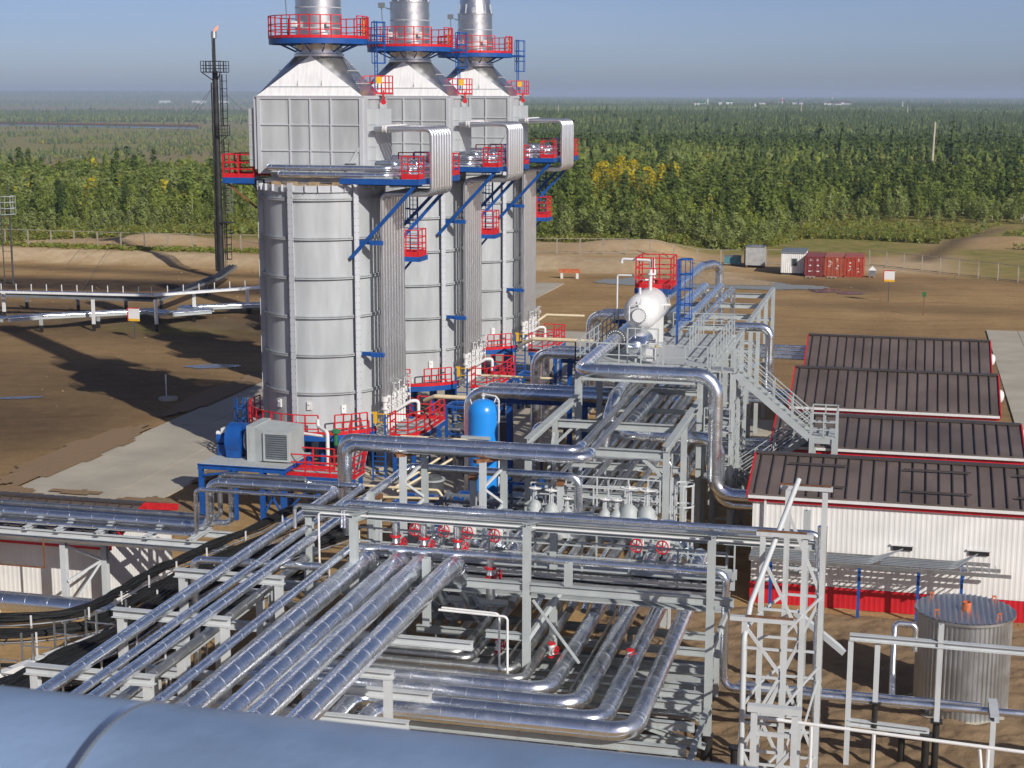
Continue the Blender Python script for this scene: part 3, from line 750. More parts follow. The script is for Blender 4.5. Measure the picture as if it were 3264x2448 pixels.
t2["label"] = "middle one of the three grey furnace towers in a row"
t3["label"] = "farthest and smallest of the three grey furnace towers, closest to the forest"

# ------------------------------------------------------------------ blower with filter beside the nearest tower
bw = thing("blower", "blue fan blower with grey louvred filter housing on a blue steel frame", "blower", (-35.9, 80, 0))
mb = MB()
P1, P2 = [], []
for k in range(28):
    t = 2 * pi * k / 28; r_ = .86 + .18 * (k / 28)
    P1.append((-.45, r_ * cos(t), 4.05 + r_ * sin(t))); P2.append((.45, r_ * cos(t), 4.05 + r_ * sin(t)))
mb.ring([P1, P2]); mb.box(-.42, .42, -.8, .8, 3.1, 3.7); mb.lathe([(.7, .45), (.72, .5), (.55, .62), (.5, .5)], (0, 0, 4.05), 28, 0, 'X')
part("scroll_casing", mb, M_BLUE, bw)
part("motor", MB().cyl((-1.2, 0, 4.0), (-.5, 0, 4.0), .36, 18).box(-1.1, -.6, -.4, .4, 3.1, 3.7), M_BLUE, bw)
part("terminal_box", MB().box(-.95, -.6, -.25, .2, 4.36, 4.62).cyl((-1.25, -.1, 4.3), (-.95, -.1, 4.3), .14, 10), M_WHITE, bw)
part("inlet_flange", MB().lathe([(.72, .6), (.72, .68), (.5, .68), (.5, .8), (.74, .8), (.74, .86), (.3, .86)], (0, 0, 4.05), 28, 0, 'X'), M_GALV, bw)
mb = MB().box(1.0, 1.5, -1.15, 1.15, 3.0, 5.05)
mb.add([(1.5, -1.15, 3.05), (1.5, -1.15, 5.0), (2.0, -1.25, 4.8), (2.0, -1.25, 3.15), (1.5, 1.0, 3.05), (1.5, 1.0, 5.0), (3.6, .8, 4.9), (3.6, .8, 3.1), (3.6, -1.25, 4.8), (3.6, -1.25, 3.15)],
       [(0, 3, 2, 1), (1, 2, 8, 6, 5), (0, 4, 7, 9, 3), (6, 8, 9, 7), (4, 5, 6, 7), (2, 3, 9, 8)])
fh = part("filter_housing", mb, M_GREY, bw)
mb = MB().box(2.12, 3.48, -1.34, -1.27, 3.25, 4.7)
part("louvre_frame", MB().box(2.05, 2.15, -1.36, -1.25, 3.17, 4.78).box(3.45, 3.55, -1.36, -1.25, 3.17, 4.78).box(2.15, 3.45, -1.36, -1.25, 3.17, 3.27).box(2.15, 3.45, -1.36, -1.25, 4.68, 4.78), M_GREY, fh)
mb = MB()
for k in range(11): mb.box(2.15, 3.45, -1.34, -1.28, 3.33 + k * .125, 3.38 + k * .125)
part("louvre", mb, M_GRAPHITE, fh)
mb = MB()
for x in (-1.2, .8, 2.4, 3.6):
    for y in (-2.4, 1.6):
        mb.ibeam((x, y, 0), (x, y, 2.9), .24, .24, .03)
for y in (-2.4, 1.6): mb.ibeam((-1.4, y, 2.92), (3.8, y, 2.92), .2, .26)
for x in (-1.2, .8, 2.4, 3.6): mb.ibeam((x, -2.4, 2.9), (x, 1.6, 2.9), .2, .24)
mb.bar((2.4, -2.4, .3), (3.6, -2.4, 2.5), .1); mb.bar((3.6, -2.4, .3), (2.4, -2.4, 2.5), .1); mb.bar((-1.2, -2.4, 2.4), (.8, -2.4, 2.75), .1)
part("frame", mb, M_BLUE, bw)
part("frame_deck", MB().box(-1.3, 3.7, -2.35, 1.6, 3.03, 3.08), M_DECK, bw)
ap = thing("access_platform", "red railed access platform with stair in front of the nearest tower and blower", "platform", (-33.0, 80, 0))
part("deck", MB().box(0, 4.4, -1.2, .5, 2.34, 2.4), M_DECK, ap)
for q_ in ([(.1, -.6, 2.4), (.1, -1.2, 2.4), (4.4, -1.2, 2.4), (4.4, .3, 2.4)], [(0.1, -.6, 2.4), (0.1, .5, 2.4), (2.6, .5, 2.4)], [(3.2, .5, 2.5), (1.9, 5.2, 3.1)], [(4.3, .5, 2.5), (3.0, 5.2, 3.1)]): part("railing", MB().rail(q_, 1.22, (1, .64, .32), .075, 1.4, .21), M_RED, ap)
mb = MB().box(-.05, 4.45, -1.28, -1.2, 2.1, 2.4)
for x in (.2, 2.2, 4.2): mb.bar((x, -1.0, 0), (x, -1.0, 2.3), .2)
mb.bar((.2, -1.05, .2), (2.2, -1.05, 2.2), .1); mb.bar((4.2, -1.05, .2), (2.2, -1.05, 2.2), .1); mb.bar((4.2, .3, 0), (4.2, .3, 2.3), .2)
part("frame", mb, M_BLUE, ap)
part("stair", MB().add([(3.2, .5, 2.36), (4.3, .5, 2.36), (3.0, 5.2, 3.0), (1.9, 5.2, 3.0), (3.2, .5, 2.28), (4.3, .5, 2.28), (3.0, 5.2, 2.92), (1.9, 5.2, 2.92)], [(0, 1, 2, 3), (7, 6, 5, 4), (0, 4, 5, 1), (1, 5, 6, 2), (2, 6, 7, 3), (3, 7, 4, 0)]), M_DECK, ap)
gv = thing("control_valve", "green valve on white bent piping behind the red access platform", "valve", (-31.6, 81.6, 3.0))
part("body", MB().cyl((.9, 0, .6), (.9, 0, 1.3), .12, 10).lathe([(.05, 1.25), (.26, 1.3), (.26, 1.45), (.05, 1.55)], (.9, 0, 0), 16), M_GREENV, gv)
part("piping", MB().pipe([(-.4, .6, 1.9), (-.4, .6, 1.5), (.4, 0, 1.3), (.4, 0, -.6), (.4, 0, -.61)], .11, .2, 10, 0).pipe([(-1.2, .3, 1.1), (.4, .2, 1.0)], .08, .1, 8, 0), M_WHITE, gv)
# ------------------------------------------------------------------ white process buildings on the right
def corr_wall(mb, p, q, z0, z1, pitch=.23, depth=.009, mi=0):
    p = Vector((p[0], p[1], 0)); q = Vector((q[0], q[1], 0)); d = q - p; L = d.length; d.normalize(); nrm = Vector((d.y, -d.x, 0))
    prof = []; t = 0
    while t < L - .01:
        for f, o in ((0, 0), (.42, 0), (.55, depth), (.87, depth)):
            tt = t + f * pitch
            if tt <= L: prof.append((tt, o))
        t += pitch
    prof.append((L, 0))
    o = len(mb.v)
    for tt, oo in prof:
        c = p + d * tt + nrm * oo
        mb.v += [(c.x, c.y, z0), (c.x, c.y, z1)]
    for i in range(len(prof) - 1):
        mb.f.append((o + 2 * i, o + 2 * i + 2, o + 2 * i + 3, o + 2 * i + 1)); mb.m.append(mi)
def building(label, x0, x1, y0, y1, ez, rz_, ridge=.5, ribs=.58, skirt=1.0, grids=(), vent=True, group="white sheds with brown ribbed roofs"):
    B = thing("process_building", label, "building", (0, 0, 0), group=group)
    mb = MB()
    for p, q in (((x0, y0), (x1, y0)), ((x1, y0), (x1, y1)), ((x1, y1), (x0, y1)), ((x0, y1), (x0, y0))): corr_wall(mb, p, q, skirt, ez)
    ym = y0 + (y1 - y0) * ridge
    mb.add([(x0, y0, ez), (x0, y1, ez), (x0, ym, rz_)], [(0, 2, 1)]); mb.add([(x1, y0, ez), (x1, y1, ez), (x1, ym, rz_)], [(0, 1, 2)])
    w = part("wall", mb, M_WALL, B, smooth=False)
    mb = MB()
    for p, q in (((x0 - .03, y0 - .03), (x1 + .03, y0 - .03)), ((x1 + .03, y0 - .03), (x1 + .03, y1)), ((x1 + .03, y1 + .03), (x0 - .03, y1 + .03)), ((x0 - .03, y1), (x0 - .03, y0 - .03))): corr_wall(mb, p, q, 0, skirt)
    part("red_skirt", mb, M_WALLRED, w, smooth=False)
    ov = .32; t = .07
    sl = (rz_ - ez) / (ym - y0); ze = ez - ov * sl + .05
    roof = MB()
    for sy, ye in ((-1, y0 - ov), (1, y1 + ov)):
        roof.add([(x0 - .2, ye, ze), (x1 + .2, ye, ze), (x1 + .2, ym, rz_ + .05), (x0 - .2, ym, rz_ + .05), (x0 - .2, ye, ze + t), (x1 + .2, ye, ze + t), (x1 + .2, ym, rz_ + .05 + t), (x0 - .2, ym, rz_ + .05 + t)],
                 [(0, 1, 2, 3)[::sy], (4, 5, 6, 7)[::-sy], (0, 1, 5, 4), (1, 2, 6, 5), (3, 0, 4, 7)])
    r = part("roof", roof, M_ROOF, B, smooth=False)
    mb = MB(); x = x0 + .1
    while x < x1:
        for ye in (y0 - ov, y1 + ov): mb.bar((x, ye, ze + t + .04), (x, ym, rz_ + .05 + t + .04), .055, .085)
        x += ribs
    part("roof_ribs", mb, M_RIB, r, smooth=False)
    part("ridge_cap", MB().bar((x0 - .22, ym, rz_ + .19), (x1 + .22, ym, rz_ + .19), .34, .06).bar((x0 - .1, ym - .16, rz_ + .15), (x1 + .1, ym - .16, rz_ + .15), .03, .05), M_RIB, r)
    for gx, gw, n in grids:
        for f in (.2, .72):
            yy = y0 - ov + (ym - y0 + ov) * f; zz = ze + t + (rz_ + .05 - ze) * f + .15
            part("snow_guard", MB().bar((gx, yy, zz), (gx + gw, yy, zz), .06, .07), M_RIB, r)
    mb = MB()
    for xx in (x0 - .24, x1 + .24):
        for ye in (y0 - ov, y1 + ov): mb.bar((xx, ye - .02, ze - .02), (xx, ym, rz_ + .05), .07, .32)
    mb.bar((x0 - .2, y0 - .12, ez - .30), (x1 + .2, y0 - .12, ez - .30), .12, .13)
    mb.bar((x0 - .2, y1 + .12, ez - .30), (x1 + .2, y1 + .12, ez - .30), .12, .13)
    part("red_trim", mb, M_RED, r)
    part("eave_trim", MB().box(x0 - .2, x1 + .2, y0 - .36, y0 - .02, ze - .14, ze - .005), M_WHITE, r)
    if vent:
        part("vent_cowl", MB().lathe([(.02, 0), (.36, .02), (.4, .2), (.26, .36), (.02, .4)], (x1 + .22, ym - .3, ez + .35), 14, 0, 'X'), M_WHITE, B)
    return B
bA = building("nearest white shed with red base, brown roof and cable slots in its wall", -6.3, 7.6, 70.35, 77.2, 5.2, 6.15, grids=((-4.9, 2.7, 3), (.3, 3.0, 3), (5.2, 2.3, 3)))
for x, z in ((-0.0, 2.98), (3.3, 2.98)):
    part("wall_slot", MB().box(x, x + .85, 70.24, 70.36, z, z + .16), M_BLACK, bA); part("slot_trim", MB().box(x - .1, x + .95, 70.22, 70.3, z + .19, z + .25), M_WHITE, bA)
part("wall_panel", MB().box(-4.5, -4.1, 70.24, 70.34, 1.5, 2.1), M_GREY, bA)
part("downpipe", MB().bar((-5.72, 70.2, .3), (-5.72, 70.2, 5.0), .1), M_WHITE, bA)
bB = building("second white shed from the front, seen past the lower stair landing", -6.15, 5.95, 80.5, 87.7, 5.3, 6.05)
bC = building("third white shed from the front, behind the outdoor stair landing", -6.05, 5.35, 92.0, 100.0, 5.2, 6.6)
part("wall_grille", MB().box(4.3, 4.9, 91.88, 91.95, 3.9, 4.4), M_GREY, bC)
bD = building("farthest white shed with brown ribbed roof at the dirt yard", -6.1, 5.5, 105.8, 113.4, 5.2, 6.6)
# left shed behind the pipe rack
bL = building("long white shed at the left edge behind silver pipes and a steel rack", -52, -33.7, 60.9, 67.0, 3.55, 4.35, ribs=.62, skirt=.02, vent=False, group=None)

# ------------------------------------------------------------------ cable tray along the nearest shed, on blue posts
ct = thing("cable_tray", "grey cable ladder carried on blue posts along the red-based shed wall", "cable tray", (0, 69.2, 0))
mb = MB()
for y in (-1.15, -.35, .45): mb.bar((-6.2, y, 2.75), (4.4 - .5 * y, y, 2.75), .05, .16)
x = -6.1
while x < 4.6:
    mb.bar((x, -1.15, 2.72), (x, .45, 2.72), .06, .03); x += .3
mb.bar((-6, .6, 2.2), (4.4, .6, 2.2), .12, .1)
part("tray_ladder", mb, M_GALV, ct)
mb = MB()
for k in range(5):
    y = -.9 + .25 * k
    mb.pipe([(-6.2, y, 2.82), (-.9, y, 2.82), (.1, .6, 3.0), (.5, 1.15, 3.05)], .035, .5, 6, 0)
    mb.pipe([(-.5, y, 2.84), (2.6, y, 2.84), (3.4, .6, 3.0), (3.7, 1.15, 3.05)], .035, .5, 6, 0)
part("cables", mb, M_GRAPHITE, ct)
for x in (-5.3, -1.4, 1.15, 3.0):
    part("post", MB().bar((x, -.05, 0), (x, -.05, 2.7), .13).bar((x, -1.2, 2.6), (x, .5, 2.6), .1, .1), M_BLUE, ct)

# ------------------------------------------------------------------ corrugated tank
tk = thing("water_tank", "corrugated galvanised round tank with flat ribbed lid, orange hatch and lugs", "tank", (2.75, 57.7 + 1.75, 0))
R = 1.72; n = 240
P = [[((R + (.03 if k % 4 < 2 else -.03)) * cos(2 * pi * k / n), (R + (.03 if k % 4 < 2 else -.03)) * sin(2 * pi * k / n), z) for k in range(n)] for z in (0.1, 3.85)]
part("wall", MB().ring(P, caps=False), M_GALV, tk, smooth=False)
mb = MB(); x = -R - .14; st = .1
RR = R + .14
i = 0
prev = None
while x <= RR + 1e-6:
    w = sqrt(max(0, RR * RR - x * x)); z = 3.93 + (.045 if i % 2 else -.03)
    cur = ((x, -w, z), (x, w, z))
    if prev: mb.add([prev[0], cur[0], cur[1], prev[1]], [(0, 1, 2, 3)])
    prev = cur; x += st; i += 1
part("lid", mb, M_GALV, tk, smooth=False)
part("lid_rim", MB().lathe([(RR - .03, 3.82), (RR, 3.82), (RR, 3.92), (RR - .03, 3.92)], n=64), M_GALV, tk)
part("hatch", MB().lathe([(.17, 3.9), (.17, 4.25), (.14, 4.25), (.14, 3.95)], (.05, -.1, 0), 20), M_ORANGE, tk)
for x, y in ((-1.2, 1.0), (1.1, 1.1), (-1.05, -1.1), (1.2, -1.0)):
    part("lug", MB().bar((x - .06, y, 3.92), (x - .06, y, 4.15), .04).bar((x + .06, y, 3.92), (x + .06, y, 4.15), .04).bar((x - .08, y, 4.17), (x + .08, y, 4.17), .06), M_ORANGE, tk)
part("base_slab", MB().lathe([(2.0, -.05), (2.0, .1), (.1, .1)], n=40), M_CONC, tk)

# ------------------------------------------------------------------ containers and huts by the far fence
def container(label, x, y, ci, doors=True):
    c = thing("shipping_container", label, "container", (x, y, 0), group="red shipping containers side by side")
    mb = MB()
    w, L, h = 2.40, 6.06, 2.59
    corr_wall(mb, (w / 2, 0.1), (w / 2, L), .12, h - .1, .3, .04); corr_wall(mb, (-w / 2, L), (-w / 2, 0.1), .12, h - .1, .3, .04); corr_wall(mb, (w / 2, L), (-w / 2, L), .12, h - .1, .3, .04)
    mb.box(-w / 2, w / 2, .08, L, .05, .14)
    part("body", mb, M_CONT[ci], c, smooth=False)
    part("roof", MB().box(-w / 2, w / 2, .02, L, h - .1, h), M_CROOF[ci], c)
    for sx in (-1, 1):
        d = part("door", MB().box(min(0.02 * sx, sx * (w / 2 - .1)), max(0.02 * sx, sx * (w / 2 - .1)), .04, .09, .18, h - .12), M_CONT[ci], c)
        mb = MB()
        for k in (.28, .8): mb.cyl((sx * k, -.0, .2), (sx * k, -.0, h - .15), .03, 8)
        part("locking_bar", mb, M_CONT[ci], d)
        r = random.Random(ci * 7 + sx); mb = MB()
        for k in range(5):
            xx = sx * (.32 + .34 * r.random()); zz = .6 + r.random() * 1.7; ww = .12 + .22 * r.random(); hh = .04 + .14 * r.random()
            mb.box(xx - ww / 2, xx + ww / 2, .028, .036, zz, zz + hh)
        part("decal", mb, M_WHITE, d)
    mb = MB()
    for x_ in (-w / 2, w / 2 - .1): mb.box(x_, x_ + .1, 0, .12, 0, h)
    mb.box(-w / 2, w / 2, 0, .12, .02, .16); mb.box(-w / 2, w / 2, 0, .12, h - .12, h + .005)
    part("corner_frame", mb, M_CONT[ci], c)
    return c
container("maroon shipping container, nearest the white hut", -11.55, 206.4, 0)
container("salmon roofed red container between the two other containers", -9.05, 206.6, 1)
container("brightest red container at the right end of its row", -6.55, 206.8, 2)
hut = thing("site_hut", "white site hut with flat grey roof and one window beside the maroon container", "hut", (-14.4, 208, 0))
mb = MB(); [corr_wall(mb, p, q, .2, 2.75, .25, .03) for p, q in (((-1.5, 0), (1.5, 0)), ((1.5, 0), (1.5, 6)), ((1.5, 6), (-1.5, 6)), ((-1.5, 6), (-1.5, 0)))]
part("wall", mb, M_WALL, hut, smooth=False); part("roof", MB().box(-1.6, 1.6, -.1, 6.1, 2.75, 2.95).box(-1.3, 1.3, 1.5, 3, 2.95, 3.0), M_GRAPHITE, hut); part("skid", MB().box(-1.4, 1.4, .2, 5.8, -.1, .2), M_DARK, hut)
wd = part("window", MB().box(-.15, .6, -.08, -.01, 1.1, 2.15), M_GREY, hut); part("pane", MB().box(-.07, .52, -.1, -.082, 1.18, 2.07), M_GLASS, wd)
cab = thing("steel_cabin", "small grey steel cabin with pitted sides standing by the far fence", "cabin", (-20, 215.3, 0))
part("body", MB().box(-1.25, 1.25, 0, 2.4, .3, 2.75), mat("cabin_grey", (.38, .38, .37), .6, var=.15, scale=1.5), cab); part("roof", MB().box(-1.3, 1.3, -.05, 2.45, 2.75, 2.82).box(-1, .8, .5, 1.8, 2.82, 2.95), M_DULL, cab); part("skid", MB().box(-1.2, -1, 0, 2.4, 0, .3).box(1, 1.2, 0, 2.4, 0, .3), M_RUST, cab)
bin_ = thing("waste_bin", "small teal metal bin left of the grey cabin", "bin", (-23.3, 217.5, 0))
part("body", MB().box(-1.1, 1.1, 0, 1.4, .1, 1.25), mat("teal_paint", (.07, .22, .26), .6, var=.3, scale=2), bin_); part("rim", MB().box(-1.15, 1.15, -.05, 1.45, 1.18, 1.28), M_GRAPHITE, bin_)
pal = thing("pallet", "pale wooden pallet in front of the maroon container", "pallet", (-11.9, 205.0, 0))
mb = MB(); [mb.box(-.6, .6, -.4 + .2 * k, -.28 + .2 * k, .12, .15) for k in range(5)]; [mb.box(-.6 + .5 * k, -.45 + .5 * k, -.4, .55, 0, .12) for k in range(3)]
part("boards", mb, M_WOOD, pal)
pal2 = copy_tree(pal); pal2.location = (-9.2, 205.2, 0); pal2["label"] = "pale wooden pallet in front of the salmon roofed container"
crt = thing("lantern_box", "small grey box with sloping top at the right end of the containers", "box", (-4.2, 207.2, 0))
part("body", MB().box(-.4, .4, -.35, .35, .25, .95), M_GRAPHITE, crt); part("lid", MB().add([(-.5, -.4, .95), (.5, -.4, .95), (.5, .4, .95), (-.5, .4, .95), (0, 0, 1.5)], [(0, 1, 4), (1, 2, 4), (2, 3, 4), (3, 0, 4)]), M_WHITE, crt); part("legs", MB().box(-.35, -.25, -.3, .3, 0, .25).box(.25, .35, -.3, .3, 0, .25), M_WOOD, crt)
bench = thing("pipe_stand", "low orange beam on two white legs standing alone in the dirt yard", "stand", (-41.6, 195.8, 0), .05)
part("beam", MB().box(-1.35, 1.35, -.15, .15, .75, 1.25), M_ORANGE, bench)
for x in (-1.0, 1.0): part("leg", MB().box(x - .15, x + .15, -.12, .12, 0, .75), M_WHITE, bench)
def sign(label, x, y, h=2.6, w=.62):
    s = thing("warning_sign", label, "sign", (x, y, float(height(x, y))))
    part("post", MB().bar((0, 0, 0), (0, 0, h - .5), .09), M_DARK, s)
    b_ = part("board", MB().box(-w, w, -.04, -.0, h - .4, h + .85), M_WHITE, s)
    part("border", MB().box(-w - .05, -w + .05, -.06, -.045, h - .4, h + .85).box(-w, w, -.06, -.045, h + .8, h + .88), M_RED, b_); part("footer", MB().box(-w, w, -.06, -.045, h - .4, h - .17), M_YELLOW, b_)
sign("white sign with yellow foot on a black post in the dirt left of the towers", -71.2, 135.5, 2.1, .6)
sign("white sign with yellow foot on a post in the yard right of the containers", -1.8, 182.7, 2.8, .6)
mk = thing("marker_post", "thin brown marker post with small cap in the yard behind the sheds", "post", (2.0, 172, 0))
part("post", MB().bar((0, 0, 0), (0, 0, 2.3), .08), M_RUST, mk); part("cap", MB().box(-.2, .2, -.03, .03, 2.0, 2.5), M_GREENV, mk)
st_ = thing("manhole", "round pale manhole cover with short white marker pole in the tower shadow", "manhole", (-54.35, 108.4, 0))
part("cover", MB().lathe([(.75, 0), (.75, .2), (.05, .24)], n=24), M_CONC, st_); part("pole", MB().cyl((-.35, .4, 0), (-.35, .4, 1.2), .04, 8).cyl((-.35, .4, 1.2), (-.35, .4, 1.9), .06, 8), M_WHITE, st_)
NTH = ('topmost', 'second', 'third', 'lowest')
# ------------------------------------------------------------------ racks
def rack(name, label, cols, beams, m=M_GREY, cat="pipe rack", braces=(), bases=(), group=None, w=.26):
    t = thing(name, label, cat, (cols[0][0], cols[0][1], 0) if cols else (0, 0, 0), group=group)
    o = Vector(t.location)
    for x, y, z0, z1, *ax in cols:
        part("column", MB().ibeam(Vector((x, y, z0)) - o, Vector((x, y, z1)) - o, w, w, .03, up=(0, 1, 0) if not ax else (1, 0, 0)), m, t, smooth=False)
    for p, q, bw, bh in beams:
        part("beam", MB().ibeam(Vector(p) - o, Vector(q) - o, bw, bh, .025), m, t, smooth=False)
    for p, q, bw in braces:
        part("brace", MB().bar(Vector(p) - o, Vector(q) - o, bw, bw), m, t, smooth=False)
    for x, y, z0, z1, r in bases:
        part("pile", MB().cyl(Vector((x, y, z0)) - o, Vector((x, y, z1)) - o, r, 12).box(x - o.x - .2, x - o.x + .2, y - o.y - .2, y - o.y + .2, z1, z1 + .04), M_SOOT, t)
    return t
# main rack running to the back
XL, XR = -15.7, -9.6
cols, beams, br = [], [], []
Ysp = [65.5, 71.0]
for y in Ysp:
    for x in (XL, XR): cols.append((x, y, 0, 8.0))
    beams.append(((XL + .13, y, 7.82), (XR - .13, y, 7.82), .26, .36)); beams.append(((XL + .13, y, 3.95), (XR - .13, y, 3.95), .22, .3))
    beams.append(((XL + .13, y, 5.9), (XR - .13, y, 5.9), .2, .26))
for x in (XL, XR):
    beams.append(((x, 65.3, 8.14), (x, 76.2, 8.14), .3, .28))
for y in (76.5, 82.0, 87.5, 91.5, 96.5, 102, 107.3, 113, 119):
    zt = 9.4 if y < 80 else (8.95 if y < 92 else 8.45)
    cols.append((XL, y, 0, zt)); cols.append((XR, y, 0, zt + .3))
    beams.append(((XL + .13, y, zt - .3), (XR - .13, y, zt - .3), .24, .34)); beams.append(((XL + .13, y, 3.95), (XR - .13, y, 3.95), .22, .3)); beams.append(((XL + .13, y, 6.4), (XR - .13, y, 6.4), .2, .26))
for a, b_ in zip((82.2, 87.7, 91.7, 96.7, 102.2, 107.5, 113.2), (87.3, 91.3, 96.3, 101.8, 107.1, 112.8, 118.8)):
    beams.append(((XR, a, 8.72), (XR, b_, 8.72), .26, .3)); beams.append(((XL, a, 8.3), (XL, b_, 8.3), .24, .3))
for a, b_ in ((65.5, 71.0), (82, 87.5)): br.append(((XL, a + .3, .5), (XL, b_ - .3, 7.4), .12)); br.append(((XR, a + .3, 7.4), (XR, b_ - .3, .5), .12))
br += [((-10.6, 65.5, 7.6), (-9.8, 65.5, 6.9), .14), ((-14.9, 71, 7.6), (-15.6, 71, 6.9), .14), ((-14.2, 63.0, 5.0), (-13.2, 74, 8.6), .09)]
rack("pipe_rack", "tall grey steel pipe rack running from the valve walkway to the white drum and back", cols, beams, braces=br)
# foreground frame
cols = [(-18.95, 52, 0, 8.0), (-12.5, 52, 0, 8.1), (-6.0, 52, 1.0, 8.1), (-21.4, 53.9, 0, 7.6), (-12.2, 55.0, 0, 7.3), (-17.2, 58.6, 0, 6.4), (-3.2, 58.6, 0, 7.6), (-20.6, 58.6, 0, 7.2), (-16.3, 52.3, 4, 6.6), (-11, 52.0, 6.05, 6.9)]
beams = [((-14.7, 52.0, 5.9), (-12.63, 52.0, 5.9), .22, .3), ((-12.37, 52.0, 5.9), (-5.2, 52.0, 5.9), .22, .3),
         ((-21.6, 53.75, 7.62), (-2.6, 53.75, 7.62), .24, .3), ((-18.95, 51.9, 8.0), (-18.95, 53.6, 7.75), .28, .26), ((-12.5, 51.9, 8.1), (-12.5, 53.6, 7.75), .28, .26), ((-6, 51.9, 8.1), (-6, 53.6, 7.75), .28, .26),
         ((-17, 52.0, 2.45), (-5.9, 52.0, 2.45), .2, .26), ((-21, 46.3, 2.4), (-6.0, 46.3, 2.4), .2, .26), ((-6.0, 46.4, 2.0), (-6.0, 51.8, 2.0), .18, .24), ((-14, 52.0, 4.05), (-12.6, 52.0, 4.05), .2, .26),
         ((-12.4, 49.6, 1.7), (-5.9, 49.6, 1.7), .18, .22), ((-9.5, 50.8, 2.0), (-5.9, 50.8, 1.1), .14, .2)]
br = [((-12.5, 52, 3.9), (-11.3, 53.5, 5.8), .16), ((-6, 52, 3.9), (-5.4, 53, 5.6), .14), ((-12.3, 52.1, 5.4), (-10.6, 52.1, 3.2), .08)]
rack("pipe_rack", "light grey foreground steel frame with posts standing in front of the red handwheels", cols, beams, braces=br, bases=[(-6.0, 52, -.3, 1.0, .2), (-4.95, 51.2, -.3, 1.0, .14), (-5.95, 46.4, -.3, 1.6, .16), (-9.0, 49.6, -.3, 1.5, .14)])
# T supports under the left pipes
cols, beams = [], []
for y in (48.66, 44.2, 38.95):
    beams.append(((-24.4, y, 6.52), (-20.3, y, 6.52), .3, .28)); cols += [(-24.1, y, 0, 6.38), (-20.5, y, 0, 6.38)]
for y, x in ((49.9, -21.75), (44.1, -22.0), (54.9, -21.9)):
    cols.append((x, y, 3.4, 5.55)); beams.append(((x - .5, y, 5.62), (x + .35, y, 5.62), .22, .16))
for y in (56.0, 51.0, 46.0, 43.6): beams.append(((-24.3, y, 3.9), (-14.2, y, 3.9), .26, .3)); cols += [(-23.9, y, 0, 3.75), (-18.5, y, 0, 3.75)]
for x in (-24.1, -18.3): beams.append(((x, 38, 3.55), (x, 56, 3.55), .2, .26))
cols += [(-15.2, 44.6, 0, 5.0)]; beams += [((-16.4, 44.6, 5.1), (-15.0, 44.6, 5.1), .3, .24)]
rack("pipe_support", "off-white low crossbeam supports under the three thin silver pipes at left", cols, beams, M_PALE, "pipe support", w=.24)
# left rack in front of the long shed
cols = [(-34.8, 59.0, 0, 4.25), (-33.4, 60.0, 0, 4.25), (-40.2, 59.0, 0, 4.25), (-38.9, 60.0, 0, 4.25), (-28.6, 59.2, 0, 4.3), (-46, 59, 0, 4.25)]
beams = [((-50, 58.75, 4.4), (-27.2, 58.75, 4.4), .2, .26), ((-50, 60.4, 4.4), (-27.2, 60.4, 4.4), .2, .26)]
beams += [((x, 58.5, 4.62), (x, 60.6, 4.62), .24, .14) for x in (-41.2, -38.4, -36.3, -34.8, -32.9, -30.6, -28.6)]
br = [((-34.7, 59.05, 3.8), (-33.5, 59.95, 3.0), .1), ((-34.7, 59.05, 2.2), (-33.5, 59.95, 3.0), .1), ((-34.7, 59.05, .9), (-33.5, 59.95, 3.0), .1), ((-34.7, 59.05, .7), (-33.5, 59.95, 1.3), .1), ((-40.1, 59.05, 3.8), (-39, 59.95, 3.0), .1)]
lr = rack("pipe_rack", "white steel rack carrying silver pipes past the long shed at left", cols, beams, M_PALE, braces=br)
for z_ in (4.1,):
    part("cable_tray", MB().box(-14.5, 7.4, -.35, .75, z_, z_ + .05).box(-14.5, 7.4, -.38, -.35, z_ - .02, z_ + .1), M_GALV, lr)  # tray added solid and broad to cast shade on the shed wall
part("hanger_frame", MB().bar((-37.6 + 34.8, -.6, 4.25), (-37.6 + 34.8, -.6, 2.95), .06).bar((-35.4 + 34.8, -.6, 4.25), (-35.4 + 34.8, -.6, 2.95), .06).bar((-37.6 + 34.8, -.6, 2.95), (-35.4 + 34.8, -.6, 2.95), .06), M_RUST, lr)

# ------------------------------------------------------------------ pipes in front
pipeline("leftmost of three slim silver pipes at lower left, bending left onto the white rack", [(-22.4, 33.5, 6.9), (-22.4, 59.7, 6.9), (-28.2, 59.7, 6.9), (-28.2, 59.7, 4.95), (-50, 59.7, 4.95)], .19)
pipeline("middle and thinnest of the three slim silver pipes crossing the left foreground", [(-21.5, 33.5, 6.85), (-21.5, 60.35, 6.95), (-27.5, 60.35, 6.95), (-27.5, 60.35, 4.95), (-50, 60.35, 4.95)], .13)
pipeline("rightmost of three slim silver pipes at lower left, turning right above the black hoses", [(-20.85, 33.5, 6.9), (-20.85, 64.4, 6.9), (-13.2, 64.4, 6.9), (-13.2, 64.4, 3.4)], .18, bend=.4)
pipeline("thin silver pipe below the pipe bends on the white left rack", [(-50, 58.9, 4.78), (-28.45, 58.9, 4.78), (-28.45, 58.9, 6.75), (-22.8, 58.9, 6.75)], .09)
pipeline("thin dusty silver pipe along the rear of the white left rack", [(-50, 60.1, 5.25), (-27.9, 60.1, 5.25), (-27.9, 60.1, 7.15), (-24, 60.1, 7.15)], .11, M_DULL)
pipeline("dull capped silver pipe lying below the slim pipes at left", [(-21.5, 36, 5.75), (-21.5, 54.8, 5.75)], .165, M_DULL)
pipeline("dusty silver pipe right below the capped dull pipe at left", [(-20.9, 36, 5.3), (-20.9, 50, 5.3), (-20.9, 52, 4.4)], .13, M_DULL)
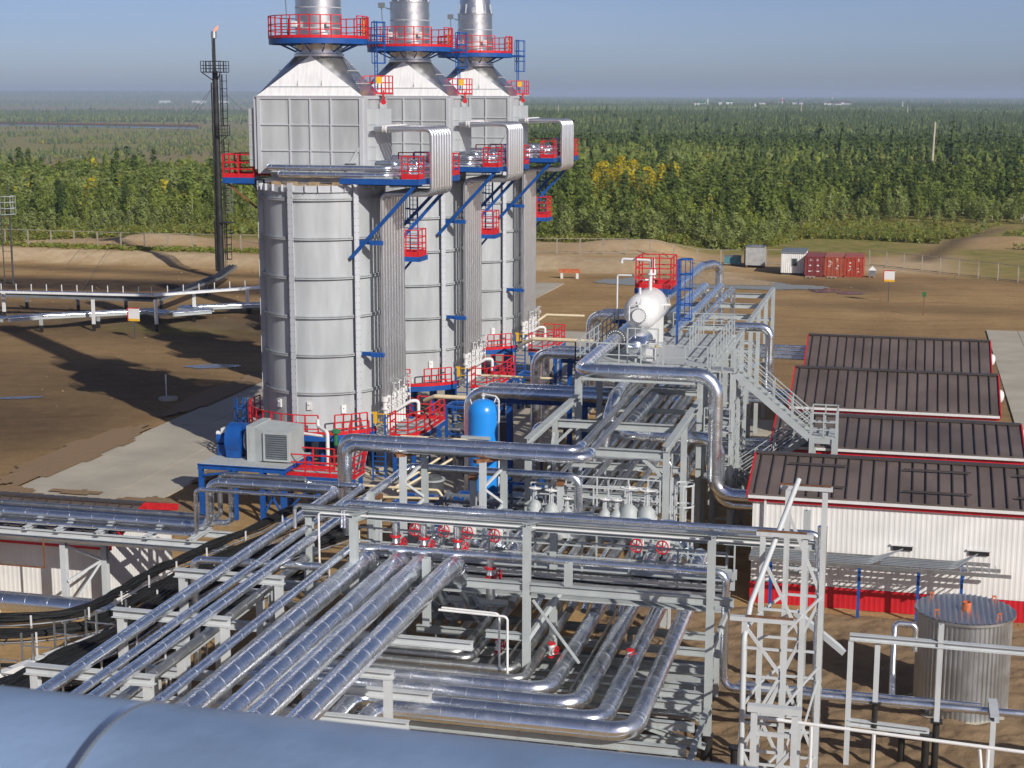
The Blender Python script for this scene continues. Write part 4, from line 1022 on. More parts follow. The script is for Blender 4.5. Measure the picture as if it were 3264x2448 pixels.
pipeline("slim silver pipe turning right behind the front posts, dropping at the right post", [(-19.4, 33.5, 6.6), (-19.4, 53.1, 6.6), (-5.6, 53.1, 6.6), (-5.6, 53.1, 2.42), (9, 53.1, 2.42)], .14, bend=.35)
for x, r, lab in ((-19.0, .36, "first from left of the four thick silver pipes sloping across the foreground"), (-17.75, .33, "second from left of the four thick silver pipes sloping across the foreground"),
                  (-16.87, .33, "third from left of the four thick silver pipes sloping across the foreground"), (-15.65, .36, "rightmost of the four thick silver pipes across the foreground, with a visible drop")):
    pipeline(lab, [(x, 33, 6.02), (x, 53.6, 6.02), (x, 57.6, 2.7), (x, 61, 2.7)], r, seam=1.05, bend=.9, group="four thick silver pipes across the foreground", n=28)
labs = ["first and innermost of the right hand silver pipes bending left on the ground rack", "second slim silver pipe outside the innermost bend of the ground rack", "third slim silver pipe bend counted outward on the ground rack", "fourth slim silver pipe bend counted outward on the ground rack",
        "fifth pipe bend outward, the first thick one with a reducer", "sixth pipe bend outward, thick and smooth", "seventh pipe bend outward, thick with bright seams", "outermost and nearest thick silver pipe bend with a long run across the bottom"]
for (x, y, r, xl), lab in zip(((-15.1, 52.6, .17, -22), (-14.62, 52.05, .17, -22), (-12.82, 51.3, .17, -22), (-12.28, 50.55, .17, -22), (-11.2, 49.75, .29, -22), (-9.95, 48.7, .31, -22), (-8.9, 47.6, .31, -17.4), (-7.8, 46.9, .31, -16.4)), labs):
    pts = [(x, 60.5, 3.0), (x, y, 3.0), (xl, y + .02, 3.0)] + ([(xl, 38, 3.0)] if xl > -20 else [])
    pipeline(lab, pts, r, M_CLAD if r > .2 else M_DULL, 1.05, group="silver pipes bending left on the ground rack", n=26, bend=2.4 * r)
pipeline("straight silver pipe high above the red handwheels with a short drop at each end", [(-19.95, 53.7, 7.1), (-19.95, 53.7, 8.05), (-2.5, 53.7, 8.05), (-2.5, 53.7, 6.4)], .135, bend=.3)
pipeline("thin pale pipe just in front of the straight pipe above the handwheels", [(-21.7, 53.2, 7.1), (-21.7, 53.2, 7.98), (-2.8, 53.2, 7.98)], .075, M_GALV)
pipeline("thinnest tube under the straight pipe above the handwheels", [(-20.6, 52.8, 5.4), (-20.6, 52.8, 7.85), (-2.8, 52.8, 7.85)], .04, M_WHITE, 0)
for y, x, xe, lab in ((61.8, -22.8, -12.4, "front pipe of the bright pair running level from the blue steelwork to the rack"), (63.0, -23.4, -13.0, "rear pipe of the bright pair running level from the blue steelwork to the rack")):
    o = pipeline(lab, [(x, y, 4.4), (x, y, 8.35), (xe, y, 8.35), (xe, y + 1.1, 8.35)], .235, bend=.5)
    part("branch_run", MB().pipe([(xe, y + 1.1, 8.4), (xe, 84, 8.4)], .14, None, 14, 1.3).cyl((xe, y + 1.0, 8.38), (xe, y + 1.3, 8.4), .235, 16, 0, .14), [M_DULL, M_BAND], o)
pipeline("big bright duct along the rack top that drops into the nearest white shed", [(-13.9, 121, 7), (-13.9, 121, 10.4), (-15.1, 119.5, 10.2), (-15.1, 73.4, 9.95), (-8.45, 73.4, 9.95), (-8.45, 73.4, 4.2), (-6.2, 73.4, 4.2)], .34, bend=.95, n=30, seam=.7)
pipeline("lower silver duct curving behind the big duct drop into the shed wall", [(-13.1, 84, 6.75), (-13.1, 74.25, 6.75), (-8.35, 74.25, 6.75), (-8.35, 74.25, 3.55), (-6.2, 74.25, 3.55)], .31, bend=.9, n=26, seam=.7)
pipeline("fat bright elbow turning down inside the rack beneath the big duct", [(-13.7, 92, 8.35), (-13.7, 75.2, 8.35), (-14.3, 75.2, 5.2), (-14.3, 75.2, 4.3)], .34, bend=1.3, n=26, seam=.7)
pipeline("dull silver pipe on the rack top right of the white drum, ending in a drop", [(-13.9, 96, 9.6), (-13.9, 112.4, 9.6), (-13.9, 112.4, 7)], .3, M_CLAD, bend=.6)
pipeline("slim silver pipe on the rack top ending in a drop at the open far frame", [(-12.9, 90, 9.5), (-12.9, 113.6, 9.5), (-12.9, 113.6, 5)], .24, bend=.4)
pipeline("thin twin tube on the right of the far rack top", [(-12.15, 90, 9.4), (-12.15, 113.4, 9.4), (-12.15, 113.4, 5)], .09, bend=.25)
pipeline("thin tube beside the twin tube on the far rack top", [(-11.85, 90, 9.4), (-11.85, 112.8, 9.4), (-11.85, 112.8, 5)], .07, bend=.25)
pipeline("silver duct elbow dropping from the far rack to the third white shed", [(-10.6, 97, 8.95), (-7.95, 97, 8.95), (-7.95, 97, 4.8), (-6.0, 97, 4.8)], .27, bend=.6, n=22)
for k in range(4):
    pipeline(f"{NTH[k]} of four stacked silver pipes between the rack and the farthest shed", [(-10, 108.6, 6.0 - .26 * k), (-6.1, 108.6, 6.0 - .26 * k)], .12, seam=1.3, group="stacked pipes at the farthest shed")
    pipeline(f"{NTH[k]} of four stacked silver pipes entering the third shed below the duct elbow", [(-9, 95.5, 5.3 - .24 * k), (-6.0, 95.5, 5.3 - .24 * k)], .11, seam=1.3, group="stacked pipes at the third shed")
    pipeline(f"{NTH[k]} of four stacked silver pipes entering the second shed under the stair", [(-10, 82.3, 5.0 - .24 * k), (-6.15, 82.3, 5.0 - .24 * k)], .11, seam=1.3, group="stacked pipes at the second shed")
for k, (x, r) in enumerate(((-15.05, .21), (-14.45, .19), (-13.85, .15), (-13.4, .11), (-12.75, .2), (-12.1, .16), (-11.55, .13), (-11.1, .2), (-10.5, .15), (-10.12, .1))):
    nm = ("leftmost", "second", "third", "fourth", "fifth", "sixth", "seventh", "eighth", "ninth", "rightmost")[k]
    pipeline(f"{nm} pipe from the left in the row lying low inside the main rack", [(x, 57.5, 3.3), (x, 61, 4.2 + r), (x, 112, 4.2 + r)], r, M_CLAD if k % 3 == 0 else M_DULL, 1.4, group="row of pipes lying inside the main rack")
for k, (x, r) in enumerate(((-14.7, .1), (-13.0, .13), (-11.8, .1), (-10.9, .12))):
    nm = ("first", "second", "third", "fourth")[k]
    pipeline(f"{nm} slim pipe from the left on the upper tier of the main rack", [(x, 66, 6.1 + r), (x, 110, 6.1 + r)], r, M_DULL, 1.6, group="slim pipes on the rack's upper tier")
# tower ducts
for (y, x, z, lab) in ((85.3, -23.9, 6.35, "nearest"), (100.5, -23.6, 6.2, "middle"), (117.5, -23.3, 6.5, "farthest")):
    o = pipeline(f"front pipe of the {lab} silver duct pair between towers and rack, with a bend down", [(-15.8, y, z), (x, y, z), (x, y, .5)], .34, bend=.9, n=24, seam=.8)
    pipeline(f"rear pipe of the {lab} silver duct pair between towers and rack", [(-15.8, y + 1.5, z), (x + .3, y + 1.5, z), (x + .3, y + 1.5, .5)], .30, bend=.8, n=22, seam=.8)
    t = thing("blue_portal", f"blue steel goal post frame under the {lab} silver duct pair", "frame", (x + 2.2, y + .6, 0))
    for xx in (0, 4.4): part("post", MB().ibeam((xx, 0, 0), (xx, 0, z - .7), .3, .3, .03), M_BLUE, t)
    part("beam", MB().ibeam((-.6, 0, z - .55), (5.6, 0, z - .55), .3, .3, .03), M_BLUE, t)
pipeline("silver pipe with a bend down behind the bright blue vessel", [(-15.9, 82, 5.3), (-19.3, 82, 5.3), (-19.3, 82, .6)], .2, bend=.5)
# bright tubes at lower left
pipeline("thick silver pipe at the left edge running toward the black cables", [(-46, 57.6, 1.6), (-31.2, 57.6, 1.6)], .42, n=28)
pipeline("silver pipe with a short riser between the cable trays and the white beams", [(-24.6, 50.6, 2.0), (-24.6, 50.6, 7.3 - .9), (-19.8, 50.9, 6.4)], .15, bend=.3)
pipeline("silver pipe carried low on stub posts beyond the lattice tower at right", [(-5.2, 54.3, 2.15), (-1.0, 54.3, 2.15), (3.2, 54.3, 2.15)], .085)
pipeline("white wrapped pipe loop rising beside the corrugated tank", [(.2, 54.3, 2.1), (.2, 56.5, 2.1), (.2, 57.2, 3.9), (.95, 57.2, 3.9), (.95, 57.2, 2.9)], .11, M_BAND, .35, bend=.18)
pipeline("bent grey tube hanging from a small post between the big pipes", [(-15.4, 50.8, 5.2), (-12.9, 50.8, 5.15), (-12.9, 50.8, 2.5)], .045, M_WHITE, 0, bend=.15)
pipeline("second bent grey tube beside the first between the big pipes", [(-15.4, 51.2, 5.15), (-13.3, 51.2, 5.1), (-13.3, 51.2, 2.7)], .04, M_WHITE, 0, bend=.15)
# beige and white small lines by the towers
k = 0
for pts, r, lab in (([(-27.2, 82.6, 4.1), (-22.4, 82.6, 4.1), (-22.4, 82.6, 3.4)], .07, "upper beige tube between the nearest tower platform and the blue vessel"),
                    ([(-27.2, 82.3, 3.7), (-22.9, 82.3, 3.7)], .06, "lower beige tube between the nearest tower platform and the blue vessel"),
                    ([(-27.6, 88.5, 5.0), (-26.8, 88.0, 5.4), (-24.1, 88.0, 5.4)], .13, "thick beige pipe bend behind the nearest red side platform"),
                    ([(-25.5, 104.8, 6.1), (-24.7, 104.4, 6.5), (-20.5, 104.4, 6.5)], .13, "thick beige pipe bend behind the middle red side platform"),
                    ([(-26.2, 78, 2.2), (-23.4, 80.4, 4.1), (-23.4, 80.4, 1)], .07, "beige tube rising diagonally left of the blue vessel"),
                    ([(-25.8, 77.6, 2.2), (-23.1, 79.9, 3.8), (-23.0, 79.6, 3.0), (-22.1, 79.4, 3.0)], .07, "second beige diagonal tube that bends into the blue vessel"),
                    ([(-24.9, 69, 4.7), (-20.9, 69, 4.7), (-20.6, 69, 4.3), (-24.9, 69, 4.15)], .065, "beige tube loop below the bright pipe pair"),
                    ([(-27.5, 101, 4.4), (-22.5, 101, 4.4)], .08, "beige tube left of the middle duct pair"),
                    ([(-27.2, 116.5, 6.0), (-26.6, 116.8, 6.45), (-23.7, 117.2, 6.4)], .1, "pale tube reaching from the farthest tower to its duct pair")):
    pipeline(lab, pts, r, M_CREAM, 0, bend=.2)

# ------------------------------------------------------------------ cables
def tray(label, pts, w, n, seed, dz=.10, lad=True):
    r = random.Random(seed); t = thing("cable_tray", label, "cable tray", (0, 0, 0))
    P = [Vector(p) for p in pts]
    # resample with Catmull-Rom
    Q = []
    for i in range(len(P) - 1):
        p0 = P[max(0, i - 1)]; p1 = P[i]; p2 = P[i + 1]; p3 = P[min(len(P) - 1, i + 2)]
        for k in range(8):
            s_ = k / 8
            Q.append(.5 * ((2 * p1) + (p2 - p0) * s_ + (2 * p0 - 5 * p1 + 4 * p2 - p3) * s_ * s_ + (3 * p1 - p0 - 3 * p2 + p3) * s_ ** 3))
    Q.append(P[-1])
    D = [((Q[min(i + 1, len(Q) - 1)] - Q[max(i - 1, 0)]).normalized()) for i in range(len(Q))]
    S = [d.cross(Vector((0, 0, 1))).normalized() for d in D]
    mb = MB()
    for c in range(n):
        off = -w / 2 + w * (c + .5) / n; ph = r.uniform(0, 6); am = r.uniform(.015, .085); z = r.uniform(0, dz)
        mb.sweep([Q[i] + S[i] * (off + am * sin(i * .7 + ph)) + Vector((0, 0, z + .05 * sin(i * .55 + ph * 2))) for i in range(len(Q))], r.uniform(.024, .058), 5)
    part("cables", mb, M_BLACK, t)
    mb = MB()
    for sg in (-1, 1): mb.sweep([Q[i] + S[i] * (sg * (w / 2 + .03)) - Vector((0, 0, .06)) for i in range(len(Q))], .03, 4)
    mb2 = MB()
    for i in range(0, len(Q), 3):
        mb.bar(Q[i] - S[i] * (w / 2 + .15) - Vector((0, 0, .1)), Q[i] + S[i] * (w / 2 + .15) - Vector((0, 0, .1)), .05, .04)
        if i % 6 == 0: part("hanger", MB().bar(Q[i] - S[i] * (w / 2 + .1) + Vector((0, 0, -1.2)), Q[i] - S[i] * (w / 2 + .1) + Vector((0, 0, .3)), .05), M_WHITE, t)
    part("rungs", mb, M_GALV, t)
    return t
curve = [(-23.5, 66.5, 5.0), (-25.4, 63.2, 4.95), (-26.3, 59.9, 4.8), (-27.3, 56.9, 4.6), (-27.9, 54.5, 4.5), (-28.0, 51.6, 4.55), (-28.3, 49.2, 4.5), (-30.2, 47.4, 4.6), (-33, 46.8, 4.6)]
tray("upper black cable run curving left past the long shed", curve, .34, 16, 1, .28)
tray("second black cable run below the upper one, curving left", [(x + .35, y - .3, z - .45) for x, y, z in curve], .6, 26, 2, .26)
tray("wide tangled black cable bundle sweeping down to the left edge", [(-23.0, 62.5, 4.2), (-25.6, 57.5, 4.0), (-26.6, 54.2, 3.9), (-26.6, 50.4, 3.9), (-26.6, 47.9, 3.95), (-27.0, 45, 4.0), (-27.2, 42.3, 4.1), (-27.4, 39, 4.1)], 1.15, 48, 3, .32)
tray("low black cable layer under the white beams at left", [(-23.5, 60, 3.2), (-25.4, 54.5, 3.1), (-25.7, 50.2, 3.1), (-26.6, 47.4, 3.1), (-29.5, 45.6, 3.3), (-33, 45.2, 3.4)], 1.1, 34, 4, .25)
tray("lowest black cable tray at the left edge", [(-25.2, 49, 2.6), (-27.5, 46, 2.6), (-30, 44.5, 2.7), (-34, 44, 2.7)], 1.0, 26, 5, .2)
wb = thing("support_beam", "white diagonal beam with comb of hangers crossing the black cables", "beam", (-27.8, 46.5, 0))
part("beam", MB().bar((.9, 3.0, 4.0), (-2.6, -8.0, 4.0), .3, .22), M_WHITE, wb)
mb = MB()
for k in range(9):
    f = k / 8; c = Vector((.9, 3.0, 4.0)).lerp(Vector((-2.6, -8.0, 4.0)), f)
    mb = MB()
    for dx in (-.32, .1): mb.bar(c + Vector((dx, 0, -1.1)), c + Vector((dx, 0, 1.05)), .06)
    for z in (-.5, .1, .6): mb.bar(c + Vector((-.32, 0, z)), c + Vector((.8, 0, z)), .04)
    part("hanger", mb, M_GALV, wb)
tray("black hoses looping right of the slim pipe bend below the bright pair", [(-20.4, 66.2, 4.4), (-18.5, 66.2, 4.4), (-16.6, 66.2, 4.4), (-15.9, 66, 3.8), (-15.7, 65.7, 2.4)], .5, 9, 6, .1)
tray("thick black hose bank behind the foreground columns", [(-20.6, 62.6, 4.6), (-18, 62.6, 4.6), (-15.2, 62.6, 4.6)], .6, 14, 8, .25)

# ------------------------------------------------------------------ valve walkway
wk = thing("walkway", "grey grating walkway with handrails and kick plates behind the front posts", "walkway", (-20, 55, 0))
part("deck", MB().box(0, 14.2, 0, 2.8, 5.15, 5.22), M_DECK, wk)
part("railing", MB().rail([(0, 0, 5.22), (14.2, 0, 5.22)], 1.55, (1, .66, .33), .07, 1.7), M_GREY, wk); part("railing", MB().rail([(0, 2.8, 5.22), (14.2, 2.8, 5.22)], 1.2, (1, .5), .06, 1.7), M_GREY, wk)
mb = MB(); mb.box(-.1, 14.3, -.12, -.04, 4.75, 5.25); mb.box(-.1, 14.3, -.6, -.12, 4.7, 4.76); mb.box(-.1, 14.3, 2.82, 2.9, 4.9, 5.3); mb.ibeam((-.1, .6, 4.9), (14.3, .6, 4.9), .2, .4); mb.ibeam((-.1, 2.2, 4.9), (14.3, 2.2, 4.9), .2, .4)
part("kick_plate", mb, M_GREY, wk)
mb = MB()
for k in range(9): mb.box(.8 + 1.6 * k, .87 + 1.6 * k, -.16, -.12, 4.82, 5.05)
part("latch", mb, M_DARK, wk)
lt = thing("cable_ladder_bank", "dark grey cable ladders stacked along the walkway front", "cable tray", (-20, 54.2, 0))
mb = MB()
for z in (5.45, 5.75):
    for y in (-.1, .35): mb.bar((0, y, z), (14.2, y, z), .04, .1)
    for k in range(46): mb.bar((k * .31, -.1, z - .03), (k * .31, .35, z - .03), .04, .03)
part("ladders", mb, M_GALV, lt)
mb = MB(); rr_ = random.Random(5)
for k in range(7): mb.sweep([(x_, .0 + .05 * k + .01 * sin(x_ * 2 + k), 5.5 + (.3 if k > 3 else 0) + .015 * sin(x_ * 3 + 2 * k)) for x_ in np.linspace(0, 14.2, 40)], .02, 5)
part("cables", mb, M_BLACK, lt)
WH = [(-18.35, 57.4, 6.12), (-17.15, 57.4, 6.15), (-16.2, 57.4, 6.15), (-15.1, 57.4, 6.1), (-9.5, 57.4, 6.1), (-8.5, 57.4, 6.1)]
nm = ["leftmost", "second from left", "third from left", "fourth from left", "fifth from left", "rightmost"]
for (x, y, z), s_ in zip(WH, nm):
    v = thing("gate_valve", f"{s_} large valve with red handwheel above the walkway", "valve", (x, y, z), group="valves with red handwheels on the walkway")
    part("handwheel", MB().wheel((0, 0, 0), (-.3, -1, .12), .25, 24, 0, 4, .03), M_RED, v)
    part("yoke", MB().bar((-.14, .1, 0), (-.14, .95, 0), .09).bar((.14, .1, 0), (.14, .95, 0), .09).cyl((0, 0, 0), (0, 1.0, 0), .05, 8).box(-.2, .2, .5, .6, -.2, .2), M_WHITE, v)
    part("bonnet", MB().lathe([(.12, .9), (.36, .95), (.36, 1.05), (.3, 1.1), (.36, 1.5), (.1, 1.6)], (0, 0, 0), 16, 0, 'Y'), M_GREY, v)
    part("body", MB().cyl((0, 1.6, -1.6), (0, 1.6, .6), .3, 16).cyl((0, .9, -1.0), (0, 3.0, -1.0), .3, 16), M_CLAD, v)
for k, x in enumerate((-17.6, -16.5, -15.5, -14.4, -9.0, -8.1, -7.2)):
    pipeline(f"{('leftmost', 'second', 'third', 'fourth', 'fifth', 'sixth', 'rightmost')[k]} wrinkled foil wrapped elbow, counted from left, under the walkway valves", [(x, 60.5, 3.6), (x, 58.6, 5.6), (x, 57.4, 5.5), (x + .02, 57.0, 4.6)], .28, M_FOIL, .5, group="foil wrapped elbows at the walkway", bend=.5)
pipeline("bright foil wrapped pipe leaning right behind the foreground post", [(-14.6, 58.4, 5.4), (-13.9, 59.4, 6.3), (-11.9, 60.6, 6.2)], .26, M_FOIL, .6)
pipeline("bright foil wrapped wye branch at the right end of the walkway", [(-9.2, 60, 6.0), (-8.0, 58.8, 5.8), (-7.0, 57.6, 5.3), (-6.6, 57, 4.2)], .28, M_FOIL, .5)
for k, x in enumerate((-18.0, -16.9, -15.6, -14.2)):
    v = thing("drain_valve", f"small red flanged valve {('left', 'second', 'third', 'right')[k]} in the row at the far ends of the thick pipes", "valve", (x, 53.9 if k < 3 else 53.4, 6.1 if k < 3 else 5.3), group="small red flanged valves")
    part("flange", MB().cyl((0, 0, .3), (0, 0, .38), .24, 14), M_RED, v); part("flange", MB().cyl((0, 0, .72), (0, 0, .8), .22, 14), M_RED, v)
    part("body", MB().cyl((0, 0, -.4), (0, 0, .3), .17, 12).lathe([(.1, .38), (.16, .5), (.1, .7)], (0, 0, 0), 12).cyl((0, 0, .8), (0, 0, 1.3), .13, 10), M_GALV, v)
    part("handwheel", MB().wheel((.32, -.05, .5), (1, -.3, 0), .2, 14, 0, 3, .025), M_RED, v)
# valve skid in the rack
sk = thing("valve_skid", "grey valve skid with railings inside the near end of the main rack", "skid", (-15.5, 63.4, 0))
part("deck", MB().box(0.3, 5.6, .9, 1.7, 5.1, 5.16), M_DECK, sk)
for q_ in ([(.2, 1.0, 5.15), (5.7, 1.0, 5.15)], [(.2, 1.8, 5.35), (5.7, 1.8, 5.35)], [(3.9, -.6, 5.6), (5.6, -.6, 5.6)]): part("railing", MB().rail(q_, 1.4, (1, .66, .33), .06, 1.25), M_PALE, sk)
part("toe_beam", MB().box(.2, 5.7, .85, .9, 4.75, 5.25).box(.2, 5.7, .3, .36, 4.35, 4.75), M_PALE, sk)
for k, (x, y, s_) in enumerate(((-14.8, 63.0, .66), (-14.0, 62.6, .7), (-13.3, 62.5, .5), (-11.7, 62.5, .55), (-11.2, 62.5, .55), (-10.7, 62.6, .92), (-9.95, 62.6, .88))):
    v = thing("globe_valve", f"{('leftmost', 'second', 'third', 'fourth', 'fifth', 'sixth', 'rightmost')[k]} white domed valve from the left on the rack skid", "valve", (x, y, 5.72), group="white domed valves on the rack skid")
    q_ = .42 * s_
    part("body", MB().lathe([(q_ * .9, -.6), (q_ * .9, 0), (q_ * 1.15, .0), (q_ * 1.15, .12), (q_ * 1.05, .14), (q_ * .95, .42 * s_), (q_ * .5, .62 * s_), (.08, .68 * s_)], n=20), M_GREY, v); part("flange", MB().cyl((0, 0, -.02), (0, 0, .14), q_ * 1.22, 20), M_PALE, v)
    part("yoke", MB().bar((-.12 * s_, 0, .55 * s_), (-.08 * s_, 0, 1.35 * s_), .05).bar((.12 * s_, 0, .55 * s_), (.08 * s_, 0, 1.35 * s_), .05).cyl((0, 0, .5 * s_), (0, 0, 1.6 * s_), .035, 8), M_PALE, v)
    part("handwheel", MB().wheel((0, 0, 1.42 * s_), (0, .1, 1), .38 * s_, 18, 0, 4, .028), M_WHITE, v)
cl = thing("cage_ladder", "white caged ladder on the right post of the rack front", "ladder", (-9.0, 62.6, 0))
part("ladder", MB().ladder(0, .5, 0, 7.4, (0, 1), .5), M_PALE, cl); part("cage", MB().cage(.1, .5, 3.6, 7.2, (1, 0), .42, 0, 6, .9), M_PALE, cl)
ub = thing("equipment_frame", "dark grey equipment rack with cable ladders below the slim pipe bend", "frame", (-20.2, 66.8, 0))
mb = MB()
for z in (2.6, 3.2, 3.8, 4.3, 4.8):
    for y in (0, 1.2): mb.bar((0, y, z), (4.6, y, z), .08, .12)
    for k in range(12): mb.bar((.4 * k, 0, z), (.4 * k, 1.2, z), .05, .04)
for x in (0.1, 1.6, 3.1, 4.5):
    for y in (0, 1.2): mb.bar((x, y, 0), (x, y, 5.0), .14)
part("frame", mb, M_GRAPHITE, ub)
for k in range(10): part("coil_tube", MB().cyl((.6, .1 + .11 * k, 3.3 + .02 * k), (3.9, .1 + .11 * k, 3.3 + .02 * k), .045, 8), M_GALV, ub)
for x, y in ((-19.95, 64.0), (-16.4, 63.8)):
    t = thing("trestle", "pale grey twin leg trestle under the bright pipe pair, " + ("left" if x < -18 else "right") + " one", "trestle", (x, y, 0), group="twin leg trestles under the bright pipe pair")
    part("leg", MB().ibeam((-.28, -2.3, 0), (-.28, -2.3, 8.0), .26, .24, .03), M_PALE, t); part("leg", MB().ibeam((.34, -1.2, 0), (.34, -1.2, 8.0), .26, .24, .03), M_GREY, t)
    part("brace", MB().bar((-.28, -2.3, 6.9), (.34, -1.2, 7.6), .1).bar((-.28, -2.3, 6.9), (.34, -1.2, 6.0), .1).bar((-.28, -2.3, 5.2), (.34, -1.2, 6.0), .1), M_PALE, t)
    part("head", MB().bar((-.6, -2.4, 8.05), (.7, -1.1, 8.05), .3, .14), M_RUST, t)
for x, y, zt in ((-17.9, 64.4, 6.65), (-14.0, 64.4, 6.65), (-20.95, 60.5, 6.6)):
    t = thing("trestle", f"single grey post with rusty head under the slim pipe bend at x {abs(int(x))}".split(" at x")[0] + (", left one" if x < -20 else (", middle one" if x < -16 else ", right one")), "post", (x, y, 0), group="single posts with rusty heads")
    part("post", MB().ibeam((0, 0, 0), (0, 0, zt - .16), .26, .24, .03), M_PALE, t); part("head", MB().box(-.17, .17, -.17, .17, zt - .15, zt + .02), M_RUST, t)

# ------------------------------------------------------------------ rack top deck, drums, stairs
dk = thing("deck_platform", "pale grey grating deck on the rack around the white drum", "platform", (-16.5, 79.3, 0))
part("deck", MB().box(0, 6.9, 0, 12.5, 9.12, 9.2), M_DECK, dk)
part("railing", MB().rail([(0, 0, 9.2), (6.9, 0, 9.2)], 1.2, (1, .5, .12), .06, 1.15), M_GREY, dk)
part("railing", MB().rail([(0, 0, 9.2), (0, 12.5, 9.2)], 1.2, (1, .66, .33), .06, 1.25), M_GREY, dk)
part("railing", MB().rail([(6.9, 1.6, 9.2), (6.9, 12.5, 9.2), (3.3, 12.5, 9.2)], 1.2, (1, .66, .33), .06, 1.3), M_GREY, dk); part("railing", MB().rail([(5.1, 6.5, 9.2), (5.1, 12.5, 9.2)], 1.2, (1, .66, .33), .05, 1.3), M_GREY, dk)
part("gate_rail", MB().rail([(2.6, .8, 9.2), (4.2, .8, 9.2)], 1.9, (1,), .07, 1.7), M_GREY, dk)
part("edge_beam", MB().ibeam((0, -.06, 9.0), (6.9, -.06, 9.0), .2, .28).ibeam((-.06, 0, 9.0), (-.06, 12.5, 9.0), .2, .28).ibeam((6.96, 0, 9.0), (6.96, 12.5, 9.0), .2, .28), M_GREY, dk)
for x, y in ((.1, .1), (6.8, .1), (.1, 6), (.1, 12.3), (6.8, 12.3), (6.8, 6)): part("column", MB().ibeam((x, y, 0), (x, y, 8.9), .24, .24, .03), M_GREY, dk)
dr = thing("pressure_drum", "white horizontal drum with bolted manway on the rack deck", "drum", (-14.0, 84.8, 9.2))
R = .98
part("shell", MB().lathe([(.02, -.42), (.35, -.40), (.65, -.30), (.85, -.14), (R, .15), (R, 4.2), (.85, 4.5), (.5, 4.7), (.02, 4.78)], (0, 0, 2.1), 44, 0, 'Y'), M_WHITE, dr)
mw = part("manway", MB().lathe([(.40, -.62), (.42, -.60), (.42, -.45), (.34, -.45), (.34, -.3), (.02, -.3)], (0, 0, 2.0), 28, 0, 'Y').cyl((0, -.66, 2.0), (0, -.6, 2.0), .38, 24), M_WHITE, dr)
mb = MB()
for k in range(20):
    t = 2 * pi * k / 20; mb.cyl((.385 * cos(t), -.69, 2.0 + .385 * sin(t)), (.385 * cos(t), -.6, 2.0 + .385 * sin(t)), .03, 6)
part("bolts", mb, M_DARK, mw)
part("davit", MB().pipe([(-.55, -.55, 1.7), (-.55, -.55, 2.55), (0, -.6, 2.62), (.1, -.6, 2.75)], .04, .15, 8, 0).cyl((.1, -.6, 2.6), (.1, -.6, 2.95), .03, 6), M_WHITE, mw)
for y in (.8, 3.4): part("saddle", MB().box(-.75, .75, y - .12, y + .12, 0, 1.6), M_WHITE, dr)
part("nozzle", MB().cyl((-.15, 0.5, 3.0), (-.15, .5, 3.4), .07, 8).cyl((.1, 2.5, 3.0), (.1, 2.5, 4.2), .1, 10).cyl((.15, -.3, 1.3), (.3, -.5, -.1), .1, 10).cyl((.95, 2, 2.3), (1.35, 2, 2.3), .08, 8).cyl((.1, 2.5, 3.9), (.1, 2.5, 4.0), .2, 12), M_WHITE, dr)
bk = thing("relief_platform", "red railed cage platform on top of the white drum", "platform", (-14.3, 88.3, 0))
part("deck", MB().box(-.6, 1.4, 0, 2.2, 12.1, 12.18), M_DECK, bk); part("fascia", MB().box(-.66, 1.46, -.06, 0, 11.9, 12.2).box(1.4, 1.46, 0, 2.2, 11.9, 12.2), M_BLUE, bk)
part("railing", MB().rail([(-.6, 0, 12.2), (1.4, 0, 12.2), (1.4, 2.2, 12.2), (-.6, 2.2, 12.2)], 1.75, (1, .66, .33), .07, .95, .25, closed=True), M_RED, bk)
part("relief_valve", MB().pipe([(.1, 1.0, 12.2), (.1, 1.0, 13.7), (-1.6, 1.0, 13.75), (-1.6, 1.0, 13.5)], .08, .12, 8, 0).cyl((.25, .9, 12.2), (.25, .9, 13.9), .09, 8).cyl((.25, .9, 12.9), (.25, .9, 13.3), .2, 10).cyl((-.3, .6, 12.6), (.4, .9, 12.7), .08, 8), M_WHITE, bk)
part("cage_ladder", MB().ladder(1.9, -.6, 9.2, 14.0, (0, 1), .5).cage(1.95, -.6, 10.6, 14.0, (1, 0), .38, 0, 5, .85), M_BLUE, bk)
part("vent_tube", MB().pipe([(-1.7, .2, 10.4), (-1.7, .2, 12.9), (-.7, .2, 12.9)], .05, .1, 8, 0), M_WHITE, bk)
sd = thing("silver_drum", "small foil clad horizontal drum in front of the white drum", "drum", (-13.7, 81.0, 9.2))
part("shell", MB().lathe([(.02, -.2), (.3, -.14), (.45, 0), (.54, .2), (.54, 3.0), (.4, 3.2), (.02, 3.25)], (0, 0, .75), 30, 0, 'Y'), M_CLAD, sd)
for y in (.6, 2.4): part("saddle", MB().box(-.35, .35, y - .08, y + .08, 0, .4), M_GREY, sd)
part("nozzle", MB().cyl((0, .3, 1.2), (0, .3, 1.7), .05, 8).cyl((.1, -.1, .2), (.1, -.1, -.1), .1, 8).cyl((.5, 1.2, .9), (.9, 1.2, .9), .1, 10).cyl((.88, 1.2, .9), (.93, 1.2, .9), .18, 12), M_GALV, sd)
ins = thing("instrument_cluster", "white and yellow instruments beside the small silver drum", "instruments", (-12.6, 80.6, 9.2))
part("cabinet", MB().box(-.35, .1, -.3, .1, .2, .8).cyl((-.3, .4, .9), (.35, .4, .9), .12, 10), M_WHITE, ins); part("gauge", MB().cyl((.2, -.2, 1.0), (.2, -.3, 1.0), .1, 12), M_YELLOW, ins)
fl = thing("duct_flange", "dark bolted flange pair on the big duct beside the deck rail", "flange", (-15.1, 83.4, 9.97))
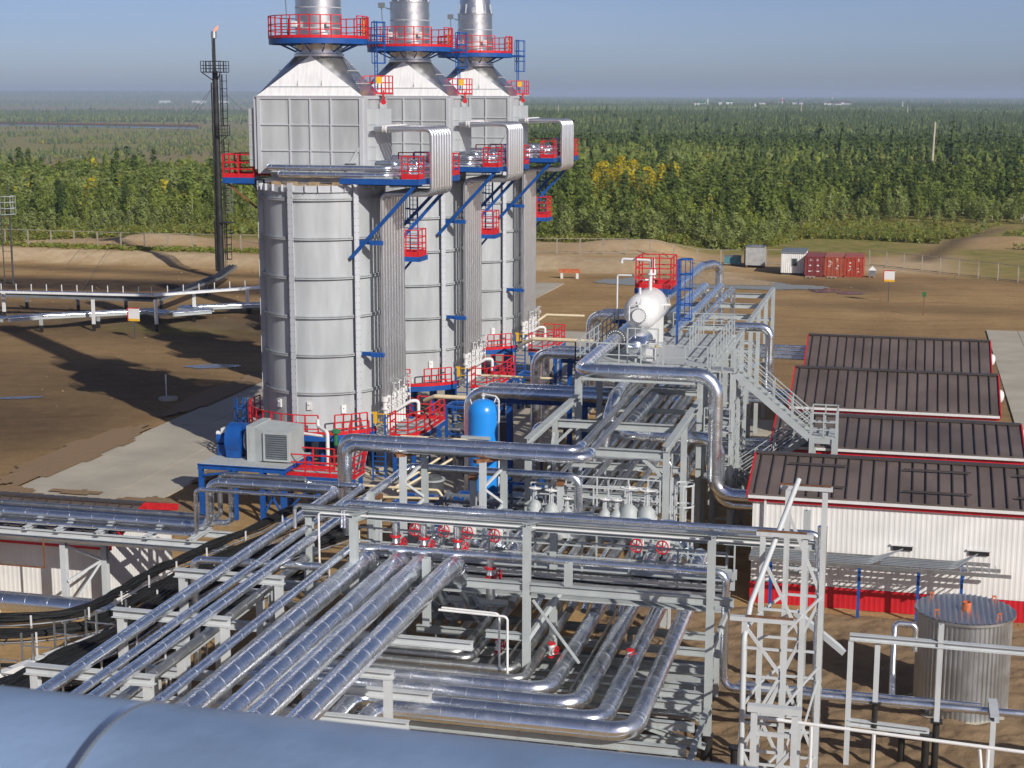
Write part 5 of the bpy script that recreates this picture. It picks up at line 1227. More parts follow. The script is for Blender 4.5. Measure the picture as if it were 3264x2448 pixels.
part("ring", MB().lathe([(.36, -.12), (.56, -.12), (.56, .12), (.36, .12)], (0, 0, 0), 32, 0, 'Y'), M_DARK, fl)
mb = MB()
for k in range(24):
    t = 2 * pi * k / 24; mb.cyl((.48 * cos(t), -.18, .48 * sin(t)), (.48 * cos(t), .18, .48 * sin(t)), .035, 6)
part("bolts", mb, M_WHITE, fl)
# outdoor stair
stt = thing("stair", "grey steel stair with landings between the rack deck and the sheds", "stair", (-9.25, 77.75, .35))
def flight(p, q, w, y0):
    # along X between p=(x,z) and q=(x,z)
    mb = MB(); n_ = max(4, int(abs(q[1] - p[1]) / .24))
    for yy in (y0, y0 + w):
        mb.bar((p[0], yy, p[1] - .12), (q[0], yy, q[1] - .12), .05, .34)
    for k in range(n_):
        f = (k + .5) / n_; x = p[0] + (q[0] - p[0]) * f; z = p[1] + (q[1] - p[1]) * f
        mb.box(x - .14, x + .14, y0 + .03, y0 + w - .03, z - .02, z + .02)
    rl = MB()
    for yy in (y0, y0 + w): rl.rail([(p[0], yy, p[1]), (q[0], yy, q[1])], 1.15, (1, .66, .33), .055, 1.15)
    return mb, rl
part("landing", MB().box(0, 1.25, -.2, 1.1, 9.06, 9.14), M_DECK, stt)
part("landing_railing", MB().rail([(0, 1.1, 9.14), (0, -.2, 9.14), (1.2, -.2, 9.14)], 1.2, (1, .5), .06, .7), M_GREY, stt)
part("post", MB().ibeam((.2, 0, 0), (.2, 0, 9.0), .2, .2, .02).ibeam((1.15, 0, 0), (1.15, 0, 9.0), .26, .26, .02).ibeam((.2, 1, 0), (.2, 1, 9.0), .2, .2, .02).ibeam((1.15, 1, 0), (1.15, 1, 9.0), .2, .2, .02), M_GREY, stt)
mb = MB()
for z in (1.5, 3.2, 4.6, 6.0, 7.5): mb.bar((.2, 0, z), (1.15, 0, z), .1)
part("brace", mb, M_GREY, stt)
a, b_ = flight((1.25, 9.1), (5.0, 6.02), 1.0, 0); part("flight", a, M_GREY, stt); part("flight_railing", b_, M_GREY, stt)
part("landing", MB().box(5.0, 6.3, 0, 2.2, 5.94, 6.02), M_DECK, stt)
part("landing_railing", MB().rail([(5.05, 0, 6.02), (6.25, 0, 6.02), (6.25, 2.2, 6.02), (5.0, 2.2, 6.02)], 1.2, (1, .62, .3), .065, .75), M_GREY, stt)
part("post", MB().ibeam((5.1, .05, 0), (5.1, .05, 5.95), .26, .26, .02).ibeam((6.2, .05, 0), (6.2, .05, 5.95), .26, .26, .02).ibeam((5.1, 2.1, 0), (5.1, 2.1, 5.95), .2, .2, .02).ibeam((6.2, 2.1, 0), (6.2, 2.1, 5.95), .2, .2, .02).bar((5.1, .05, 5.8), (6.2, .05, 5.8), .12, .26).bar((5.1, .05, 5.0), (6.2, .05, 5.0), .12, .14), M_GREY, stt)
a, b_ = flight((1.3, 3.15), (5.0, 5.98), 1.0, 1.15); part("flight", a, M_GREY, stt); part("flight_railing", b_, M_GREY, stt)
a, b_ = flight((1.3, 3.1), (3.2, 1.2), 1.0, -.1); part("flight", a, M_GREY, stt); part("flight_railing", b_, M_GREY, stt)
# blue vessel
bv = thing("pressure_vessel", "tall bright blue pressure vessel with domed top between towers and rack", "vessel", (-21.4, 79.0, 0))
part("shell", MB().lathe([(.5, .9), (.82, 1.3), (.82, 6.45), (.80, 6.62), (.72, 6.85), (.55, 7.05), (.3, 7.16), (.02, 7.2)], n=44), M_SKYBLUE, bv)
part("leg", MB().lathe([(.7, 0), (.7, 1.2), (.66, 1.2), (.66, 0)], n=30), M_SKYBLUE, bv)
part("bracket", MB().box(-.95, .6, -1.0, -.78, 5.2, 5.34), M_GREY, bv)
part("top_nozzle", MB().cyl((0, 0, 7.1), (0, 0, 7.5), .06, 8).cyl((0, 0, 7.35), (0, 0, 7.42), .13, 10).pipe([(0, 0, 7.45), (.75, -.2, 7.4), (.92, -.25, 7.2), (.92, -.25, 1.5)], .05, .12, 8, 0).bar((.5, .3, 6.9), (.62, .36, 7.25), .05).bar((-.55, -.3, 6.95), (-.62, -.34, 7.2), .05), M_WHITE, bv)
# dark gear between towers and rack
for k, (x, y, r_, h) in enumerate(((-24.4, 79.5, .62, 2.5), (-25.2, 90.5, .6, 3.0), (-24.0, 93.5, .6, 3.0))):
    t = thing("dark_tank", "black cylindrical tank on the ground " + ("left of the blue vessel", "behind the nearest red side platform", "below the nearest duct pair")[k], "tank", (x, y, 0))
    part("shell", MB().lathe([(r_, 0), (r_, h), (r_ * .7, h + .2), (.05, h + .25)], n=24), M_DARK, t); part("rim", MB().lathe([(r_ - .03, h - .02), (r_ + .08, h - .02), (r_ + .08, h + .06), (r_ - .03, h + .06)], n=24), M_GREY, t)
rb = random.Random(11)
for k, (x, y) in enumerate(((-27.0, 95), (-26.5, 98.5), (-26.5, 112), (-26.3, 115.5), (-23.5, 74.5), (-20.3, 74.2), (-18.6, 76.5))):
    t = thing("equipment_frame", "blue steel equipment frame with valves and tubing, " + ("beside the middle tower base", "between the middle tower and its duct pair", "beside the farthest tower base", "between the farthest tower and its duct pair", "left behind the bright pipe pair", "behind the blue vessel foot", "right of the blue vessel")[k], "frame", (x, y, 0), group="blue equipment frames at the tower feet")
    mb = MB(); w, d, h = rb.uniform(1.6, 2.3), rb.uniform(1.2, 1.8), rb.uniform(2.6, 3.6)
    for xx in (-w / 2, w / 2):
        for yy in (-d / 2, d / 2): mb.ibeam((xx, yy, 0), (xx, yy, h), .16, .16, .02)
    for z in (h, h * .5):
        for yy in (-d / 2, d / 2): mb.bar((-w / 2, yy, z), (w / 2, yy, z), .14)
        for xx in (-w / 2, w / 2): mb.bar((xx, -d / 2, z), (xx, d / 2, z), .14)
    mb.bar((-w / 2, -d / 2, .2), (w / 2, -d / 2, h * .5), .08)
    part("frame", mb, M_BLUE, t)
    mb = MB()
    for j in range(7):
        a = (rb.uniform(-w / 2, w / 2), rb.uniform(-d / 2, d / 2), rb.uniform(.4, h)); ax = rb.choice(((1, 0, 0), (0, 1, 0), (0, 0, -1)))
        L = rb.uniform(.6, 1.8); mb.cyl(a, tuple(a[i] + ax[i] * min(L, a[2] if ax[2] else 9) for i in range(3)), rb.uniform(.04, .13), 8)
    part("tubing", mb, M_GALV, t)
    mb = MB()
    for j in range(5): c = (rb.uniform(-w / 2, w / 2), rb.uniform(-d / 2, 0), rb.uniform(.6, h)); mb = MB(); mb.lathe([(.04, -.2), (.16, -.18), (.1, 0), (.16, .18), (.04, .2)], c, 10).wheel((c[0], c[1] - .1, c[2] + .35), (0, 0, 1), .15, 10, 0, 3, .02); part("valve", mb, M_WHITE if k % 2 else M_GRAPHITE, t)
    mb = MB(); mb.box(-w * .35, w * .3, -d * .3, d * .4, .3, 1.5); mb.cyl((-w * .3, 0, 2.0), (w * .3, 0, 2.0), .3, 14)
    part("pump_box", mb, M_DARK, t)
pipeline("dark grey pipe with bolted end flange under the nearest duct pair", [(-17.4, 81.5, 2.4), (-17.4, 76.5, 2.4)], .24, M_GRAPHITE, 0)
pipeline("bundle of thin grey tubes right of the blue vessel", [(-20.2, 77.8, 2.9), (-17.2, 77.8, 2.9)], .06, M_GALV, 0)
for k in range(5): pipeline(f"{('nearest', 'second', 'third', 'fourth', 'farthest')[k]} of five low grey crossing pipes between the blue vessel and the rack", [(-20.6, 72.5 + .5 * k, 3.4 - .1 * k), (-9.8, 72.5 + .5 * k, 3.4 - .1 * k)], .1, M_DULL, 1.5, group="low crossing pipes into the rack")

# ------------------------------------------------------------------ lattice tower at the right foreground
lt = thing("lattice_tower", "light grey lattice support tower in front of the red-based shed", "tower", (-3.2, 48, 0))
L_ = [((-1.05, -2.0), 7.35), ((.15, -2.0), 7.35), ((-.75, 0), 9.5), ((.55, 0), 9.45), ((-.15, 2.0), 10.55), ((1.02, 2.0), 10.5)]
for (x, y), zt in L_: part("leg", MB().ibeam((x, y, 0), (x, y, zt), .17, .17, .02), M_PALE, lt, smooth=False)
for q_ in (((-1.5, -2.0, 7.42), (.45, -2.0, 7.42)), ((-.95, 0, 9.56), (.8, 0, 9.56)), ((-.4, 2, 10.6), (1.25, 2, 10.6))): part("head_beam", MB().bar(*q_, .2, .13), M_PALE, lt)
for q_ in (((-.9, 0, 9.65), (.6, 0, 9.65)), ((-.45, 2, 10.69), (1.2, 2, 10.69)), ((-1.0, -2, 7.51), (.4, -2, 7.51))): part("rust_cap", MB().bar(*q_, .14, .03), M_RUST, lt)
mb = MB()
for (a, b_), zs in (((0, 1), (.8, 3.2, 5.6, 7.2)), ((2, 3), (1.0, 3.6, 6.2, 8.8)), ((4, 5), (1.4, 4.2, 7.0, 9.8))):
    (xa, ya), _ = L_[a]; (xb, yb), _ = L_[b_]
    for i in range(3):
        s1 = i % 2
        mb.bar((xa if s1 else xb, ya, zs[i]), (xb if s1 else xa, yb, zs[i + 1]), .07, .1)
        mb.bar((xa, ya, zs[i] + .9), (xb, yb, zs[i] + .9), .05, .08); mb.bar((xa, ya, zs[i]), (xb, yb, zs[i]), .05, .08)
for a, b_ in ((0, 2), (2, 4), (1, 3), (3, 5)):
    (xa, ya), _ = L_[a]; (xb, yb), _ = L_[b_]
    for z in (1.5, 4.6, 7.0): mb.bar((xa, ya, z), (xb, yb, z), .05, .08)
    for z in (2.6,): mb.bar((xa, ya, z), (xb, yb, z + 1.6), .05, .07)
part("bracing", mb, M_PALE, lt, smooth=False)
ht = pipeline("thick bent grey handrail tube slanting down the lattice tower", [(-3.0, 49.5, 11.0), (-4.15, 46.6, 7.7), (-4.25, 45.8, 6.8), (-4.2, 45.6, 1)], .085, M_PALE, 0, bend=.4)
pipeline("tall silver riser pipe behind the right leg of the lattice tower", [(-2.25, 50.6, 9.2), (-2.25, 50.6, .5)], .16, M_CLAD, 1.4)
gh = thing("guard_rail", "thin grey tube guard rail in front of the lattice tower and trestles", "railing", (-4.2, 45.9, 0))
part("rail", MB().pipe([(0, 0, 4.35), (9.4, 0, 4.0), (12, 0, 3.9)], .055, .2, 8, 0), M_WHITE, gh)
for x in (2.05, 3.9, 7.2): part("post", MB().cyl((x, 0, 0), (x, 0, 4.3 - x * .037), .06, 8), M_WHITE, gh)
part("stay", MB().cyl((6.95, .1, 4.1), (7.15, -.2, 2.4), .05, 8).box(6.9, 7.5, -.4, -.1, 2.3, 2.4), M_WHITE, gh)
sm = thing("support_frame", "short white portal frame at the foot of the lattice tower", "frame", (-3.4, 45.0, 0))
part("beam", MB().bar((-.6, 0, 5.0), (1.0, 0, 5.0), .26, .2), M_PALE, sm)
for x in (-.4, .8): part("leg", MB().ibeam((x, 0, 0), (x, 0, 4.9), .18, .18, .02), M_PALE, sm)
part("brace", MB().bar((-.4, 0, 2.2), (.8, 0, 3.8), .1, .12).bar((-.4, 0, 4.2), (.8, 0, 4.2), .1, .12), M_PALE, sm)
cols = [(-1.25, 53, 0, 4.6), (1.72, 53, 1.9, 5.4), (3.55, 52.6, 0, 2.5), (-.35, 53, 2.4, 4.5)]
beams = [((-1.3, 53, 4.7), (7.5, 53, 4.66), .26, .22), ((-1.25, 53, 1.6), (1.5, 53, 1.5), .24, .22), ((3.55, 51.9, 2.6), (3.55, 53.6, 2.6), .3, .2)]
rack("trestle", "white pipe trestle with long top beam in front of the corrugated tank", cols, beams, M_PALE, "trestle", w=.18, bases=[(1.72, 53, -.1, 1.9, .12), (-.35, 53, -.1, 2.4, .1), (.6, 53.6, -.1, 1.2, .12), (1.4, 53, -.1, 1.4, .13)], braces=[((-3.2, 53.4, 5.3), (-1.45, 53.0, 4.1), .2)])
# foreground pipe under the camera
fp = thing("walkway_pipe", "big blurred blue grey pipe across the bottom edge, right below the viewer", "pipe", (0, 3.5, 20.84), -.012)
mb = MB().cyl((-14, 0, 0), (14, 0, 0), .56, 64)
part("shell", mb, M_BARREL, fp)
part("seam", MB().cyl((-1.965, 0, 0), (-1.943, 0, 0), .5635, 64), M_BAND, fp); part("seam_edge", MB().cyl((-1.941, 0, 0), (-1.934, 0, 0), .5615, 64), M_GRAPHITE, fp)

# ------------------------------------------------------------------ lower tier under the foreground pipes
lw = thing("lower_rack", "dark steel lower tier with grating and crossbeams under the foreground pipe bends", "rack", (-18, 50, 0))
for y in (47.2, 49.2, 51.0, 52.8, 54.6, 56.4, 58.2): part("beam", MB().ibeam((0 if y > 50 else -4, y - 50, 2.42), (11.9, y - 50, 2.42), .2, .28), M_GREY, lw, smooth=False)
for y in (48, 54, 58.0):
    for x in (.4, 4.2, 8.2, 11.6): part("column", MB().ibeam((x, y - 50, 0), (x, y - 50, 2.28), .2, .2, .02), M_GREY, lw, smooth=False)
part("grating", MB().box(.2, 11.6, 3.2, 8.4, 1.0, 1.06), M_DECK, lw)
part("rail", MB().rail([(.2, 3.2, 1.06), (11.6, 3.2, 1.06)], 1.1, (1, .5), .05, 1.4), M_GREY, lw)
for x in (2, 6, 9.8): part("brace", MB().bar((x, -2, .3), (x + 1.8, -2, 2.2), .09), M_GREY, lw)
for k, (y, z, r_) in enumerate(((50.1, 1.5, .13), (51.9, 1.7, .1), (54.0, 1.75, .14), (55.6, 1.9, .12), (57.2, 1.6, .16))):
    pipeline(f"{('nearest', 'second', 'third', 'fourth', 'farthest')[k]} dull crossing pipe low under the foreground bends", [(-22, y, z), (-6.6, y, z)], r_, M_DULL if k % 2 else M_GRAPHITE, 0, group="dark crossing pipes under the foreground bends")
for k, (x, y0, y1, z, r_) in enumerate(((-14.0, 49, 60, 2.75, .06), (-13.5, 49.5, 60, 2.72, .05), (-10.6, 50.5, 60, 2.72, .05), (-16.6, 44, 60, 1.9, .15), (-18.6, 42, 60, 2.4, .2), (-20.0, 42, 60, 2.5, .16))):
    pipeline(f"{('first', 'second', 'third', 'fourth', 'fifth', 'sixth')[k]} thin tube along the ground rack beneath the pipe bends", [(x, y0, z), (x, y1, z)], r_, M_DULL, 1.6, group="thin tubes along the ground rack")
for k, x in enumerate((-13.9, -11.9, -9.0)):
    v = thing("drain_valve", f"small red drain valve {('left', 'middle', 'right')[k]} among the right hand pipes below the crossbeam", "valve", (x, 53.4, 2.9), group="small red drain valves below the crossbeam")
    part("body", MB().lathe([(.05, 0), (.13, .05), (.09, .2), (.13, .36), (.05, .45)], n=10), M_WHITE, v); part("flange", MB().cyl((0, 0, -.05), (0, 0, 0), .15, 10), M_RED, v); part("flange", MB().cyl((0, 0, .45), (0, 0, .5), .15, 10), M_RED, v); part("handwheel", MB().wheel((.2, -.1, .25), (1, -.4, 0), .15, 12, 0, 3, .02), M_RED, v)

# ------------------------------------------------------------------ side gallery and small things in the rack
ga = thing("side_gallery", "grey two level gallery with rails between the main rack and the outdoor stair", "gallery", (-9.4, 75.2, 0))
for z in (4.55, 6.9):
    part("deck", MB().box(.15, 1.55, 0, 6.5, z - .06, z), M_DECK, ga); part("railing", MB().rail([(.2, 0, z), (1.5, 0, z), (1.5, 6.5, z)], 1.15, (1, .6, .25), .055, 1.2), M_GREY, ga)
for x, y in ((1.5, .1), (1.5, 3.2), (1.5, 6.4)): part("column", MB().ibeam((x, y, 0), (x, y, 8.6), .2, .2, .02), M_GREY, ga, smooth=False)
for z in (4.3, 6.65): part("beam", MB().ibeam((1.5, 0, z), (1.5, 6.5, z), .16, .2), M_GREY, ga, smooth=False)
part("brace", MB().bar((1.5, .1, .4), (1.5, 3.2, 4.2), .09), M_GREY, ga); part("brace", MB().bar((1.5, 6.4, .4), (1.5, 3.2, 4.2), .09), M_GREY, ga)
for k, (y, z, r_) in enumerate(((67.2, 5.5, .06), (69.0, 6.75, .08), (72.6, 5.4, .1), (75.2, 5.7, .07), (78.2, 6.0, .09), (80.4, 5.2, .07), (84.5, 7.2, .1), (68.2, 4.9, .05))):
    pipeline(f"{('nearest', 'second', 'third', 'fourth', 'fifth', 'sixth', 'farthest', 'thinnest')[k]} cross pipe over the pipe row inside the main rack", [(-15.3, y, 4.4), (-15.3, y, z), (-9.9, y, z), (-9.9, y, 4.4)], r_, M_GALV if k % 2 else M_CLAD, 1.5, bend=.25, group="cross pipes inside the main rack")
for k, (x, y) in enumerate(((-14.9, 68), (-12.3, 67), (-11.0, 69.5), (-14.2, 73), (-11.4, 75), (-13.2, 70.5))):
    v = thing("bracket_frame", f"{('first', 'second', 'third', 'fourth', 'fifth', 'sixth')[k]} small grey pipe bracket frame between the rack pipes", "bracket", (x, y, 3.95), group="small bracket frames between the rack pipes")
    part("frame", MB().bar((0, 0, 0), (0, 0, 1.9), .09).bar((.7, 0, 0), (.7, 0, 1.9), .09).bar((-.1, 0, 1.9), (.8, 0, 1.9), .1).bar((0, 0, .1), (.7, 0, 1.8), .05), M_GREY, v)
for k, (x, y, z) in enumerate(((-19.0, 80.3, 2.2), (-18.6, 78.6, 1.6), (-19.6, 88.5, 2.0), (-19.4, 96, 2.1))):
    t = thing("strainer", f"grey flanged strainer body {('right of the blue vessel', 'low right of the blue vessel', 'behind the nearest duct pair', 'before the middle duct pair')[k]}", "strainer", (x, y, z), group="flanged strainers near the ducts")
    part("body", MB().cyl((-1.2, 0, 0), (1.2, 0, 0), .26, 16).cyl((-.2, 0, 0), (-.2, -.2, .75), .14, 12), M_GALV, t)
    for xx in (-1.2, -.5, .5, 1.2): part("flange", MB().cyl((xx - .05, 0, 0), (xx + .05, 0, 0), .38, 18), M_DARK if k % 2 else M_GALV, t)
    part("stand", MB().bar((-.8, 0, -z), (-.8, 0, 0), .12), M_BLUE, t); part("stand", MB().bar((.8, 0, -z), (.8, 0, 0), .12), M_BLUE, t)
for k in range(7): pipeline(f"{('nearest', 'second', 'third', 'fourth', 'fifth', 'sixth', 'farthest')[k]} thin tube of the flat bundle between blue vessel and rack", [(-20.0, 76.6 + .22 * k, 2.5), (-17.6, 76.6 + .22 * k, 2.5), (-17.6, 76.6 + .22 * k, .8)], .045, M_GALV, 0, bend=.2, group="flat bundle of thin tubes beside the blue vessel")
for k, (x, y, h) in enumerate(((-22.6, 71, 2.2), (-19.4, 71.2, 2.6), (-17.4, 70.2, 2.3), (-16.9, 73.6, 2.4))):
    t = thing("control_cabinet", f"{('leftmost', 'second', 'third', 'rightmost')[k]} dark grey cabinet on legs behind the bright pipe pair", "cabinet", (x, y, 0), group="dark grey cabinets behind the pipe pair")
    part("body", MB().box(-.6, .6, -.4, .4, .5, h), M_GRAPHITE, t); part("door", MB().box(-.52, .52, -.43, -.405, .6, h - .1), M_GREY, t); part("legs", MB().box(-.55, -.45, -.35, .35, 0, .5).box(.45, .55, -.35, .35, 0, .5), M_DARK, t)
# ------------------------------------------------------------------ flare stack and left yard
gz = lambda x, y: float(height(x, y))
fs = thing("flare_stack", "tall black flare stack with ladder cages and small flame at its tip", "flare stack", (-82.6, 180.4, gz(-82.6, 180.4) - .1))
part("pipe", MB().sweep([(0, 0, 0), (0, 0, 12), (0, 0, 25.4), (0, 0, 25.5), (0, 0, 29.3)], [.44, .38, .33, .16, .15], 16), M_SOOT, fs)
part("tip", MB().lathe([(.16, 29.2), (.34, 29.3), (.34, 30.1), (.28, 30.1), (.28, 29.4)], n=16), M_GALV, fs)
part("pilot_tube", MB().cyl((-.42, -.2, 1), (-.42, -.2, 24), .09, 8).cyl((-.3, .1, 25), (-.3, .1, 29.2), .06, 8).cyl((-.5, -.1, 1), (-.5, -.1, 7.2), .2, 10), M_SOOT, fs)
mb = MB(); mb.box(-1.3, 1.3, -1.2, 1.2, 25.2, 25.3)
mb.rail([(-1.3, -1.2, 25.3), (1.3, -1.2, 25.3), (1.3, 1.2, 25.3), (-1.3, 1.2, 25.3)], 1.25, (1, .6, .3), .07, .7, closed=True)
for s_ in (-1, 1): mb.bar((s_ * 1.2, -1.1, 25.2), (s_ * .3, 0, 24.3), .1)
part("platform", mb, M_SOOT, fs)
mb = MB(); mb.box(.3, 1.4, -.7, .7, 17.6, 17.7).rail([(.4, -.7, 17.7), (1.4, -.7, 17.7), (1.4, .7, 17.7)], 1.2, (1, .6, .3), .07, .6).bar((1.3, 0, 17.6), (.3, 0, 16.6), .1)
mb.box(.3, 1.7, -.6, .6, 7.0, 7.1).bar((1.4, 0, 7.0), (.3, 0, 6.2), .1)
part("platform", mb, M_SOOT, fs)
part("cage_ladder", MB().ladder(.75, -.1, .5, 25, (0, 1), .5).cage(.75, -.1, 2.5, 7, (1, 0), .4, 0, 5, .9).cage(.75, -.1, 8.5, 17, (1, 0), .4, 0, 5, .9).cage(.75, -.1, 18.8, 25, (1, 0), .4, 0, 5, .9), M_SOOT, fs)
part("bright_ladder", MB().ladder(1.35, -.3, 8.2, 14.5, (1, .2), .5).bar((1.9, -.2, 8), (1.9, -.2, 14.5), .05), M_GALV, fs)
fm = bpy.data.materials.new("flame"); fm.use_nodes = True
e_ = fm.node_tree.nodes["Principled BSDF"]; e_.inputs["Base Color"].default_value = (1, .35, .15, 1); e_.inputs["Emission Color"].default_value = (1, .30, .14, 1); e_.inputs["Emission Strength"].default_value = .55; e_.inputs["Alpha"].default_value = .5
part("flame", MB().sweep([(0, 0, 29.9), (.2, 0, 30.25), (.45, 0, 30.5), (.6, 0, 30.8)], [.1, .2, .16, .02], 10), fm, fs)
mb = MB()
for dx, dy in ((-30, 6), (24, 20), (-6, -34)): mb.bar((0, 0, 23.8), (dx * .8, dy * .8, .6), .03)
part("guy_wire", mb, M_DARK, fs)
lm = thing("ladder_mast", "slim lattice ladder mast cut by the left picture edge", "mast", (-103.6, 166.5, gz(-104, 166)))
part("frame", MB().bar((-.6, 0, 0), (-.6, 0, 12), .1).bar((.6, 0, 0), (.6, 0, 9.5), .1).bar((0, .8, 0), (0, .8, 12), .1), M_DARK, lm)
mb = MB()
for k in range(12): mb.bar((-.6, 0, .8 * k), (.6, 0, .8 * k), .05); mb.bar((.6, 0, .8 * k), (0, .8, .8 * k), .05)
part("rungs", mb, M_RUST, lm); part("cage", MB().cage(0, 0, 8.5, 10.6, (1, -1), .7, 0, 6, .7), M_GREY, lm)

def trestle_line(label, pts, zt, legs, m, posts=None, pipes=(), w=.7, pm=None):
    t = thing("pipe_trestle", label, "pipe trestle", (pts[0][0], pts[0][1], 0)); o = Vector((pts[0][0], pts[0][1], 0))
    mb = MB(); mbp = MB(); P = [Vector((x, y, gz(x, y) * 0 + zt)) for x, y in pts]
    for i in range(len(P) - 1):
        d = (P[i + 1] - P[i]).normalized(); s_ = d.cross(Vector((0, 0, 1)))
        for sg in (-1, 1): mb.bar(P[i] + s_ * (sg * w / 2) - o, P[i + 1] + s_ * (sg * w / 2) - o, .12, .22)
        L = (P[i + 1] - P[i]).length; n_ = max(1, int(L / 1.5))
        for k in range(n_):
            c = P[i] + d * (L * k / n_) - o
            mb.bar(c - s_ * (w / 2), c + s_ * (w / 2), .1, .08)
            if posts: mb.bar(c - s_ * (w / 2), c - s_ * (w / 2) + Vector((0, 0, posts)), .07)
        for off, r_, zz in pipes:
            mbp.cyl(P[i] + s_ * off + Vector((0, 0, zz)) - o, P[i + 1] + s_ * off + Vector((0, 0, zz)) - o, r_, 10)
    part("girder", mb, m, t)
    if pipes: part("pipes", mbp, pm or M_CLAD, t)
    for x, y in legs:
        g = gz(x, y)
        part("leg", MB().bar(Vector((x, y, g - .2)) - o, Vector((x, y, g + .7)) - o, .26), M_SOOT, t); part("leg", MB().bar(Vector((x, y, g + .7)) - o, Vector((x, y, zt)) - o, .3, .2), m, t)
    return t
trestle_line("pale high cable trestle with small stakes left of the towers", [(-104, 141.2), (-89.7, 142.3), (-73.3, 143.7), (-66.5, 151.3), (-58, 160)], 3.2, [(-77.4, 139.0), (-90, 143.4), (-71.4, 140.5), (-70.6, 147.4), (-66.2, 150.8), (-98, 142)], M_WHITE, .8, ((0.0, .06, .12), (.2, .05, .1)))
trestle_line("grey pipe trestle leading from the flare stack to the left edge", [(-105, 146), (-88, 146.5), (-74.5, 146.5), (-77, 167), (-80, 178)], 2.3, [(-84, 147.8), (-90.5, 148.6), (-79.4, 149.5), (-75.8, 150.4), (-96, 147.5), (-76.5, 163)], M_GRAPHITE, None, ((-.3, .10, .2), (.1, .12, .22), (.4, .08, .18)), 1.1, M_SOOT)
trestle_line("low bank of gleaming pipes on short black piles left of the towers", [(-100, 136), (-84.9, 135.6), (-82.6, 138.3), (-74.2, 144.4), (-71.2, 143.2), (-68.4, 146.2), (-72.0, 147.5), (-64.7, 152.3), (-56, 158)], 1.35, [(-82, 137), (-78, 141), (-73, 143.9), (-66, 151), (-90, 135.8), (-69.5, 145)], M_GREY, None, ((-.55, .13, .2), (-.2, .15, .22), (.2, .13, .2), (.5, .12, .2)), 1.3)

# ------------------------------------------------------------------ fences and poles
def fence(label, p, q, n, h=2.2):
    t = thing("fence", label, "fence", (p[0], p[1], 0)); o = Vector((p[0], p[1], 0)); mb = MB()
    P = [Vector((p[0] + (q[0] - p[0]) * k / n, p[1] + (q[1] - p[1]) * k / n, 0)) for k in range(n + 1)]
    for v in P: v.z = gz(v.x, v.y)
    for k in range(n + 1): part("post", MB().bar(P[k] - o - Vector((0, 0, .2)), P[k] - o + Vector((0, 0, h)), .16), M_WOOD, t)
    for nm_, zz in (("top_rail", h - .05), ("bottom_rail", .22)):
        part(nm_, MB().sweep([v - o + Vector((0, 0, zz)) for v in P], .05, 5), M_WOOD, t)
    return t
fence("pale pipe fence along the embankment at the left edge of the yard", (-136, 200.6), (-82, 201.6), 15)
fence("pale pipe fence along the yard edge between the farthest tower and the containers", (-54, 214.4), (-21.6, 217.6), 10)
fence("short fence stretch behind the white hut and cabin", (-21.4, 218.5), (-13.5, 219.5), 3)
fence("pale pipe fence running right from the containers to the picture edge", (-4.9, 221.0), (16, 204), 9)
def pole(label, x, y, h, lean=0, m=M_WOOD, arm=True, r=.17):
    t = thing("utility_pole", label, "pole", (x, y, gz(x, y)))
    part("shaft", MB().cyl((0, 0, -1), (lean, 0, h), r, 10, 0, r * .65), m, t)
    if arm: part("crossarm", MB().bar((lean - .8, 0, h - .6), (lean + .8, 0, h - .6), .1).cyl((lean, 0, h), (lean, 0, h + .5), .05, 6), M_WOOD, t)
    return t
pole("tall concrete pole with wires standing in the forest at right", 4.9, 408, 17.2, .4, M_CONC, True, .42)
pole("leaning pole cut by the right picture edge", 20.5, 309, 6.5, .9, M_CONC, False, .2)
pole("leaning wooden pole in the trees beside the farthest tower", -60.3, 274, 9, -.9, M_CONC, False, .2)
pole("short wooden pole behind the left red balcony", -84.5, 205, 10.5, 0, M_WOOD, False, .2)
for k, (x, y) in enumerate(((-8, 2150), (-145, 2150), (-420, 1900))):
    pole("far pale pole in the forest, " + ("rightmost of three", "middle of three", "leftmost of three")[k], x, y, 19, .6, M_CONC, False, .8)
w_ = thing("overhead_wire", "thin power lines hanging from the tall forest pole", "wire", (4.9, 408, gz(4.9, 408)))
mb = MB()
for z in (15.4, 11.2, 7.6):
    for dx, dy in ((-130, 30), (90, -20)):
        mb.sweep([(.4 + dx * f, dy * f, z - 4 * f * (1 - f) * 2.0 + 0 * f) for f in np.linspace(0, 1, 14)], .035, 4)
part("strands", mb, M_GALV, w_)
# ------------------------------------------------------------------ distant bridge, village
br_ = thing("bridge", "long blue and white road bridge far away at the left", "bridge", (-1413, 2269, -27))
d_ = Vector((318, -95, 0)).normalized()
part("deck", MB().bar(d_ * -500, d_ * 420, 9, 1.2, dz=5.0).bar(d_ * -500, d_ * 420, .6, 1.4, dz=6.4, dy=4), M_RUST, br_); part("girder", MB().bar(d_ * -500, d_ * 415, 7, 3.2, dz=2.8), mat("bridge_girder_blue", (.22, .30, .42), .5), br_)
for k in range(-4, 5):
    c = d_ * (85 * k); part("pier", MB().box(c.x - 2, c.x + 2, c.y - 4, c.y + 4, -4, 1.4).box(c.x - 5, c.x + 5, c.y - 5, c.y + 5, -4, -2), M_CONC, br_)
rv = random.Random(3)
cols_ = [(1529, M_WHITE), (1690, M_RED), (1798, M_RED), (1669, M_WHITE), (1950, M_GREY)]
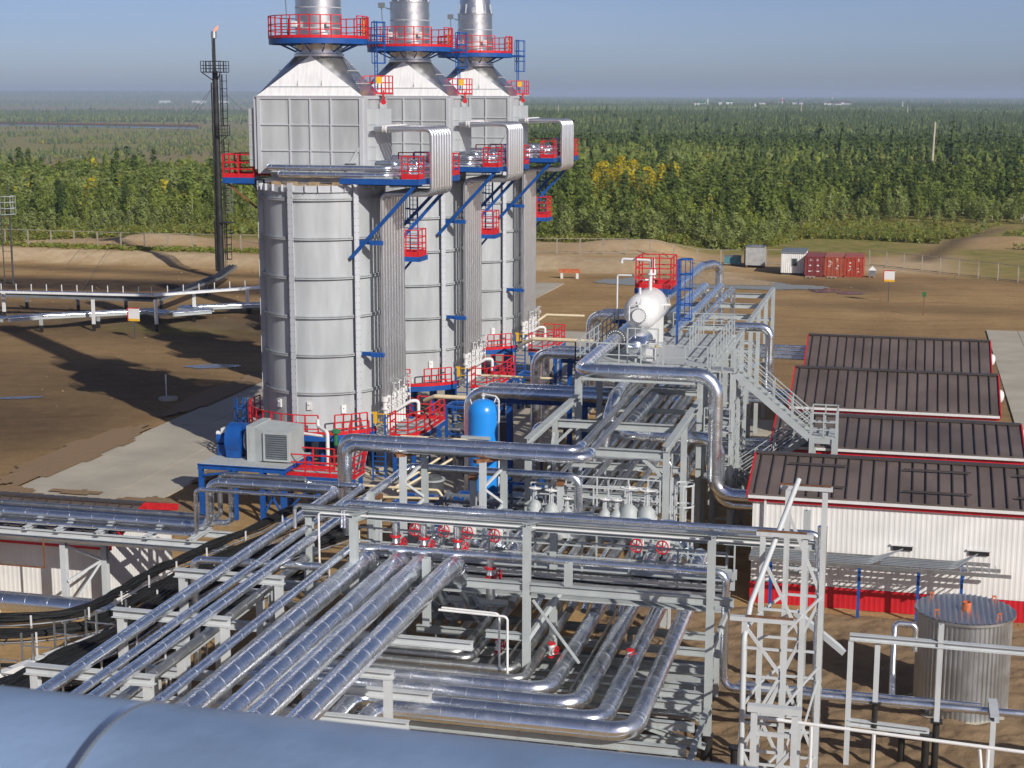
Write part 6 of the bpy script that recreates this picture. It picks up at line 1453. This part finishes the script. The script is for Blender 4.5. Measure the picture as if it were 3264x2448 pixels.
for k, (x, y, h) in enumerate(((-475, 3800, 17), (-300, 3800, 19), (-185, 3800, 20), (-315, 3300, 14), (-25, 3800, 12))):
    t = thing("radio_mast", "tiny mast on the far horizon, " + ("leftmost of five", "second of five from the left", "middle one with dark top", "white low one in front", "rightmost of five")[k], "mast", (x, y, gz(x, y) + (8 if k != 3 else 2)), group="far masts on the horizon")
    part("shaft", MB().cyl((0, 0, 0), (0, 0, h), 1.3, 8, 0, .8), M_WHITE, t); part("top", MB().box(-2.2, 2.2, -1, 1, h * .55, h * .75), (M_WHITE, M_RED, M_GRAPHITE, M_WHITE, M_GREY)[k], t)
for k in range(26):
    x = rv.choice([rv.uniform(-520, -430), rv.uniform(-380, -120), rv.uniform(-200, -140)]); y = rv.uniform(3700, 3900); w = rv.uniform(6, 20); h = rv.uniform(5, 9)
    t = thing("village_house", "tiny pale house of the far village on the horizon", "house", (x, y, gz(x, y) + 8), group="houses of the far village")
    part("wall", MB().box(-w / 2, w / 2, -4, 4, -6, h), rv.choice([M_WHITE, M_WHITE, M_GREY, M_WALL]), t); part("roof", MB().add([(-w / 2 - .5, -4.5, h), (w / 2 + .5, -4.5, h), (w / 2 + .5, 4.5, h), (-w / 2 - .5, 4.5, h), (-w / 2, 0, h + 3), (w / 2, 0, h + 3)], [(0, 1, 5, 4), (2, 3, 4, 5), (0, 4, 3), (1, 2, 5)]), rv.choice([M_GRAPHITE, M_ROOF, M_GREENV]), t)
for k in range(10):
    f = k / 9; x = -3400 + 1500 * f + rv.uniform(-40, 40); y = 6800
    t = thing("village_house", "tiny white shed far beyond the bog at left", "house", (x, y, gz(x, y) + 6), group="sheds beyond the bog")
    part("wall", MB().box(-rv.uniform(12, 45), rv.uniform(12, 45), -6, 6, -6, rv.uniform(8, 13)), M_WHITE, t); part("roof", MB().box(-20, 20, -6.5, 6.5, 12, 14), M_GREY, t)

# ------------------------------------------------------------------ vegetation
def leafmat(name, c, var=.35):
    m = mat(name, c, .75, 0, var=var, scale=.9, spec=.25, coord='World')
    nt = m.node_tree; b = nt.nodes["Principled BSDF"]
    tr = nt.nodes.new("ShaderNodeBsdfTranslucent"); tr.inputs[0].default_value = (c[0] * 1.4, c[1] * 1.4, c[2] * .8, 1)
    mx = nt.nodes.new("ShaderNodeMixShader"); mx.inputs[0].default_value = .38
    nt.links.new(b.outputs[0], mx.inputs[1]); nt.links.new(tr.outputs[0], mx.inputs[2]); nt.links.new(mx.outputs[0], nt.nodes["Material Output"].inputs[0])
    return m
F = [leafmat("spruce_needles", (0.096, 0.138, 0.038)), leafmat("pine_needles", (0.158, 0.203, 0.045)), leafmat("birch_leaves", (0.232, 0.277, 0.052)), leafmat("willow_leaves", (0.243, 0.282, 0.093)), leafmat("autumn_leaves", (.46, .385, .03)), leafmat("olive_leaves", (0.237, 0.232, 0.047))]
M_BARK = mat("bark", (.16, .13, .10), .9, var=.3, scale=2); M_BIRCH = mat("birch_bark", (.5, .48, .44), .8, var=.25, scale=3)
def crown(kind, n, seed, size):
    """returns (N,3,3) triangles for a unit tree: height 1, radius relative"""
    r = np.random.default_rng(seed)
    if kind == 'spruce':
        h = r.uniform(.06, 1, n) ** .85; rad = (1 - h) ** .85 * .155 + .012; lay = (h * 13) % 1; rad = rad * (1.15 - .5 * lay); q = np.sqrt(r.uniform(.25, 1, n))
        drop = -.05 * q
    elif kind == 'pine':
        h = r.uniform(.28, 1, n); rad = .135 * np.sin(np.clip((h - .2) / .82, 0, 1) * pi) ** .6 + .02; q = np.sqrt(r.uniform(.1, 1, n)); drop = 0
    else:
        h = r.uniform(.12, 1, n); rad = .185 * np.sin(np.clip((h - .02) / 1.0, 0, 1) * pi) ** .7 + .02; q = np.sqrt(r.uniform(.15, 1, n)); drop = 0
    t = r.uniform(0, 2 * pi, n)
    lob = 1 + .32 * np.sin(3 * t + h * 9 + seed) * (kind != 'spruce') + .18 * np.sin(7 * t + 17 * h)
    c = np.stack([rad * q * lob * np.cos(t), rad * q * lob * np.sin(t), h + drop], -1)
    if kind != 'spruce':
        keep = (np.sin(c[:, 0] * 31 + seed) + np.sin(c[:, 1] * 33 + 2 * seed) + np.sin(c[:, 2] * 17 + seed)) > -1.0
        c = c[keep]; n = len(c)
    t = np.arctan2(c[:, 1], c[:, 0]); nr_ = np.stack([np.cos(t), np.sin(t), .7 * np.ones(n)], -1) + r.normal(size=(n, 3)) * .55; nr_ /= np.linalg.norm(nr_, axis=1)[:, None]
    d1 = np.cross(nr_, r.normal(size=(n, 3))); d1 /= np.linalg.norm(d1, axis=1)[:, None]; d2 = np.cross(nr_, d1)
    if kind == 'spruce':
        out = np.stack([np.cos(t), np.sin(t), -.55 * np.ones(n)], -1); d1 = out + .4 * d1; d2 = np.cross(d1, np.array([0, 0, 1.0])); d2 /= np.linalg.norm(d2, axis=1)[:, None] + 1e-6
    s = size * r.uniform(.6, 1.3, n)[:, None]
    return np.stack([c - d2 * s * .5, c + d2 * s * .5, c + d1 * s], 1)
def crown_far(kind, seed):
    r = np.random.default_rng(seed); T = []
    if kind == 'spruce': rings = [(.04, .13), (.3, .155), (.34, .10), (.62, .11), (.66, .06), (1.0, .004)]
    elif kind == 'pine': rings = [(.25, .03), (.4, .12), (.62, .14), (.82, .10), (1.0, .01)]
    else: rings = [(.10, .04), (.28, .15), (.52, .185), (.76, .15), (.92, .08), (1.0, .01)]
    ns = 7; P = []
    for z, rr_ in rings:
        t = np.arange(ns) * 2 * pi / ns + r.uniform(0, .9); q = rr_ * r.uniform(.65, 1.35, ns)
        P.append(np.stack([q * np.cos(t), q * np.sin(t), z + r.uniform(-.045, .045, ns) * (z < .95)], -1))
    for i in range(len(P) - 1):
        for k in range(ns):
            k2 = (k + 1) % ns
            T.append([P[i][k], P[i][k2], P[i + 1][k]]); T.append([P[i][k2], P[i + 1][k2], P[i + 1][k]])
    return np.array(T)
def tri_mesh(name, T, mats_, midx=None):
    me = bpy.data.meshes.new(name); n = len(T)
    me.vertices.add(n * 3); me.vertices.foreach_set("co", T.reshape(-1).astype(np.float32))
    me.loops.add(n * 3); me.loops.foreach_set("vertex_index", np.arange(n * 3, dtype=np.int32))
    me.polygons.add(n); me.polygons.foreach_set("loop_start", np.arange(0, n * 3, 3, dtype=np.int32))
    for m in mats_: me.materials.append(m)
    if midx is not None: me.polygons.foreach_set("material_index", midx.astype(np.int32))
    me.update(calc_edges=True)
    return me
def trunk_mesh(h, m, seed):
    r = random.Random(seed); mb = MB()
    mb.sweep([(0, 0, -.03), (.01, 0, .3), (-.01, .01, .6), (0, 0, .96)], [.018, .013, .009, .002], 6)
    for k in range(7):
        z = r.uniform(.3, .85); t = r.uniform(0, 6.28); L = .12 * (1.05 - z); mb.sweep([(0, 0, z), (L * cos(t), L * sin(t), z + .05)], [.005, .001], 4)
    o = mb.build("trunk", m); me = o.data; bpy.data.objects.remove(o); return me
KIND = {'spruce': [(tri_mesh("crown", crown('spruce', 900, s, .05), [F[0]]), trunk_mesh(1, M_BARK, s)) for s in (1, 2, 3)],
        'pine': [(tri_mesh("crown", crown('pine', 900, s + 10, .042), [F[1]]), trunk_mesh(1, M_BARK, s)) for s in (1, 2, 3)],
        'birch': [(tri_mesh("crown", crown('round', 1000, s + 20, .042), [F[2]]), trunk_mesh(1, M_BIRCH, s)) for s in (1, 2, 3)],
        'willow': [(tri_mesh("crown", crown('round', 1000, s + 30, .048), [F[3]]), trunk_mesh(1, M_BARK, s)) for s in (1, 2, 3)],
        'autumn': [(tri_mesh("crown", crown('round', 900, s + 40, .05), [F[4]]), trunk_mesh(1, M_BIRCH, s)) for s in (1, 2)]}
LAB = {'spruce': "dark pointed spruce at the forest edge", 'pine': "mid green pine with open crown at the forest edge", 'birch': "light green young birch at the forest edge", 'willow': "grey green willow bush before the forest", 'autumn': "yellow autumn birch among the green trees right of the towers"}
TN = {'spruce': 'spruce_tree', 'pine': 'pine_tree', 'birch': 'birch_tree', 'willow': 'willow_bush', 'autumn': 'birch_tree'}
CT = {'spruce': 'tree', 'pine': 'tree', 'birch': 'tree', 'willow': 'bush', 'autumn': 'tree'}
GR = {'spruce': 'spruces at the forest edge', 'pine': 'pines at the forest edge', 'birch': 'birches at the forest edge', 'willow': 'willow bushes at the forest edge', 'autumn': 'yellow birches'}
rt = random.Random(21)
def zone(x, y):
    a = float(az_of(np.array([x]), np.array([y]))[0])
    for lim, nm in ((-13.5, "at far left above the embankment"), (-10.6, "left of the black flare stack"), (-7.5, "between flare stack and towers"), (2.2, "close behind the towers"), (4.6, "right of the farthest tower"), (7.6, "behind the yard fence"), (9.6, "behind cabin and white hut"), (12.6, "behind the red containers"), (15.5, "left of the tall concrete pole"), (99, "at the right picture edge")):
        if a < lim: return nm
def plant(kind, x, y, h, wide=1.0):
    cm, tm = rt.choice(KIND[kind])
    t = thing(TN[kind], LAB[kind] + ("" if kind == 'autumn' else " " + zone(x, y)), CT[kind], (x, y, gz(x, y)), rt.uniform(0, 6.28), GR[kind]); t.scale = (h * wide, h * wide, h)
    for n_, m_ in (("crown", cm), ("trunk", tm)):
        o = bpy.data.objects.new(n_, m_); COL.objects.link(o); o.parent = t
def polar(a, r):  # degrees right of the view axis, distance
    t = radians(a) - CYAW; return r * sin(t), r * cos(t)
cand = []
def edge_r(a):
    # distance of the forest edge for a view angle
    return float(np.interp(a, [-19, -14, -10, -6, 0, 2, 5, 8, 9.3, 10.5, 12, 19], [246, 250, 258, 262, 240, 238, 238, 240, 246, 285, 300, 300]))
n_tree = 0
for a in np.arange(-19, 19, .34):
    if -9.2 < a < -1.6 and rt.random() < .7: continue
    e0 = edge_r(a)
    for j in range(3):
        r_ = e0 + j * 9 + rt.uniform(0, 9); aa_ = a + rt.uniform(-.17, .17)
        x, y = polar(aa_, r_)
        p = rt.random()
        left_ = a < -9
        if j == 0: kind = 'willow' if p < .62 else ('birch' if p < .9 else 'pine')
        elif j == 1: kind = 'birch' if p < .5 else ('pine' if p < .8 else ('willow' if p < .9 else 'spruce'))
        else: kind = 'pine' if p < .45 else ('birch' if p < .75 else 'spruce')
        h = {'willow': rt.uniform(3.0, 5.2), 'birch': rt.uniform(4, 6.4), 'pine': rt.uniform(4.6, 7), 'spruce': rt.uniform(5.2, 8.2)}[kind] * (.8 if left_ and j == 0 else 1)
        if n_tree < 290: plant(kind, x, y, h, 1.45 if kind == 'willow' else 1.1); n_tree += 1
for x, y, h in ((-60.6, 318, 8.2), (-57.6, 320, 9.4), (-55.0, 321, 9.0), (-62.6, 323, 7.6), (-52.4, 322, 7.6), (-58.8, 314, 6.8), (-49.6, 324, 8.0), (-47.6, 326, 8.4), (-56, 312, 6.5), (-61.5, 313, 6.2), (-50.5, 317, 6.0), (-53.6, 315, 6.2)):
    plant('autumn', x, y, h, 1.3)
# forest mass: one object
def forest(name, pts, hs, kinds, nper, size, seed, far=0):
    LIB = {}
    rows = []; mi = []
    r = np.random.default_rng(seed)
    kmap = {0: ('spruce', 0), 1: ('pine', 1), 2: ('round', 2), 3: ('round', 3), 4: ('round', 4), 5: ('round', 5)}
    for k in range(6):
        for v in range(3): LIB[(k, v)] = crown(kmap[k][0], nper, 100 + 7 * k + v, size) if far == 0 else (crown_far(kmap[k][0], 100 + 7 * k + v) if far == 2 else np.concatenate([crown_far(kmap[k][0], 100 + 7 * k + v) * np.array([.8, .8, .95]), crown(kmap[k][0], nper, 100 + 7 * k + v, size)]))
    var = r.integers(0, 3, len(pts))
    for k in range(6):
        for v in range(3):
            sel = np.where((kinds == k) & (var == v))[0]
            if len(sel) == 0: continue
            T = LIB[(k, v)]; P = pts[sel]; H_ = hs[sel]; th = r.uniform(0, 2 * pi, len(sel)); wd = r.uniform(.85, 1.3, len(sel)) * np.where(k == 0, .95, 1.15)
            c, s_ = np.cos(th), np.sin(th)
            V = T.reshape(-1, 3)
            xx = (V[None, :, 0] * c[:, None] - V[None, :, 1] * s_[:, None]) * (H_ * wd)[:, None] + P[:, 0][:, None]
            yy = (V[None, :, 0] * s_[:, None] + V[None, :, 1] * c[:, None]) * (H_ * wd)[:, None] + P[:, 1][:, None]
            zz = V[None, :, 2] * H_[:, None] + P[:, 2][:, None]
            W_ = np.stack([xx, yy, zz], -1).reshape(-1, 3, 3)
            rows.append(W_); mi.append(np.full(len(W_), kmap[k][1]))
    me = tri_mesh(name, np.concatenate(rows), F, np.concatenate(mi))
    o = bpy.data.objects.new(name, me); COL.objects.link(o); tag(o, kind="stuff"); return o
def scatter(r0, r1, spacing, seed, amax=20.5):
    r = np.random.default_rng(seed)
    n = int(radians(2 * amax) * (r1 ** 2 - r0 ** 2) / 2 / spacing ** 2)
    rad = np.sqrt(r.uniform(r0 ** 2, r1 ** 2, n)); a = r.uniform(-amax, amax, n)
    t = np.radians(a) - CYAW
    x, y = rad * np.sin(t), rad * np.cos(t)
    er = np.interp(a, [-19, -14, -10, -6, 0, 2, 5, 8, 9.3, 10.5, 12, 19], [246, 250, 258, 262, 240, 238, 238, 240, 246, 285, 300, 300]) + 18
    left_ = a < -6.0
    pn = lownoise(x, y, 55, 3); pn2 = lownoise(x, y, 170, 8); pn3 = lownoise(x, y, 420, 13)
    keep = rad > er
    # left: clearings in the valley
    clear = left_ & ((pn2 + .4 * pn) > .18) & (rad > 430) & (rad < 2400)
    keep &= ~(clear & (r.uniform(0, 1, n) < .93))
    mead = left_ & (rad >= 1000) & (rad < 2480)
    keep &= ~(mead & (r.uniform(0, 1, n) < .72 + .25 * (pn > .1) - .3 * (pn < -.45)))
    keep &= ~(left_ & (rad > 450 + 25 * pn) & (rad < 1000) & (r.uniform(0, 1, n) < .93))
    keep &= ~((a < -6) & (((rad > 4250) & (rad < 6200)) | ((rad > 2480) & (rad < 2900))) & (r.uniform(0, 1, n) < .97))
    keep &= ~((a > 2.7) & (a < 5.4) & (rad < 342) & (rad > 262) & (r.uniform(0, 1, n) < .93))
    keep &= ~((np.abs(x - (2 + (y - 232) * .28)) < 3) & (rad < 300))
    x, y, rad, a, pn, pn2, pn3, left_ = (v[keep] for v in (x, y, rad, a, pn, pn2, pn3, left_))
    n = len(x); p = np.clip(r.uniform(0, 1, n) + .34 * pn + .42 * pn3 + .06, 0, .999)
    kinds = np.where(p < .42, 0, np.where(p < .68, 1, np.where(p < .86, 2, np.where(p < .94, 5, 3))))
    nearl = (rad < 430)
    q_ = r.uniform(0, 1, n)
    kinds = np.where(nearl & (kinds == 0) & (q_ < .45), 1, kinds); kinds = np.where(left_ & (rad > 430) & (rad < 2400) & (q_ < .35), 5, kinds)
    kinds = np.where((q_ > .993) & (pn2 > 0), 4, kinds)
    h = r.uniform(7, 12, n); h = np.where(kinds == 0, h * 1.22, h); h = np.where(kinds >= 2, h * .82, h); h = h * np.where(nearl, .66, np.where(rad < 900, .85, 1.0)) * np.where(left_ & (rad > 450) & (rad < 2480), .5, 1)
    tall = r.uniform(0, 1, n) < .022
    kinds = np.where(tall, 0, kinds); h = np.where(tall, h * 1.45, h)
    z = height(x, y)
    return np.stack([x, y, z], -1), h, kinds
if True:
    forest("forest", *scatter(250, 430, 2.5, 1), 240, .065, 5)
    forest("forest", *scatter(430, 900, 3.5, 2), 26, .085, 6, 1)
    forest("forest", *scatter(900, 2100, 5.4, 3), 24, .24, 7, 2)
    forest("forest", *scatter(2100, 4800, 9, 4), 12, .5, 8, 2)
    P_, H_, K_ = scatter(4800, 13500, 38, 5); forest("forest", P_, H_ * 1.1 * np.array(1.0), K_, 10, 1.2, 9, 2)
# undergrowth: low bushes and grass tufts along the edge
def tufts(name, n, seed, fn, h0, h1, mi_, size):
    r = np.random.default_rng(seed); T = crown('round', 16, seed, size); x, y = fn(r, n)
    h = r.uniform(h0, h1, len(x)); V = T.reshape(-1, 3); th = r.uniform(0, 6.28, len(x)); c, s_ = np.cos(th), np.sin(th); w_ = 1.5
    xx = (V[None, :, 0] * c[:, None] - V[None, :, 1] * s_[:, None]) * h[:, None] * w_ + x[:, None]; yy = (V[None, :, 0] * s_[:, None] + V[None, :, 1] * c[:, None]) * h[:, None] * w_ + y[:, None]; zz = V[None, :, 2] * h[:, None] + height(x, y)[:, None] - .05
    W_ = np.stack([xx, yy, zz], -1).reshape(-1, 3, 3)
    me = tri_mesh(name, W_, F, r.choice(mi_, len(x)).repeat(len(T))); o = bpy.data.objects.new(name, me); COL.objects.link(o); tag(o, kind="stuff"); return o
def band(r, n):
    a = r.uniform(-20, 20, n); er = np.interp(a, [-19, -14, -10, -6, 0, 2, 5, 8, 9.3, 10.5, 12, 19], [240, 244, 246, 248, 240, 236, 238, 240, 246, 262, 262, 250]); rad = er + r.exponential(14, n)
    t = np.radians(a) - CYAW; x, y = rad * np.sin(t), rad * np.cos(t)
    k = (np.abs(x - (2 + (y - 232) * .28)) > 3.2) & ~((np.abs(x - 14) < 9) & (np.abs(y - 258) < 6)); return x[k], y[k]
tufts("undergrowth", 11000, 3, band, .35, 1.5, [2, 3, 5, 5], .26)
def band2(r, n):
    x = r.uniform(-136, -82, n); y = 199.6 + r.normal(0, .9, n); return x, y
tufts("grass", 900, 4, band2, .15, .5, [2, 5], .5)

# ------------------------------------------------------------------ haze
zmin = float(Zg.min())
hb = MB().box(-14600, 14600, -14600, 14600, zmin - 1.0, float(max(Zg.max() + 14, 46)) + 1.0).build("haze", M_WHITE, smooth=False)
hm = bpy.data.materials.new("haze"); hm.use_nodes = True
hm.node_tree.nodes.clear()
vo = hm.node_tree.nodes.new("ShaderNodeVolumePrincipled"); vo.inputs["Color"].default_value = (.62, .76, 1, 1); vo.inputs["Density"].default_value = HAZE_DENSITY; vo.inputs["Anisotropy"].default_value = 0.0
ou = hm.node_tree.nodes.new("ShaderNodeOutputMaterial"); hm.node_tree.links.new(vo.outputs[0], ou.inputs["Volume"])
hb.data.materials.clear(); hb.data.materials.append(hm); tag(hb, kind="stuff")
